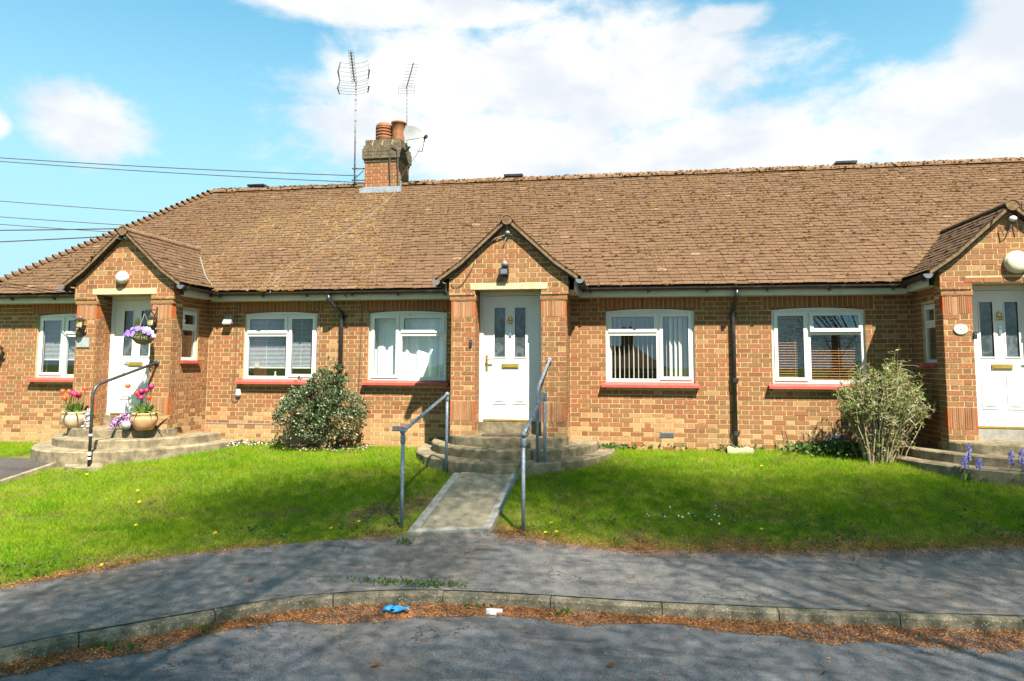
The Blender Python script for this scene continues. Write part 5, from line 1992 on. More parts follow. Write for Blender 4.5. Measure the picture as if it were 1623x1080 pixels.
sag_line((-27, 2.3, 7.7), (-5.86, 2.80, 5.50), 0.20, 'topmost overhead cable, ending at the aerial mast beside the chimney')
sag_line((-27, 2.5, 7.68), (-5.0, 3.9, 5.55), 0.20, 'overhead cable just below the topmost one, passing behind the chimney')
sag_line((-27, 3.2, 6.75), (-7.6, 6.6, 5.25), 0.18, 'overhead cable that meets the left end of the ridge')
sag_line((-27, 3.3, 6.2), (-8.5, 6.7, 4.95), 0.14, 'upper cable of the close pair crossing behind the hip')
sag_line((-27, 3.4, 6.05), (-9.0, 6.7, 4.75), 0.14, 'lower cable of the close pair crossing behind the hip')
sag_line((-27, 2.9, 5.05), (-8.45, -1.24, 3.62), 0.10, 'upper overhead cable running into the left-hand gable')
sag_line((-27, 2.8, 4.20), (-8.46, -1.22, 3.50), 0.06, 'lower overhead cable running into the left-hand gable')
sag_line((-5.0, 3.6, 5.5), (9.5, 6.5, 5.2), 0.05, 'overhead cable emerging to the right of the chimney', 0.008)


def on_roof(x, y, h=0.035):
    return (x, y, main_z(y) + h / upv.y)


cable([on_roof(-4.95, 2.75), on_roof(-5.05, 2.2), on_roof(-5.5, 1.2), on_roof(-6.0, 0.4), on_roof(-6.2, -0.1), (-6.15, -0.36, 2.60)], 0.005, 'grey cable straggling down the tiles from the chimney to the gutter', 'grey_cable')
cable([on_roof(-4.95, 2.7), on_roof(-4.7, 2.3), on_roof(-4.62, 1.9), on_roof(-4.75, 1.3), on_roof(-5.4, 0.3)], 0.005, 'darker cable curling down the tiles right of the chimney')
vp = [(PORCHES[0][0] + o, EAVE_Y + (porch_z(o) - EAVE_Z) / SLOPE - 0.05, porch_z(o) + 0.05) for o in (0.28, 0.5, 0.75, 0.95, 1.07)]
cable(vp, 0.010, 'pale cable running down the valley right of the left porch roof', 'grey_cable')

# ---------------------------------------------------------------- aerials and dish on the chimney
def aerial_mast(t, x, y, z0, z1, r=0.017, bands=True):
    m = MB()
    m.tube([(x, y, z0), (x - 0.02, y, z1)], r, 8)
    m.build('mast', M['aluminium'], t, True)
    if bands:
        m = MB()
        z = z0 + 0.2
        while z < z1 - 0.1:
            m.tube([(x - 0.02 * (z - z0) / (z1 - z0), y, z), (x - 0.02 * (z - z0) / (z1 - z0), y, z + 0.025)], r + 0.005, 8)
            z += 0.24
        m.build('mast_collar', M['grey_pvc'], t)


ax, ay = -5.96, 2.85
t = thing('tall_aerial', 'tall television aerial with wing reflectors on the left of the chimney', 'aerial', (ax, ay, 5.3))
aerial_mast(t, ax, ay, 5.35, 7.75)
m = MB()
tx = ax - 0.03
for (sx, z0, z1) in ((-1, 7.66, 8.07), (1, 7.66, 8.07), (-1, 7.36, 7.62), (1, 7.36, 7.62)):
    n = 5
    for i in range(n):
        z = z0 + (z1 - z0) * i / (n - 1)
        m.tube([(tx, ay - 0.02, z), (tx + sx * 0.2, ay - 0.04, z + 0.01), (tx + sx * 0.33, ay - 0.12, z + 0.015)], 0.0045, 4)
m.build('reflector', M['aluminium'], t)
for (sx, z0, z1) in ((-1, 7.66, 8.07), (1, 7.66, 8.07), (-1, 7.36, 7.62), (1, 7.36, 7.62)):
    m = MB()
    m.tube([(tx + sx * 0.33, ay - 0.10, z0 - 0.01), (tx + sx * 0.365, ay - 0.13, (z0 + z1) / 2), (tx + sx * 0.33, ay - 0.10, z1 + 0.03)], [0.010, 0.019, 0.010], 6)
    m.build('reflector_end', M['black'], t)
m = MB()
b0, b1 = Vector((tx - 0.01, ay - 0.05, 7.66)), Vector((tx + 0.18, ay - 0.75, 8.02))
m.tube([b0, b1], 0.014, 6)
m.build('boom', M['grey_pvc'], t)
m = MB()
for i in range(11):
    p = b0 * (1 - i / 10) + b1 * (i / 10)
    for sx in (-0.035, 0.035):
        ring = [p + Vector((sx + 0.030 * math.cos(a), 0, 0.030 * math.sin(a))) for a in np.linspace(0, 2 * math.pi, 9)]
        m.tube(ring, 0.006, 4)
m.build('director', M['grey_pvc'], t)
m = MB()
for z in (5.42, 5.68):
    m.tube([(ax, ay, z), (ax + 0.26, ay + 0.05, z)], 0.014, 6)
    m.box(ax - 0.06, ax + 0.06, ay - 0.02, ay + 0.03, z - 0.012, z + 0.012)
m.tube([(ax + 0.02, ay - 0.02, 5.45), (ax + 0.22, ay - 0.03, 5.62)], 0.01, 5)
m.build('wall_bracket', M['cable'], t)
ax, ay = -4.87, 3.15
t = thing('small_aerial', 'shorter rod aerial on a thin mast to the right of the chimney', 'aerial', (ax, ay, 6.2))
aerial_mast(t, ax, ay, 5.95, 7.55, 0.014, False)
m = MB()
b0, b1 = Vector((ax - 0.03, ay - 0.02, 7.55)), Vector((ax + 0.33, ay - 0.65, 7.86))
m.tube([b0, b1], 0.011, 6)
m.build('boom', M['grey_pvc'], t)
m = MB()
for i in range(8):
    p = b0 * (1 - (i + 0.6) / 8.2) + b1 * ((i + 0.6) / 8.2)
    m.tube([p + Vector((-0.13, 0, 0.0)), p + Vector((0.13, 0, 0.0))], 0.0045, 4)
m.build('director', M['aluminium'], t)
m = MB()
for z in (7.44, 7.50, 7.56, 7.62):
    m.tube([(ax - 0.21, ay - 0.02, z), (ax + 0.17, ay - 0.02, z)], 0.004, 4)
for x in (-0.21, 0.17):
    m.tube([(ax + x, ay - 0.02, 7.42), (ax + x, ay - 0.02, 7.63)], 0.005, 4)
m.build('reflector', M['aluminium'], t)
m = MB()
m.tube([(ax, ay, 6.0), (ax - 0.02, ay - 0.1, 6.05), (ax - 0.05, ay - 0.28, 6.06)], 0.012, 5)
m.build('wall_bracket', M['cable'], t)

t = thing('satellite_dish', 'grey satellite dish on the right side of the chimney', 'satellite dish', (-4.72, 2.95, 6.2))
dc = Vector((-4.58, 2.75, 6.22))
ax_d = Vector((0.62, -0.55, 0.30)).normalized()
m = MB()
a_ = ax_d.orthogonal().normalized()
a_ = (Vector((0, 0, 1)) - ax_d * ax_d.z).normalized()
b_ = ax_d.cross(a_)
vs, fs = [], []
rings = 6
for j in range(rings + 1):
    for k in range(28):
        ang = 2 * math.pi * k / 28
        rr = j / rings
        vs.append(dc + (a_ * math.sin(ang) * 0.33 + b_ * math.cos(ang) * 0.30) * max(rr, 0.01) + ax_d * (0.075 * rr * rr))
for j in range(rings):
    for k in range(28):
        q = (j * 28 + k, j * 28 + (k + 1) % 28, (j + 1) * 28 + (k + 1) % 28, (j + 1) * 28 + k)
        fs.append(q)
m.add(vs, fs)
m.build('dish', M['dish'], t, True)
m = MB()
m.tube([dc - a_ * 0.30 + ax_d * 0.05, dc - a_ * 0.42 + ax_d * 0.2, dc - a_ * 0.20 + ax_d * 0.42], 0.012, 6)
m.tube([dc + b_ * 0.27 + ax_d * 0.05 - a_ * 0.1, dc - a_ * 0.20 + ax_d * 0.42], 0.008, 5)
m.build('feed_arm', M['grey_pvc'], t)
m = MB()
lp = dc - a_ * 0.20 + ax_d * 0.42
m.lathe(lp, [(0.035, -0.05), (0.04, -0.02), (0.028, 0.05)], 10, axis=tuple(-ax_d))
m.build('receiver', M['black'], t)
m = MB()
m.tube([dc - ax_d * 0.01, dc - ax_d * 0.12 - a_ * 0.05, (-4.87, 3.0, 6.05), (-4.9, 3.0, 6.0)], 0.018, 6)
m.build('dish_mount', M['cable'], t)
cable([tuple(lp), (-4.45, 2.55, 5.85), (-4.75, 2.70, 5.55), (-4.92, 2.78, 5.30)], 0.006, 'thin cable drooping from the satellite dish to the roof', 'grey_cable')
cable([(-4.93, 2.77, 5.28), (-4.95, 2.75, 5.95), (-5.02, 2.74, 6.1), (-5.12, 2.74, 6.05), (-5.10, 2.76, 5.3)], 0.012, 'dark cable loop up the face of the chimney', 'cable')

# ---------------------------------------------------------------- blinds and curtains behind the panes
def venetian(name, label, a, b, z0, z1, pitch, mat, y=0.16, w=0.024, tilt=0.35, rails=None):
    t = thing(name, label, 'blind', ((a + b) / 2, y, z1))
    z = z0 + 0.03
    V = np.array([(a, -w / 2 * math.cos(tilt), -w / 2 * math.sin(tilt)), (b, -w / 2 * math.cos(tilt), -w / 2 * math.sin(tilt)), (b, 0, 0.003), (a, 0, 0.003),
                  (b, w / 2 * math.cos(tilt), w / 2 * math.sin(tilt)), (a, w / 2 * math.cos(tilt), w / 2 * math.sin(tilt))], np.float32)
    V[:, 0] -= (a + b) / 2
    me = np_mesh('slat', V, np.array([4, 4]), np.array([0, 1, 2, 3, 3, 2, 4, 5]), np.full((6, 3), 0.5))
    me.materials.append(mat)
    while z < z1 - 0.03:
        o = bpy.data.objects.new('slat', me)
        COL.objects.link(o); o.parent = t
        o.location = (0, 0, z - z1)
        z += pitch
    m = MB()
    m.box(a, b, y - 0.015, y + 0.015, z1 - 0.03, z1)
    m.build('head_rail', mat, t)
    m = MB()
    m.box(a, b, y - 0.013, y + 0.013, z0, z0 + 0.022)
    m.build('bottom_rail', mat if mat is M['slat_wood'] else M['pvc'], t)
    for x in (rails or (a + 0.25 * (b - a), a + 0.75 * (b - a))):
        m = MB()
        m.box(x - 0.0025, x + 0.0025, y - w / 2 - 0.002, y - w / 2, z0, z1 - 0.03)
        m.build('ladder_cord', mat if mat is M['slat_wood'] else M['pvc'], t)


venetian('venetian_blind', 'white venetian blind lowered in the far left window', -11.0, -9.68, 1.42, 2.23, 0.0245, M['slat_grey'])
venetian('venetian_blind', 'grey venetian blind half lowered behind the bush-side window', -6.78, -5.46, 1.29, 2.23, 0.0235, M['slat_grey'])
venetian('wooden_blind', 'brown wooden slat blind in the window behind the twiggy shrub', 2.27, 3.58, 1.14, 2.23, 0.041, M['slat_wood'], w=0.040, tilt=0.25)
venetian('roller_blind', 'pale slat blind in the narrow window of the left porch', -8.12, -7.72, 1.5, 2.25, 0.03, M['slat_cream'], y=-0.55) if False else None

# vertical blind
a, b = WINDOWS[3][:2]
t = thing('vertical_blind', 'cream vertical blind with open vanes right of the middle door', 'blind', ((a + b) / 2, 0.17, 2.24))
x = a + 0.07
i = 0
while x < b - 0.06:
    ang = 1.40 + random.uniform(-0.08, 0.08)
    if i == 0 or x > b - 0.42: ang = random.uniform(0.45, 1.0)
    hw = 0.044
    m = MB()
    dx, dy = math.cos(ang) * hw, math.sin(ang) * hw
    m.add([(x - dx, 0.17 - dy, 1.10), (x + dx, 0.17 + dy, 1.10), (x + dx, 0.17 + dy, 2.22), (x - dx, 0.17 - dy, 2.22), (x, 0.172, 1.10), (x, 0.172, 2.22)],
          [(0, 4, 5, 3), (4, 1, 2, 5)])
    m.build('vane', M['slat_cream'], t)
    x += 0.076
    i += 1
m = MB()
m.box(a + 0.03, b - 0.03, 0.14, 0.20, 2.22, 2.25)
m.build('head_rail', M['pvc'], t)


def net_curtain(a, b, z0, z1, y, label, amp=0.022):
    n = 120
    vs, fs = [], []
    ph = 0
    for i in range(n + 1):
        x = a + (b - a) * i / n
        ph += 0.30 + 0.22 * math.sin(i * 0.37) + 0.1 * math.sin(i * 1.1)
        dy = amp * math.sin(ph) + 0.4 * amp * math.sin(ph * 0.37)
        for k in range(9):
            t_ = k / 8
            vs.append((x + 0.018 * math.sin(ph * 0.5) * t_, y + dy * (0.6 + 0.5 * t_), z1 + (z0 - z1) * t_))
    for i in range(n):
        for k in range(8):
            fs.append((i * 9 + k, i * 9 + k + 1, (i + 1) * 9 + k + 1, (i + 1) * 9 + k))
    m = MB()
    m.add(vs, fs, (0.5, 0, 0))
    o = m.build('net_curtain', M['curtain'], None, True)
    return tag(o, label, 'curtain')


net_curtain(-4.46, -3.10, 1.06, 2.24, 0.20, 'white pleated net curtain filling the window left of the middle porch')
t = tag(bpy.data.objects.new('small_vase', None), 'small white vase on the inner sill of the window behind the bush', 'vase')
COL.objects.link(t); t.location = (-6.27, 0.20, 1.09); BASE[t.name] = tuple(t.location)
m = MB()
m.lathe((-6.27, 0.15, 1.085), [(0.035, 0), (0.045, 0.02), (0.03, 0.06), (0.012, 0.10), (0.014, 0.15)], 14)
m.build('vase_body', M['ceramic'], t, True)
t = tag(bpy.data.objects.new('photo_card', None), 'pale card standing inside at the left of the bush-side window', 'card')
COL.objects.link(t); t.location = (-6.62, 0.125, 1.34); BASE[t.name] = tuple(t.location)
m = MB()
m.box(-6.66, -6.57, 0.12, 0.124, 1.30, 1.38)
m.build('card_sheet', M['ceramic'], t)
t = thing('drape', 'dark red drape hanging at the left of the bush-side window', 'curtain', (-6.6, 0.3, 2.2))
m = MB()
vs, fs = [], []
for i in range(13):
    x = -6.74 + 0.24 * i / 12
    vs += [(x, 0.24 + 0.02 * math.sin(i * 1.7), 1.12), (x, 0.24 + 0.02 * math.sin(i * 1.7), 2.22)]
fs = [(2 * i, 2 * i + 2, 2 * i + 3, 2 * i + 1) for i in range(12)]
m.add(vs, fs)
m.build('fabric', M['red_sill'], t, True)

# ---------------------------------------------------------------- planting helpers
def leaf_cloud(name, mat, P, D, size, aspect=0.45, tone=None, parent=None, fold=0.25, kind=None):
    """many small folded leaves: P base points, D pointing direction"""
    P, D = np.asarray(P, float), np.asarray(D, float)
    n = len(P)
    D = D / np.maximum(np.linalg.norm(D, axis=1), 1e-6)[:, None]
    rnd = RNG.normal(size=(n, 3))
    S = np.cross(D, rnd)
    S /= np.maximum(np.linalg.norm(S, axis=1), 1e-6)[:, None]
    N = np.cross(S, D)
    L = np.asarray(size)[:, None] if np.ndim(size) else np.full((n, 1), size)
    w = L * aspect * 0.5
    mid = P + D * L * 0.5
    tip = P + D * L
    left = mid + S * w + N * (w * fold)
    right = mid - S * w + N * (w * fold)
    V = np.stack([P, right, tip, left], 1).reshape(-1, 3) - np.array(base_of(parent))
    idx = np.arange(4 * n).reshape(n, 4)
    F = np.concatenate([idx[:, [0, 1, 2]], idx[:, [0, 2, 3]]], 0)
    tn = RNG.random(n) if tone is None else np.asarray(tone)
    Tn = np.zeros((4 * n, 3), np.float32)
    Tn[:, 0] = np.repeat(tn, 4)
    me = np_mesh(name, V, np.full(len(F), 3), F.ravel(), Tn)
    o = link_obj(name, me, mat, parent)
    if kind: tag(o, kind=kind)
    return o


def rand_dirs(n):
    d = RNG.normal(size=(n, 3))
    return d / np.linalg.norm(d, axis=1)[:, None]


# ---------------------------------------------------------------- silver-green bush against the wall
t = thing('evergreen_bush', 'rounded grey-green variegated bush against the wall by the downpipe', 'bush', (-5.1, -0.45, 0.05))
lobes = [((-5.28, -0.45, 0.62), (0.56, 0.42, 0.42)), ((-4.72, -0.42, 0.58), (0.40, 0.38, 0.40)), ((-5.05, -0.36, 0.98), (0.34, 0.30, 0.34)), ((-5.55, -0.45, 0.48), (0.40, 0.40, 0.40)),
         ((-4.56, -0.42, 0.42), (0.26, 0.30, 0.28)), ((-5.0, -0.55, 0.36), (0.55, 0.34, 0.24)), ((-4.92, -0.22, 1.20), (0.14, 0.14, 0.2)), ((-5.30, -0.36, 0.88), (0.30, 0.28, 0.26))]
lobes = [((-5.08 + (c_[0] + 5.08) * 0.95, c_[1], c_[2] * 0.96), tuple(v * 0.94 for v in r_)) for c_, r_ in lobes]
m = MB()
tips = []
for k in range(46):
    (c, r_) = random.choice(lobes)
    d = Vector(RNG.normal(size=3)).normalized()
    e = Vector(c) + Vector((d.x * r_[0], d.y * r_[1], d.z * r_[2])) * random.uniform(0.5, 1.0)
    e.y = min(e.y, -0.03)
    b = Vector((-5.05 + random.uniform(-0.12, 0.12), -0.42 + random.uniform(-0.08, 0.08), 0.0))
    mid = b * 0.45 + e * 0.55 + Vector((random.uniform(-0.08, 0.08), random.uniform(-0.08, 0.02), random.uniform(0, 0.1)))
    m.tube([b, b * 0.7 + mid * 0.3, mid, e], [0.018, 0.013, 0.008, 0.003], 5, (0.4 * random.random() + 0.2, 0, 0))
m.build('branches', M['twig'], t)
P, D, Tn = [], [], []
for (c, r_) in lobes:
    vol = r_[0] * r_[1] * r_[2]
    n = int(900 + 26000 * vol)
    d = rand_dirs(n)
    rad = (0.45 + 0.6 * RNG.random(n) ** 0.45)
    p = np.array(c) + d * np.array(r_) * rad[:, None]
    P.append(p)
    D.append(d * 0.6 + np.array((0, -0.35, 0.35)) + RNG.normal(size=(n, 3)) * 0.5)
    Tn.append(RNG.random(n) * 0.88)
for k in range(48):      # shoots that break the outline
    (c_, r_) = random.choice(lobes)
    d0 = Vector(RNG.normal(size=3)).normalized()
    d0.z = abs(d0.z) * 0.9 + 0.05
    s_ = Vector(c_) + Vector((d0.x * r_[0], d0.y * r_[1], d0.z * r_[2]))
    L_ = random.uniform(0.06, 0.2)
    for q in range(16):
        P.append(np.array([tuple(s_ + (d0 + Vector((0, 0, 0.4))) * (L_ * q / 16) + Vector(RNG.normal(size=3)) * 0.018)]))
        D.append(np.array([tuple(d0 + Vector(RNG.normal(size=3)) * 0.7)]))
        Tn.append(RNG.random(1) * 0.9)
P, D, Tn = np.concatenate(P), np.concatenate(D), np.concatenate(Tn)
nz = np.array([mnoise.noise(Vector(p) * 5.5) for p in P])
keep_ = (P[:, 1] < -0.02) & (P[:, 2] > 0.06) & (nz > -0.12) & ~((P[:, 2] < 0.34) & (P[:, 0] < -5.35) & (RNG.random(len(P)) < 0.85))
brown = (P[:, 0] > -4.85) & (P[:, 2] < 0.5) & (RNG.random(len(P)) < 0.45)
Tn[brown] = 0.97 + 0.03 * RNG.random(brown.sum())
P, D, Tn = P[keep_], D[keep_], Tn[keep_]
tag(leaf_cloud('leaves', M['bush'], P, D, 0.045 + 0.025 * RNG.random(len(P)), 0.5, Tn, t, 0.3), kind='stuff')
# dead leaves under it
n = 900
P = np.stack([RNG.uniform(-5.75, -4.3, n), -np.abs(RNG.normal(0.25, 0.22, n)) - 0.03, np.zeros(n)], 1)
P[:, 2] = T(P[:, 0], P[:, 1]) + 0.015 + 0.02 * RNG.random(n)
D = RNG.normal(size=(n, 3)); D[:, 2] *= 0.25
o = leaf_cloud('dead_leaves', M['twig'], P, D, 0.05, 0.5, RNG.random(n))
tag(o, kind='stuff')

# ---------------------------------------------------------------- twiggy shrub by the right porch
t = thing('twiggy_shrub', 'upright twiggy shrub with pale dry stems and fresh leaves by the right porch', 'shrub', (3.5, -0.85, 0.0))
m = MB()
P, D, Tn = [], [], []
for k in range(300):
    a = random.uniform(0, 2 * math.pi)
    rb = abs(random.gauss(0, 0.11))
    b = Vector((3.48 + rb * math.cos(a), -0.85 + rb * math.sin(a) * 0.8, Tz(3.5, -0.85) - 0.02))
    rr = math.sqrt(random.random())
    ex, ey = 3.60 + rr * 0.66 * math.cos(a), -0.72 + rr * 0.48 * math.sin(a)
    ez = 0.48 + (1.08 - 0.55 * rr * rr) * random.uniform(0.35, 1.0)
    if random.random() < 0.10: ez += random.uniform(0, 0.16)
    ey = min(ey, -0.06)
    e = Vector((ex, ey, ez))
    mid = b * 0.5 + e * 0.5 + Vector((random.uniform(-0.06, 0.06), random.uniform(-0.05, 0.05), random.uniform(0.0, 0.16)))
    pts = [b, b * 0.75 + mid * 0.25 + Vector((0, 0, 0.04)), mid, mid * 0.5 + e * 0.5 + Vector((random.uniform(-0.03, 0.03), random.uniform(-0.03, 0.03), 0.02)), e]
    dry = random.random()
    m.tube(pts, [0.0075, 0.0065, 0.0052, 0.004, 0.002], 4, (dry, 0, 0))
    # side twigs
    for q in range(random.randint(3, 6)):
        u = random.uniform(0.45, 1.0)
        p = mid * (1 - u) + e * u if u > 0.5 else b * 0.4 + mid * 0.6
        dv = Vector((random.gauss(0, 1), random.gauss(0, 1), random.gauss(0.45, 0.6))).normalized() * random.uniform(0.06, 0.2)
        if ex > 3.85 or random.random() < 0.25: dv = dv * 1.15 + Vector((0.06, 0, -0.01))
        m.tube([p, p + dv * 0.6, p + dv + Vector((0, 0, -0.02))], [0.0035, 0.0026, 0.0015], 3, (min(1, dry + 0.25), 0, 0))
        for z in range(random.randint(2, 5)):
            w = random.random()
            pp = p + dv * w
            P.append(pp); D.append((random.gauss(0, 1), random.gauss(0, 1), random.gauss(0.3, 0.8))); Tn.append(random.random())
    lk = 11 if ez > 0.7 else 6
    for z in range(lk):
        u = random.random()
        pp = (b * (1 - u) + mid * u) if random.random() < 0.35 else (mid * (1 - u) + e * u)
        pp = pp + Vector((random.gauss(0, 0.025), random.gauss(0, 0.025), random.gauss(0, 0.02)))
        P.append(pp); D.append((random.gauss(0, 1), random.gauss(0, 1), random.gauss(0.3, 0.8))); Tn.append(random.random())
tag(m.build('stems', M['twig'], t), kind='stuff')
P = np.array([tuple(p) for p in P])
tag(leaf_cloud('leaves', M['shrub'], P, np.array(D), 0.032 + 0.026 * RNG.random(len(P)), 0.5, Tn, t, 0.2), kind='stuff')


# ---------------------------------------------------------------- grass and ground cover
def front_y(x):
    return edge_y(np.clip(x, -5.36, 12))


def in_lawn(x, y):
    ok = (y < -0.01)
    left = x < -5.36
    ok &= np.where(left, y > np.maximum(-14, -6.31 - (x + 5.36) * 0.0), y > edge_y(np.clip(x, -5.36, 12)))
    # left of the footway's turn towards the road
    ex = np.interp(y, EDGE_S[::-1, 1][np.argsort(EDGE_S[::-1, 1])], EDGE_S[::-1, 0][np.argsort(EDGE_S[::-1, 1])])
    ok |= left & (y <= -6.31) & (x < -6.2)
    for (c, a, y0, y1) in STEP_SHAPES:
        ok &= ~((((x - c) / (a + 0.02)) ** 2 + ((y - y0) / (abs(y1 - y0) + 0.02)) ** 2) < 1)
    ok &= ~((x > -2.40) & (x < -1.50) & (y > -4.2) & (y < -2.1))
    # side path: half plane between its edges
    def side(px, py, q0, q1):
        return (q1[0] - q0[0]) * (py - q0[1]) - (q1[1] - q0[1]) * (px - q0[0])
    sl = side(x, y, SP_L[0], SP_L[1]) > 0
    sr = side(x, y, (-8.42, -2.06), (-8.64, -3.5)) < 0
    ok &= ~(sl & sr & (y < -1.0) & (y > -3.6) & (x < -8.3))
    ok &= ~((x > -8.5) & (x < -7.65) & (y < -2.1) & (y > -2.46))
    ok &= ~((x > 1.45) & (x < 1.88) & (y > -0.32))
    for c, _ in PORCHES:
        ok &= ~((np.abs(x - c) < 0.95) & (y > -1.2))
    return ok


def vnoise(x, y, s, seed=0.0):
    return np.array([mnoise.fractal(Vector((a * s + seed, b * s, seed * 0.37)), 0.8, 2.0, 3) for a, b in zip(x, y)])


# coarse lookup grids so that the noise stays cheap
gx, gy = np.linspace(-13, 11, 260), np.linspace(-9, 0.2, 120)
GXX, GYY = np.meshgrid(gx, gy)


def grid_noise(s, seed):
    return vnoise(GXX.ravel(), GYY.ravel(), s, seed).reshape(GXX.shape)


def sample(gr, x, y):
    fx = np.clip((x - gx[0]) / (gx[1] - gx[0]), 0, len(gx) - 1.001)
    fy = np.clip((y - gy[0]) / (gy[1] - gy[0]), 0, len(gy) - 1.001)
    i, j = fx.astype(int), fy.astype(int)
    u, v = fx - i, fy - j
    return gr[j, i] * (1 - u) * (1 - v) + gr[j, i + 1] * u * (1 - v) + gr[j + 1, i] * (1 - u) * v + gr[j + 1, i + 1] * u * v


N1, N2, N3 = grid_noise(1.1, 3.0), grid_noise(3.2, 9.0), grid_noise(0.55, 21.0)


def dist_to_edge(x, y):
    return y - edge_y(np.clip(x, -5.36, 12))


def blades(n, name, hmin, hmax, wid, mat, accept, tone_fn, lean=0.45):
    x = RNG.uniform(-12.6, 8.2, n)
    y = -8.2 * RNG.random(n) ** 0.9
    ok = in_lawn(x, y)
    # only what the camera could see from around its place
    ok &= (np.abs(x) < 1.2 + (y + 12.6) * 1.05)
    ok &= accept(x, y)
    x, y = x[ok], y[ok]
    k = len(x)
    h = hmin + (hmax - hmin) * RNG.random(k) ** 1.5
    h *= np.clip(1 + 0.5 * sample(N2, x, y), 0.55, 1.6)
    a = RNG.uniform(0, 2 * np.pi, k)
    z = T(x, y) + 0.012 * np.sin(x * 2.3 + y) * np.sin(y * 3.1 - x * 0.7) - 0.015
    ca, sa = np.cos(a), np.sin(a)
    ln = RNG.normal(0, lean, (k, 2))
    B0 = np.stack([x - ca * wid / 2, y - sa * wid / 2, z], 1)
    B1 = np.stack([x + ca * wid / 2, y + sa * wid / 2, z], 1)
    TP = np.stack([x + ln[:, 0] * h, y + ln[:, 1] * h, z + h], 1)
    V = np.stack([B0, B1, TP], 1).reshape(-1, 3)
    Tn = np.zeros((3 * k, 3), np.float32)
    Tn[:, 0] = np.repeat(np.clip(tone_fn(x, y, k), 0, 1), 3)
    me = np_mesh(name, V, np.full(k, 3), np.arange(3 * k), Tn)
    return tag(link_obj(name, me, mat), kind='stuff')


def bare(x, y):
    """worn and bare ground: the front margin, the patch left of the path, odd thin places"""
    d = dist_to_edge(x, y)
    b = np.clip(1 - d / (0.22 + 0.35 * np.clip((-x - 3.9) / 1.2, 0, 1) + 0.6 * np.clip(0.5 + sample(N1, x, y) * 1.3, 0, 1)), 0, 1)
    b = np.maximum(b, 1.25 - np.hypot((x + 2.95) / 0.8, (y + 3.65) / 0.5) + sample(N2, x, y) * 0.5)
    b = np.maximum(b, 1.0 - np.hypot((x + 1.25) / 0.35, (y + 3.5) / 0.6) + sample(N2, x, y) * 0.5)
    b = np.maximum(b, 1.0 - np.hypot((x + 2.52) / 0.18, (y + 3.0) / 0.9) + sample(N2, x, y) * 0.4)
    b = np.maximum(b, 0.8 - np.hypot((x - 1.3) / 0.8, (y + 3.75) / 0.3) + sample(N2, x, y) * 0.6)
    return b


blades(1000000, 'grass', 0.018, 0.062, 0.006, M['grass'],
       lambda x, y: RNG.random(len(x)) > np.clip(np.maximum(bare(x, y) * 1.25, 0.9 * (sample(N2, x, y) + 0.6 * sample(N1, x + 2, y) > 0.42) * (RNG.random(len(x)) < 0.7)), 0, 0.95),
       lambda x, y, k: 0.48 + 0.20 * RNG.normal(size=k) + 0.42 * sample(N1, x, y) + np.where(RNG.random(k) < 0.05, 0.5, 0), 0.6)
blades(60000, 'grass_tufts', 0.06, 0.15, 0.008, M['grass'],
       lambda x, y: (sample(N2, x, y) > 0.28) & (dist_to_edge(x, y) < 3.2) & (RNG.random(len(x)) < 0.45) & (y < -0.4),
       lambda x, y, k: 0.38 + 0.22 * RNG.normal(size=k), 0.5)

# broad-leaved weeds along the front margin and at the foot of the wall
n = 26000
x = RNG.uniform(-9, 7, n); y = -6.5 * RNG.random(n)
d = dist_to_edge(x, y)
w_ = (d > 0.1) & (d < 0.85) & (sample(N1, x + 3, y) + 0.5 * sample(N2, x, y) > 0.12) & in_lawn(x, y)
x1, y1 = x[w_], y[w_]
xw = np.r_[RNG.normal(2.95, 0.28, 900), RNG.normal(-0.35, 0.25, 170), RNG.uniform(-7.4, -6.0, 160), RNG.normal(3.2, 0.35, 420), RNG.uniform(-0.6, 2.3, 60), RNG.normal(1.62, 0.2, 60)]
yw = np.r_[-np.abs(RNG.normal(0.2, 0.16, 900)), -np.abs(RNG.normal(0.12, 0.1, 170)), -np.abs(RNG.normal(0.1, 0.1, 160)), -np.abs(RNG.normal(0.35, 0.2, 420)), -np.abs(RNG.normal(0.03, 0.03, 60)), -np.abs(RNG.normal(0.1, 0.06, 60))] - 0.02
x, y = np.r_[x1, xw], np.r_[y1, yw]
hh = np.r_[np.full(len(x1), 0.04), np.where(np.abs(xw - 3.0) < 0.8, 0.13, 0.07)]
P = np.stack([x, y, T(x, y) + hh * RNG.random(len(x))], 1)
D = RNG.normal(size=(len(x), 3)); D[:, 2] = np.abs(D[:, 2]) * 0.6 + 0.1
sz = np.r_[0.028 + 0.022 * RNG.random(len(x1)), 0.045 + 0.035 * RNG.random(len(xw))]
tag(leaf_cloud('weeds', M['weed'], P, D, sz, 0.62, None, None, 0.15), kind='stuff')
# dead seedling stalks near the air brick
m = MB()
for k in range(22):
    b = Vector((random.gauss(2.75, 0.14), -random.uniform(0.05, 0.25), Tz(2.75, -0.1)))
    e = b + Vector((random.gauss(0, 0.07), random.gauss(0, 0.04), random.uniform(0.12, 0.34)))
    m.tube([b, (b + e) / 2 + Vector((random.gauss(0, 0.02), 0, 0)), e], [0.006, 0.005, 0.009], 4, (random.random() * 0.4, 0, 0))
for k in range(14):
    b = Vector((random.gauss(1.62, 0.15), -random.uniform(0.05, 0.2), Tz(1.6, -0.1)))
    e = b + Vector((random.gauss(0, 0.15), random.gauss(0, 0.04), random.uniform(0.1, 0.3)))
    m.tube([b, (b + e) / 2 + Vector((random.gauss(0, 0.02), 0, 0.02)), e], [0.003, 0.003, 0.001], 3, (random.random(), 0, 0))
tag(m.build('dry_stalks', M['twig']), kind='stuff')
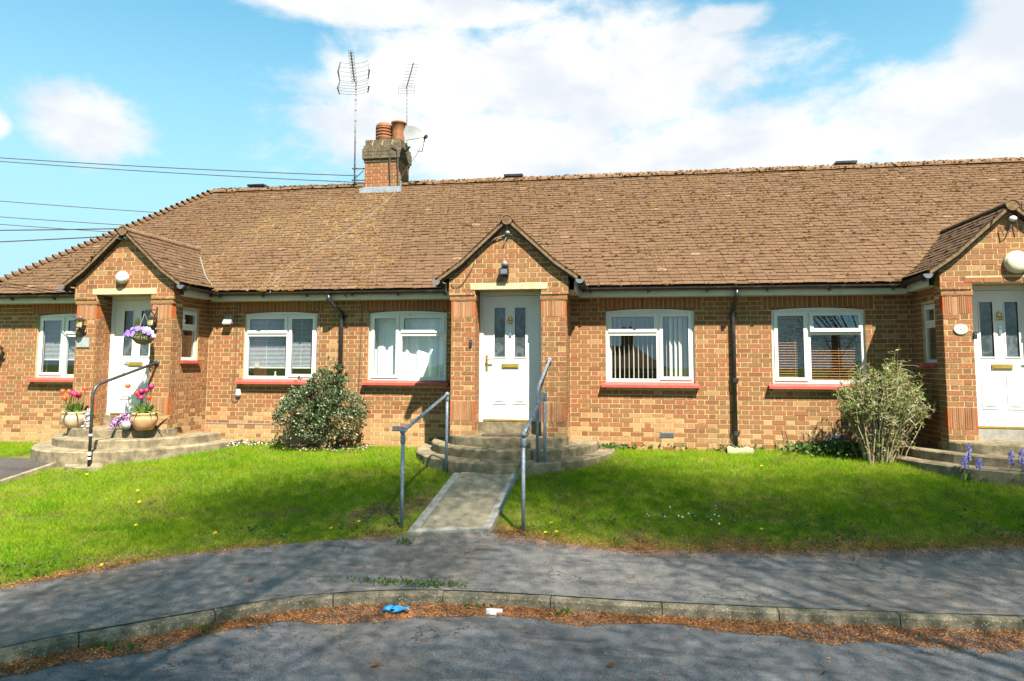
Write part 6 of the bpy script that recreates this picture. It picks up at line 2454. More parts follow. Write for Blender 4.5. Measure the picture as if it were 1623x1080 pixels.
# tiny white flowers by the left porch
n = 170
x, y = RNG.normal(-6.7, 0.42, n), -np.abs(RNG.normal(0.28, 0.16, n)) - 0.05
x = np.r_[x, RNG.normal(0.9, 0.25, 16), RNG.normal(0.5, 0.12, 14)]; y = np.r_[y, RNG.normal(-3.45, 0.1, 16), RNG.normal(-3.5, 0.06, 14)]
P = np.stack([x, y, T(x, y) + 0.035 + 0.05 * RNG.random(len(x))], 1)
D = RNG.normal(size=(len(x), 3)); D[:, 2] = np.abs(D[:, 2]) * 0.3
tag(leaf_cloud('white_flowers', M['petal'], P, D, 0.022, 0.9, 0.93 + 0.07 * RNG.random(len(x))), kind='stuff')


# reddish bud scales and needles: gutter of the road, front margin of the lawn, a few everywhere
def flakes(x, y, z, smin, smax, name, tone=None):
    n = len(x)
    P = np.stack([x, y, z], 1)
    D = RNG.normal(size=(n, 3)); D[:, 2] *= 0.22
    return tag(leaf_cloud(name, M['litter'], P, D, smin + (smax - smin) * RNG.random(n), 0.42, tone, None, 0.3), kind='stuff')


nL = 110000
si = RNG.uniform(0, 1, nL)
fi = si * (len(KERB_S) - 1.001)
idx_ = fi.astype(int)
fr_ = (fi - idx_)[:, None]
kp, kn = KERB_S[idx_] * (1 - fr_) + KERB_S[idx_ + 1] * fr_, nK[idx_] * (1 - fr_) + nK[idx_ + 1] * fr_
arc = sK[idx_] * (1 - fr_[:, 0]) + sK[idx_ + 1] * fr_[:, 0]
w1 = np.interp(arc, np.linspace(0, sK[-1], 160), 0.27 + 0.15 * np.array([mnoise.fractal(Vector((q * 0.75, 5.5, 0)), 0.9, 2.0, 4) for q in np.linspace(0, sK[-1], 160)]) * 2.0)
w1 = np.clip(w1 * np.where(kp[:, 0] > 2.4, 1.35, 1.0), 0.10, 0.62)
dd = np.abs(RNG.random(nL) ** 1.15) * w1 + np.where(RNG.random(nL) < 0.05, RNG.exponential(0.25, nL), 0)
x = kp[:, 0] - kn[:, 0] * dd
y = kp[:, 1] - kn[:, 1] * dd
pile = np.clip(1 - dd / np.maximum(w1, 0.05), 0, 1)
z = -0.674 + 0.026 * pile * RNG.random(nL) + 0.004 + 0.006 * RNG.random(nL)
vis = (y > -9.5) & (np.abs(x) < 6.5)
flakes(x[vis], y[vis], z[vis], 0.010, 0.024, 'kerb_litter')
nM = 60000
x = RNG.uniform(-7.2, 6.0, nM)
dm = RNG.normal(0.02, 0.13, nM)
y = edge_y(np.clip(x, -5.36, 12)) + dm
dens = np.clip(0.55 + 1.2 * np.interp(x, gx, N1[20]), 0.12, 1.0)
dens = np.where(x > -1.6, np.maximum(dens, 0.6), dens) * np.where((x > -2.5) & (x < -1.45), 0.05, 1.0) * np.where((x > -4.3) & (x < -2.5), 0.45, 1.0)
ok = (RNG.random(nM) < dens) & (np.abs(dm) < 0.45)
x, y = x[ok], y[ok]
flakes(x, y, T(x, y) + 0.017 + 0.012 * RNG.random(len(x)), 0.010, 0.022, 'lawn_edge_litter')
# loose scatter over lawn bare ground, footway, road, steps
nS = 14000
x = RNG.uniform(-5.5, 6, nS); y = RNG.uniform(-8.8, -2.6, nS)
ky, ey = kerb_y(x), edge_y(np.clip(x, -5.36, 12))
cl = sample(N2, x, y) > RNG.normal(0.25, 0.15, nS)
lawn_ = (y > ey) & (bare(x, y) > 0.25)
foot_ = (y < ey - 0.02) & (y > ky + 0.14) & cl
road_ = (y < ky - 0.02) & (x > -4.6) & cl & (RNG.random(nS) < 0.5)
tt = np.clip((ey - y) / np.maximum(ey - ky, 0.1), 0, 1)
z = np.where(lawn_, T(x, y) + 0.012, np.where(foot_, (T(x, y) + 0.014) * (1 - tt) + (KERB_TOP + 0.006) * tt + 0.006, -0.664))
ok = lawn_ | foot_ | road_
flakes(x[ok], y[ok], z[ok], 0.008, 0.022, 'scattered_litter')
x = RNG.uniform(-3.3, -0.4, 260); y = RNG.uniform(-2.2, -1.3, 260)
zz = np.where(np.hypot((x + 1.83) / 0.9, (y + 0.95) / 0.55) < 1, 0.315, np.where(np.hypot((x + 1.83) / 1.3, (y + 0.25) / 1.6) < 1, 0.186, np.where(np.hypot((x + 1.83) / 1.58, (y + 0.05) / 2.18) < 1, 0.056, -9)))
ok = zz > -5
flakes(x[ok], y[ok], zz[ok], 0.012, 0.025, 'step_litter')

# weeds on the footway behind the kerb and in the gutter
m_ = []
for (cx_, cy_, n_, s_) in ((-2.05, -5.58, 160, 0.22), (-1.7, -5.56, 120, 0.15), (-2.35, -4.42, 60, 0.06), (-0.55, -5.79, 26, 0.03), (-1.25, -5.77, 30, 0.05), (-3.3, -6.62, 60, 0.12), (-3.75, -7.05, 60, 0.12), (-1.93, -1.9, 30, 0.05)):
    for k in range(n_):
        xx, yy = random.gauss(cx_, s_), random.gauss(cy_, 0.035)
        zt = 0.19 if cy_ == -1.9 else (-0.67 if cy_ in (-5.79, -5.77, -6.62, -7.05) else (KERB_TOP + 0.0 if cy_ < -5 else Tz(xx, yy) + 0.01))
        m_.append((xx, yy, zt + random.random() * 0.02))
P = np.array(m_)
D = RNG.normal(size=(len(P), 3)); D[:, 2] = np.abs(D[:, 2]) * 1.0 + 0.3
tag(leaf_cloud('gutter_weeds', M['weed'], P, D, 0.03 + 0.03 * RNG.random(len(P)), 0.35, 0.5 + 0.5 * RNG.random(len(P)), None, 0.2), kind='stuff')

# ---------------------------------------------------------------- dandelions and bluebells
def dandelion_proto():
    t = thing('dandelion', 'x', 'dandelion', (0, 0, 0), 'yellow dandelions in the grass')
    m = MB()
    m.tube([(0, 0, 0), (0.004, 0, 0.03), (0.006, 0, 0.06)], 0.003, 5)
    m.build('stalk', M['weed'], t)
    m = MB()
    for r_, k in ((0.026, 14), (0.018, 10)):
        for i in range(k):
            a = 2 * math.pi * i / k
            b = a + 0.25
            m.add([(0.006, 0, 0.062), (0.006 + r_ * math.cos(a), r_ * math.sin(a), 0.066 + 0.012 * (0.03 - r_) / 0.01), (0.006 + r_ * math.cos(b), r_ * math.sin(b), 0.066 + 0.012 * (0.03 - r_) / 0.01)], [(0, 1, 2)])
    m.build('flower_head', M['dandelion'], t)
    return t


proto = dandelion_proto()
DSPOTS = [((-6.05, -3.62), 'dandelion in the sunny grass, leftmost of the yellow flowers', ), ((-6.35, -3.25), 'dandelion in sunny grass just up the slope from the leftmost one'),
          ((-5.55, -4.35), 'largest dandelion in the middle of the sunny left lawn'), ((-4.93, -5.62), 'lone dandelion among the litter by the footway on the left'),
          ((-4.5, -4.45), 'dandelion where the shade of the tree begins on the left lawn'), ((-3.28, -4.15), 'dandelion beside the bare patch left of the path'),
          ((-3.05, -3.95), 'dandelion at the upper rim of the bare patch left of the path'), ((-0.92, -4.02), 'left one of two dandelions by the right handrail post'),
          ((-0.80, -3.98), 'right one of two dandelions by the right handrail post'), ((-0.88, -3.78), 'dandelion in the grass above the close pair right of the path'),
          ((1.35, -3.72), 'small dandelion among the weeds at the front of the right lawn'), ((1.75, -1.55), 'dandelion in the shaded grass below the concrete gully block'),
          ((-7.55, -2.72), 'dandelion beside the footing of the black handrail')]
for i, spot in enumerate(DSPOTS):
    (x, y), lab = spot[0], spot[1]
    o = proto if i == 0 else copy_tree(proto, (0, 0, 0))
    o.location = (x, y, Tz(x, y))
    o.rotation_euler = (random.uniform(-0.2, 0.2) + 0.35, random.uniform(-0.2, 0.2), 0)
    o.scale = (0.75, 0.75, 0.75)
    o['label'] = lab

BB = [((4.20, -1.85, 0.36), 'tall bluebell standing alone in front of the right steps'), ((4.12, -1.95, 0.22), 'short bluebell left of the tallest one'), ((4.28, -1.98, 0.20), 'short bluebell leaning right beside the tallest one'),
      ((4.62, -1.98, 0.30), 'bluebell with a violet head, first of the right-hand clump'), ((4.72, -2.05, 0.33), 'thick violet bluebell in the right-hand clump'), ((4.70, -2.12, 0.19), 'low bluebell under the thick violet one'),
      ((4.95, -2.0, 0.33), 'bluebell before the dark riser in the right-hand clump'), ((5.0, -2.15, 0.20), 'low bluebell below the one before the dark riser'), ((5.12, -2.02, 0.36), 'highest bluebell of the right-hand clump'),
      ((5.10, -2.16, 0.19), 'low bluebell below the highest of the right-hand clump'), ((5.35, -2.05, 0.30), 'bluebell near the right end of the clump'), ((4.9, -2.25, 0.12), 'smallest pale bluebell at the front of the clump')]


def bluebell(x, y, h, lab):
    z = Tz(x, y)
    t = thing('bluebell', lab, 'bluebell', (x, y, z), 'bluebells by the right-hand steps')
    lx, ly = random.gauss(0, 0.03), random.gauss(0, 0.02)
    top = Vector((x + lx, y + ly, z + h + 0.1))
    b = Vector((x, y, z))
    mid = (b + top) / 2 + Vector((lx * 0.4, 0, 0.02))
    m = MB()
    m.tube([b, mid, top], [0.006, 0.005, 0.003], 5, (0.6, 0, 0))
    m.build('stalk', M['tulip_leaf'], t)
    m = MB()
    for k in range(9):
        u = 0.58 + 0.42 * k / 8
        p = b * (1 - u) ** 2 + mid * 2 * u * (1 - u) + top * u * u
        a = k * 2.4
        e = p + Vector((math.cos(a) * 0.03, math.sin(a) * 0.03, -0.006))
        m.lathe(e, [(0.007, 0.0), (0.012, -0.014), (0.012, -0.026), (0.018, -0.034)], 6, (random.random(), 0, 0), axis=(math.cos(a) * 0.3, math.sin(a) * 0.3, 1))
    m.build('bells', M['bluebell'], t)
    m = MB()
    for k in range(7):
        a = random.uniform(0, 2 * math.pi)
        L = random.uniform(0.14, 0.26)
        dx, dy = math.cos(a), math.sin(a)
        sx, sy = -dy * 0.010, dx * 0.010
        pts = []
        for q in range(5):
            u = q / 4
            w = 1 - 0.85 * u
            px, py, pz = x + dx * L * u * 0.8, y + dy * L * u * 0.8, z + L * (1.1 * u - 0.85 * u * u)
            pts += [(px - sx * w, py - sy * w, pz), (px + sx * w, py + sy * w, pz)]
        m.add(pts, [(2 * q, 2 * q + 1, 2 * q + 3, 2 * q + 2) for q in range(4)], (random.uniform(0.1, 0.5), 0, 0))
    m.build('leaf_tuft', M['tulip_leaf'], t)


for (x, y, h), lab in BB:
    bluebell(x, y, h, lab)


# ---------------------------------------------------------------- pots, basket, ornaments on the left steps
def strap_leaf(m, base, a, L, W, droop, tone):
    dx, dy = math.cos(a), math.sin(a)
    vs = []
    n = 6
    for q in range(n + 1):
        u = q / n
        w = W * math.sin(math.pi * min(1, 0.18 + 0.82 * u) ** 0.9) if u < 1 else 0.0005
        r_ = L * (0.25 * u + droop * u * u)
        z = L * (1.0 * u - droop * 0.95 * u * u)
        px, py, pz = base[0] + dx * r_, base[1] + dy * r_, base[2] + z
        vs += [(px - dy * w, py + dx * w, pz + 0.25 * w), (px, py, pz), (px + dy * w, py - dx * w, pz + 0.25 * w)]
    fs = []
    for q in range(n):
        fs += [(3 * q, 3 * q + 1, 3 * q + 4, 3 * q + 3), (3 * q + 1, 3 * q + 2, 3 * q + 5, 3 * q + 4)]
    m.add(vs, fs, (tone, 0, 0))


def tulip_pot(x, y, z, r, h, mat, label, heads):
    t = thing('tulip_pot', label, 'flower pot', (x, y, z))
    m = MB()
    m.lathe((x, y, z), [(r * 0.62, 0), (r * 0.80, h * 0.2), (r * 1.0, h * 0.55), (r * 1.02, h * 0.72), (r * 0.9, h * 0.88), (r * 0.97, h * 0.92), (r * 0.97, h), (r * 0.86, h), (r * 0.82, h * 0.85)], 28)
    m.build('pot', mat, t, True)
    m = MB()
    m.lathe((x, y, z + h * 0.85), [(r * 0.83, 0), (0.01, 0.012)], 20)
    m.build('compost', M['mat_rubber'], t)
    for k in range(26):
        a = k * 2.4 + random.uniform(-0.3, 0.3)
        rb = random.uniform(0.1, 0.8) * r * 0.75
        low = k % 3 == 0
        m = MB()
        strap_leaf(m, (x + rb * math.cos(a), y + rb * math.sin(a), z + h * 0.86), a, random.uniform(0.17, 0.30) if not low else random.uniform(0.18, 0.24),
                   random.uniform(0.020, 0.034), random.uniform(0.1, 0.45) if not low else random.uniform(0.85, 1.15), random.uniform(0.1, 0.75) if not low else random.uniform(0.6, 1.0))
        m.build('leaf', M['tulip_leaf'], t)
    for (dx, dz_, tn) in heads:
        hx, hy, hz = x + dx, y - random.uniform(0.0, 0.08), z + dz_
        s = MB()
        s.tube([(x + dx * 0.4, y, z + h * 0.85), (x + dx * 0.75, y - 0.02, z + h * 0.5 + dz_ * 0.5), (hx, hy, hz - 0.02)], 0.005, 5, (0.5, 0, 0))
        s.build('stalk', M['tulip_leaf'], t)
        f = MB()
        for q in range(6):
            a = q * math.pi / 3 + random.uniform(-0.1, 0.1)
            ro = 0.036 if q % 2 else 0.032
            ca, sa = math.cos(a), math.sin(a)
            vs = []
            for (rr, zz, w) in ((0.004, -0.022, 0.006), (ro * 0.85, -0.010, 0.019), (ro * 1.05, 0.016, 0.023), (ro * 0.9, 0.036, 0.014), (ro * 0.72, 0.050, 0.002)):
                vs += [(hx + ca * rr - sa * w, hy + sa * rr + ca * w, hz + zz), (hx + ca * rr * 1.1, hy + sa * rr * 1.1, hz + zz), (hx + ca * rr + sa * w, hy + sa * rr - ca * w, hz + zz)]
            f.add(vs, [(3 * i + j, 3 * i + j + 1, 3 * i + j + 4, 3 * i + j + 3) for i in range(4) for j in range(2)], (min(1, max(0, tn + random.uniform(-0.06, 0.06))), 0, 0))
        f.build('tulip_flower', M['tulip_red'], t)


tulip_pot(-9.02, -1.30, 0.312, 0.185, 0.26, M['pale_pot'], 'pale terracotta pot of red and purple tulips left of the white door',
          [(-0.20, 0.58, 0.35), (-0.10, 0.575, 0.3), (-0.14, 0.47, 0.38), (-0.02, 0.55, 0.98), (0.03, 0.53, 0.75), (0.10, 0.54, 0.72), (0.19, 0.63, 0.35), (0.06, 0.5, 0.7)])
tulip_pot(-7.66, -1.42, 0.312, 0.195, 0.27, M['terracotta'], 'orange terracotta pot of mixed tulips right of the white door',
          [(-0.27, 0.68, 0.40), (-0.15, 0.57, 0.1), (-0.08, 0.54, 0.75), (-0.03, 0.50, 0.78), (-0.05, 0.58, 0.98), (0.04, 0.61, 0.75), (0.10, 0.66, 0.80), (0.14, 0.68, 0.95), (0.10, 0.50, 0.05), (-0.04, 0.6, 0.9)])

# low mauve rockery plant in a stone bowl beside a stone ball
t = thing('mauve_trailing_plant', 'low mauve-flowered trailing plant on the steps between the pots', 'potted plant', (-7.99, -1.30, 0.312))
m = MB()
m.lathe((-7.99, -1.30, 0.312), [(0.09, 0), (0.13, 0.07), (0.14, 0.10), (0.11, 0.10)], 18)
m.build('bowl', M['stone'], t, True)
n = 900
d = rand_dirs(n); d[:, 2] = np.abs(d[:, 2])
P = np.array((-8.02, -1.33, 0.39)) + d * np.array((0.24, 0.16, 0.13)) * (0.5 + 0.5 * RNG.random(n))[:, None]
P[:, 2] -= 0.10 * (np.abs(P[:, 0] + 8.02) / 0.24) ** 2
tag(leaf_cloud('foliage', M['shrub'], P, d + RNG.normal(size=(n, 3)) * 0.5, 0.035, 0.4, None, t), kind='stuff')
n = 420
d = rand_dirs(n); d[:, 2] = np.abs(d[:, 2]); d[:, 1] = -np.abs(d[:, 1])
P = np.array((-8.05, -1.33, 0.395)) + d * np.array((0.25, 0.17, 0.155))
P[:, 2] -= 0.10 * (np.abs(P[:, 0] + 8.05) / 0.24) ** 2
tag(leaf_cloud('flowers', M['petal'], P, RNG.normal(size=(n, 3)), 0.030, 0.9, RNG.uniform(0.52, 0.85, n), t), kind='stuff')
m = MB()
m.ball((-7.90, -1.52, 0.385), 0.072, 0.07, 0.072, 14, 10, jit=0.03)
t = tag(m.build('stone_ball', M['stone'], None, True), 'rough pale stone ball in front of the mauve plant', 'ornament')

t = thing('rabbit_statue', 'small grey stone rabbit standing beside the left tulip pot', 'statue', (-8.74, -1.33, 0.312))
m = MB()
rx, ry, rz = -8.72, -1.36, 0.312
m.ball((rx, ry, rz + 0.085), 0.062, 0.062, 0.085, 12, 9, jit=0.03)
m.ball((rx + 0.005, ry - 0.01, rz + 0.16), 0.045, 0.042, 0.055, 12, 8, jit=0.02)
m.ball((rx + 0.01, ry - 0.025, rz + 0.225), 0.036, 0.045, 0.036, 12, 8)
m.ball((rx + 0.012, ry - 0.062, rz + 0.218), 0.018, 0.016, 0.014, 8, 6)
for s in (-1, 1):
    m.tube([(rx + s * 0.014, ry - 0.01, rz + 0.245), (rx + s * 0.020, ry + 0.0, rz + 0.285), (rx + s * 0.02, ry + 0.004, rz + 0.325)], [0.013, 0.016, 0.006], 7)
    m.ball((rx + s * 0.045, ry - 0.045, rz + 0.03), 0.026, 0.05, 0.026, 9, 6)
    m.tube([(rx + s * 0.04, ry - 0.02, rz + 0.15), (rx + s * 0.038, ry - 0.055, rz + 0.125), (rx + s * 0.012, ry - 0.066, rz + 0.13)], [0.014, 0.012, 0.010], 7)
m.build('rabbit_body', M['stone'], t, True)
m = MB()
m.lathe((rx, ry, rz), [(0.075, 0), (0.07, 0.012)], 16)
m.build('plinth', M['stone'], t)

t = thing('hanging_basket', 'hanging basket of purple and white pansies on the left porch', 'hanging basket', (-7.80, -1.32, 1.82))
bx, by, bz = -7.80, -1.36, 1.80
m = MB()
m.lathe((bx, by, bz), [(0.03, -0.13), (0.10, -0.11), (0.155, -0.05), (0.17, 0.0), (0.15, 0.0)], 20)
m.build('basket_bowl', M['coir'], t, True)
m = MB()
for k in range(3):
    a = 0.5 + k * 2.094
    m.tube([(bx + 0.165 * math.cos(a), by + 0.165 * math.sin(a), bz), (bx, by, bz + 0.38)], 0.004, 4)
m.build('chain', M['aluminium'], t)
m = MB()
m.tube([(bx, by, bz + 0.38), (bx + 0.02, by, bz + 0.43), (bx + 0.04, by + 0.12, bz + 0.45), (bx + 0.06, PFR - 0.006, bz + 0.45)], 0.008, 6)
m.tube([(bx + 0.06, PFR - 0.012, bz + 0.20), (bx + 0.06, PFR - 0.012, bz + 0.50)], 0.011, 6)
m.tube([(bx + 0.03, by + 0.10, bz + 0.44), (bx + 0.05, by + 0.16, bz + 0.38), (bx + 0.06, PFR - 0.03, bz + 0.30), (bx + 0.06, PFR - 0.012, bz + 0.22)], 0.008, 6)
m.build('bracket', M['black'], t)
n = 700
d = rand_dirs(n); d[:, 2] = np.abs(d[:, 2]) * 0.9 - 0.25
P = np.array((bx - 0.03, by - 0.02, bz + 0.01)) + d * np.array((0.21, 0.18, 0.13)) * (0.55 + 0.45 * RNG.random(n))[:, None]
tag(leaf_cloud('foliage', M['shrub'], P, d + RNG.normal(size=(n, 3)) * 0.5, 0.045, 0.5, None, t), kind='stuff')
m = MB()
for k in range(34):
    d = Vector(RNG.normal(size=3)).normalized()
    d.y = -abs(d.y); d.z = abs(d.z) * 0.8 - 0.12
    p = Vector((bx - 0.04, by - 0.02, bz + 0.03)) + Vector((d.x * 0.24, d.y * 0.2, d.z * 0.18))
    tn = random.uniform(0.0, 0.45) if p.x < bx + 0.06 else random.choice([0.97, 0.99, 0.8, 0.05])
    fd = (d + Vector((0, -0.8, 0.2))).normalized()
    a = fd.orthogonal().normalized(); b = fd.cross(a)
    for q in range(5):
        an = 2 * math.pi * q / 5
        c0 = p + (a * math.cos(an) + b * math.sin(an)) * 0.018
        ring = [c0 + (a * math.cos(w) + b * math.sin(w)) * 0.017 + fd * random.uniform(0, 0.004) for w in np.linspace(0, 2 * math.pi, 7)[:-1]]
        m.add(ring, [tuple(range(6))], (tn, 0, 0))
tag(m.build('pansies', M['petal'], t), kind='stuff')

# ---------------------------------------------------------------- litter
t = thing('glove', 'crumpled bright blue glove lying in the gutter below the kerb', 'glove', (-1.90, -5.98, -0.66))
gx0, gy0, gz0 = -1.89, -5.985, -0.652
m = MB()
nu, nv = 14, 8
vs = []
for i in range(nu):
    u = i / (nu - 1)
    for j in range(nv):
        v = j / (nv - 1)
        wdt = 0.035 + 0.016 * math.sin(u * 5)
        x = gx0 - 0.085 + 0.17 * u
        y = gy0 + (v - 0.5) * 2 * wdt + 0.02 * math.sin(u * 4)
        z = gz0 + 0.012 + 0.014 * math.sin(u * 9 + v * 3) * math.sin(v * 5 + 1) + 0.022 * u * (1 - abs(v - 0.5))
        vs.append((x, y, z))
fs = [(i * nv + j, (i + 1) * nv + j, (i + 1) * nv + j + 1, i * nv + j + 1) for i in range(nu - 1) for j in range(nv - 1)]
m.add(vs, fs)
m.build('palm', M['glove'], t, True)
for k, (yo, L) in enumerate(((-0.035, 0.06), (-0.012, 0.075), (0.010, 0.07), (0.032, 0.05))):
    m = MB()
    b = Vector((gx0 - 0.07, gy0 + yo, gz0 + 0.014))
    m.tube([b, b + Vector((-L * 0.5, -0.008 + 0.006 * k, 0.012)), b + Vector((-L, -0.012 + 0.012 * k, -0.002))], [0.011, 0.010, 0.006], 7)
    m.build('finger', M['glove'], t, True)
m = MB()
m.tube([(gx0 + 0.02, gy0 - 0.03, gz0 + 0.02), (gx0 - 0.01, gy0 - 0.06, gz0 + 0.02), (gx0 - 0.04, gy0 - 0.068, gz0 + 0.01)], [0.013, 0.011, 0.007], 7)
m.build('thumb', M['glove'], t, True)
t = thing('plastic_clip', 'curved white plastic scrap lying against the kerb', 'plastic scrap', (-1.13, -5.84, -0.66))
m = MB()
pts = []
for (x, y) in ((0.075, 0.012), (0.03, 0.016), (-0.02, 0.018), (-0.05, 0.010), (-0.062, -0.008), (-0.05, -0.026), (-0.02, -0.034), (0.035, -0.036)):
    pts.append((-1.13 + x, -5.86 + y))
vs = [(x, y, -0.668) for x, y in pts] + [(x, y, -0.633) for x, y in pts]
n = len(pts)
m.add(vs, [(i, i + 1, n + i + 1, n + i) for i in range(n - 1)])
vs = [(x, y - 0.004, -0.668) for x, y in pts] + [(x, y - 0.004, -0.633) for x, y in pts]
m.add(vs, [(i + 1, i, n + i, n + i + 1) for i in range(n - 1)])
m.build('clip_band', M['white_plastic'], t)
for i, (x, y, lab) in enumerate(((-1.72, -7.02, 'brown dead leaf standing up on the road below the glove'), (-0.15, -6.75, 'curled brown leaf on the road right of the middle'),
                                 (1.25, -6.62, 'dark dead leaf on the road at the right'), (-3.35, -5.75, 'dark twig scrap on the footway at the left'), (-2.9, -4.75, 'reddish twig lying on the footway below the bare patch'))):
    t = thing('fallen_leaf', lab, 'leaf', (x, y, -0.69))
    zt = -0.664 if y < -6 else Tz(x, y) + 0.02
    m = MB()
    a = random.uniform(0, 6.28)
    dx, dy = math.cos(a) * 0.035, math.sin(a) * 0.035
    m.add([(x - dx, y - dy, zt), (x - dy * 0.6, y + dx * 0.6, zt + 0.024), (x + dx, y + dy, zt + 0.018), (x + dy * 0.6, y - dx * 0.6, zt + 0.012), (x, y, zt + 0.004)],
          [(0, 4, 1), (1, 4, 2), (2, 4, 3), (3, 4, 0)], (0.1, 0, 0))
    m.build('blade', M['litter'], t)
    m = MB()
    m.tube([(x + dx, y + dy, zt + 0.018), (x + dx * 1.9, y + dy * 1.7, zt + 0.006)], 0.002, 4, (0.2, 0, 0))
    m.build('stalk', M['twig'], t)


# ---------------------------------------------------------------- trees across the road (behind the camera) that shade the foreground
def tree(x, y, h, lobes_, label, n_leaf, seed, trunk_r=0.22):
    rs = np.random.default_rng(seed)
    z0 = -0.78
    t = thing('street_tree', label, 'tree', (x, y, z0), 'trees across the road')
    m = MB()
    top = h * 0.75
    m.tube([(x, y, z0 - 0.1), (x + 0.05, y, z0 + 0.6), (x - 0.05, y + 0.1, top * 0.45), (x + 0.1, y, top)], [trunk_r * 1.4, trunk_r, trunk_r * 0.75, trunk_r * 0.25], 10)
    m.build('trunk', M['bark'], t, True)
    for (c, r_) in lobes_:
        m = MB()
        s = Vector((x, y, max(1.5, c[2] * 0.45)))
        e = Vector(c)
        mid = (s + e) / 2 + Vector((0, 0, 0.4))
        m.tube([s, mid, e], [trunk_r * 0.16, trunk_r * 0.08, 0.012], 7)
        m.build('limb', M['bark'], t, True)
    P, D = [], []
    tot = sum(r_[0] * r_[1] * r_[2] for _, r_ in lobes_)
    for (c, r_) in lobes_:
        k = int(n_leaf * r_[0] * r_[1] * r_[2] / tot)
        nc_ = max(8, k // 220)
        cd = rs.normal(size=(nc_, 3)); cd /= np.linalg.norm(cd, axis=1)[:, None]
        cc = np.array(c) + cd * np.array(r_) * (rs.random(nc_) ** 0.4)[:, None]
        which = rs.integers(0, nc_, k)
        P.append(cc[which] + rs.normal(size=(k, 3)) * np.array((0.62, 0.62, 0.42)))
        D.append(rs.normal(size=(k, 3)) + np.array((0, 0, -0.2)))
    P, D = np.concatenate(P), np.concatenate(D)
    tag(leaf_cloud('crown', M['tree_leaf'], P, D, 0.030 + 0.018 * rs.random(len(P)), 0.62, None, t), kind='stuff')


def above(sx, sy, h):
    """point at height h whose shadow falls on the ground at (sx, sy)"""
    k = (h + 0.6) / SUN_DIR.z
    return (sx + SUN_DIR.x * k, sy + SUN_DIR.y * k, h)


def crown(spots):
    return [(above(sx, sy, h), (rx, ry, rz)) for (sx, sy, h, rx, ry, rz) in spots]


tree(3.4, -14.8, 9.5, crown([(0.5, -7.6, 7.0, 1.9, 1.4, 1.2), (2.6, -6.9, 6.4, 1.6, 1.2, 1.1), (-1.6, -7.4, 7.6, 1.7, 1.2, 1.2), (1.3, -5.4, 7.8, 1.6, 0.8, 1.1), (3.6, -5.2, 7.2, 1.4, 0.9, 1.1), (-0.3, -6.3, 8.6, 1.4, 0.9, 1.0)]),
     'tall leafy tree across the road, nearest to the camera', 105000, 5)
tree(8.2, -13.6, 10.0, crown([(2.2, -3.6, 7.6, 1.9, 0.75, 1.0), (4.6, -3.3, 7.4, 1.7, 0.9, 1.0), (0.5, -2.6, 8.4, 1.3, 0.6, 0.8), (3.2, -2.3, 8.6, 1.7, 0.6, 0.8), (5.4, -1.9, 8.8, 1.2, 0.6, 0.8), (-1.1, -1.9, 8.6, 0.9, 0.6, 0.6), (-2.3, -1.9, 8.8, 0.6, 0.4, 0.6), (-1.3, -1.85, 9.2, 1.0, 0.5, 0.9), (-0.9, -1.55, 7.9, 0.7, 0.4, 0.9), (-1.7, -2.0, 8.0, 0.8, 0.4, 0.8), (0.3, -3.7, 8.2, 0.9, 0.5, 0.7)]),
     'spreading tree across the road, right of the nearest one', 190000, 6)
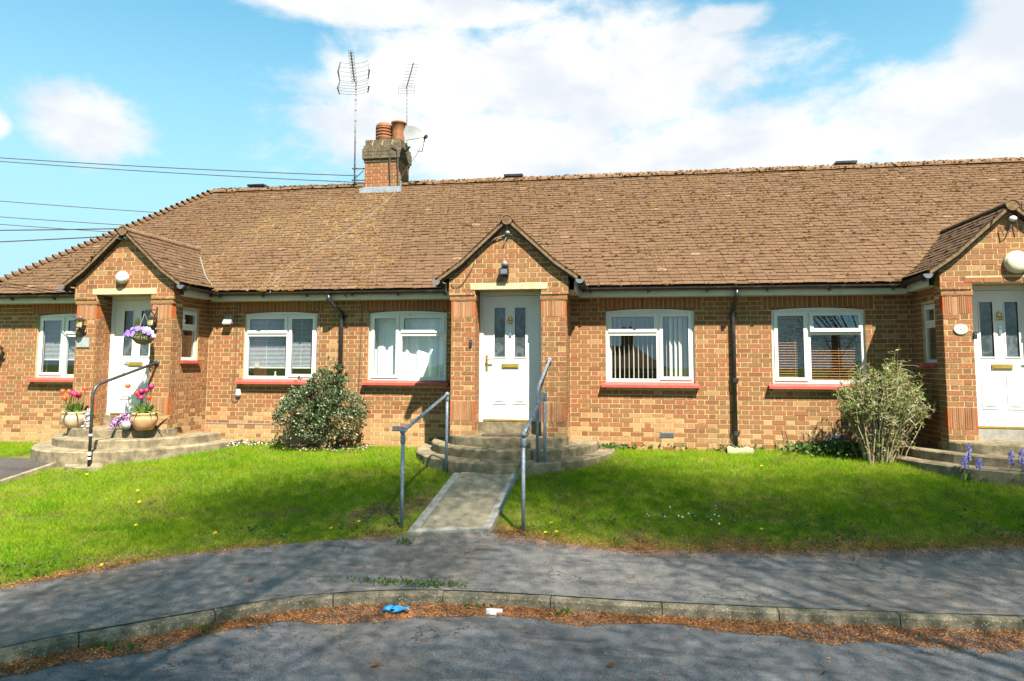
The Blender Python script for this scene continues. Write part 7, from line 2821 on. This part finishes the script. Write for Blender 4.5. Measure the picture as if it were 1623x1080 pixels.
tree(-1.6, -15.6, 9.0, crown([(-3.6, -8.2, 6.6, 1.5, 1.2, 1.1), (-4.2, -6.2, 7.0, 1.0, 0.8, 0.8), (-3.1, -5.0, 7.6, 1.1, 0.6, 0.8), (-4.3, -3.3, 8.0, 1.5, 0.42, 0.7), (-2.9, -2.7, 8.2, 1.0, 0.45, 0.6), (-1.7, -4.6, 8.0, 1.0, 0.6, 0.7), (-3.9, -3.4, 8.9, 1.3, 0.5, 0.8), (-5.4, -4.2, 7.8, 0.8, 0.35, 0.6), (-3.1, -2.5, 7.4, 0.9, 0.4, 0.7)]),
     'leafy tree across the road, left of the nearest one', 170000, 8)
tree(-12.5, -19.0, 6.5, [((-12.8, -19, 3.6), (2.4, 2.0, 1.7)), ((-10.6, -19.3, 2.6), (1.7, 1.5, 1.4)), ((-14.6, -19.2, 2.8), (1.6, 1.5, 1.5))],
     'rounded tree across the road, farthest to the left', 60000, 12)
tree(8.6, -20.0, 7.5, [((7.6, -20, 3.2), (2.2, 1.8, 2.4)), ((10.2, -20.3, 3.0), (1.9, 1.6, 2.2)), ((8.6, -19.8, 5.2), (1.7, 1.5, 1.4))],
     'dark low-branched tree across the road, farthest to the right', 65000, 13)
# bungalow across the road, seen only in the window panes
t = thing('opposite_bungalow', 'brick bungalow with a tall chimney across the road', 'building', (0, -40, -0.8))
m = MB()
m.box(-14, 2.3, -46, -40, -1.2, 1.2)
m.build('wall', M['brick'], t)
m = MB()
m.add([(-14.4, -39.7, 1.15), (2.7, -39.7, 1.15), (2.7, -46.3, 1.15), (-14.4, -46.3, 1.15), (-11.0, -43, 2.85), (0.3, -43, 2.85)],
      [(1, 0, 4, 5), (3, 2, 5, 4), (0, 3, 4), (2, 1, 5)], (0.3, 0, 0.4))
m.build('roof', M['tile'], t)
m = MB()
m.box(-0.62, 0.28, -43.4, -42.6, 2.4, 3.85)
m.build('chimney', M['brick'], t)
for px in (-0.4, 0.06):
    m = MB()
    m.lathe((px, -43, 3.85), [(0.14, 0), (0.12, 0.4), (0.15, 0.45)], 10)
    m.build('chimney_pot', M['pot_clay'], t)
for a in (-11, -7, -2.5, 0.4):
    m = MB()
    m.box(a, a + 1.5, -39.99, -39.94, -0.1, 0.95)
    w = m.build('window', M['pvc'], t)
    m = MB()
    m.box(a + 0.08, a + 1.42, -39.938, -39.93, -0.02, 0.87)
    m.build('pane', M['obscure'], w)
m = MB()
m.box(-4.6, -3.7, -39.99, -39.94, -0.8, 1.1)
m.build('door', M['door'], t)
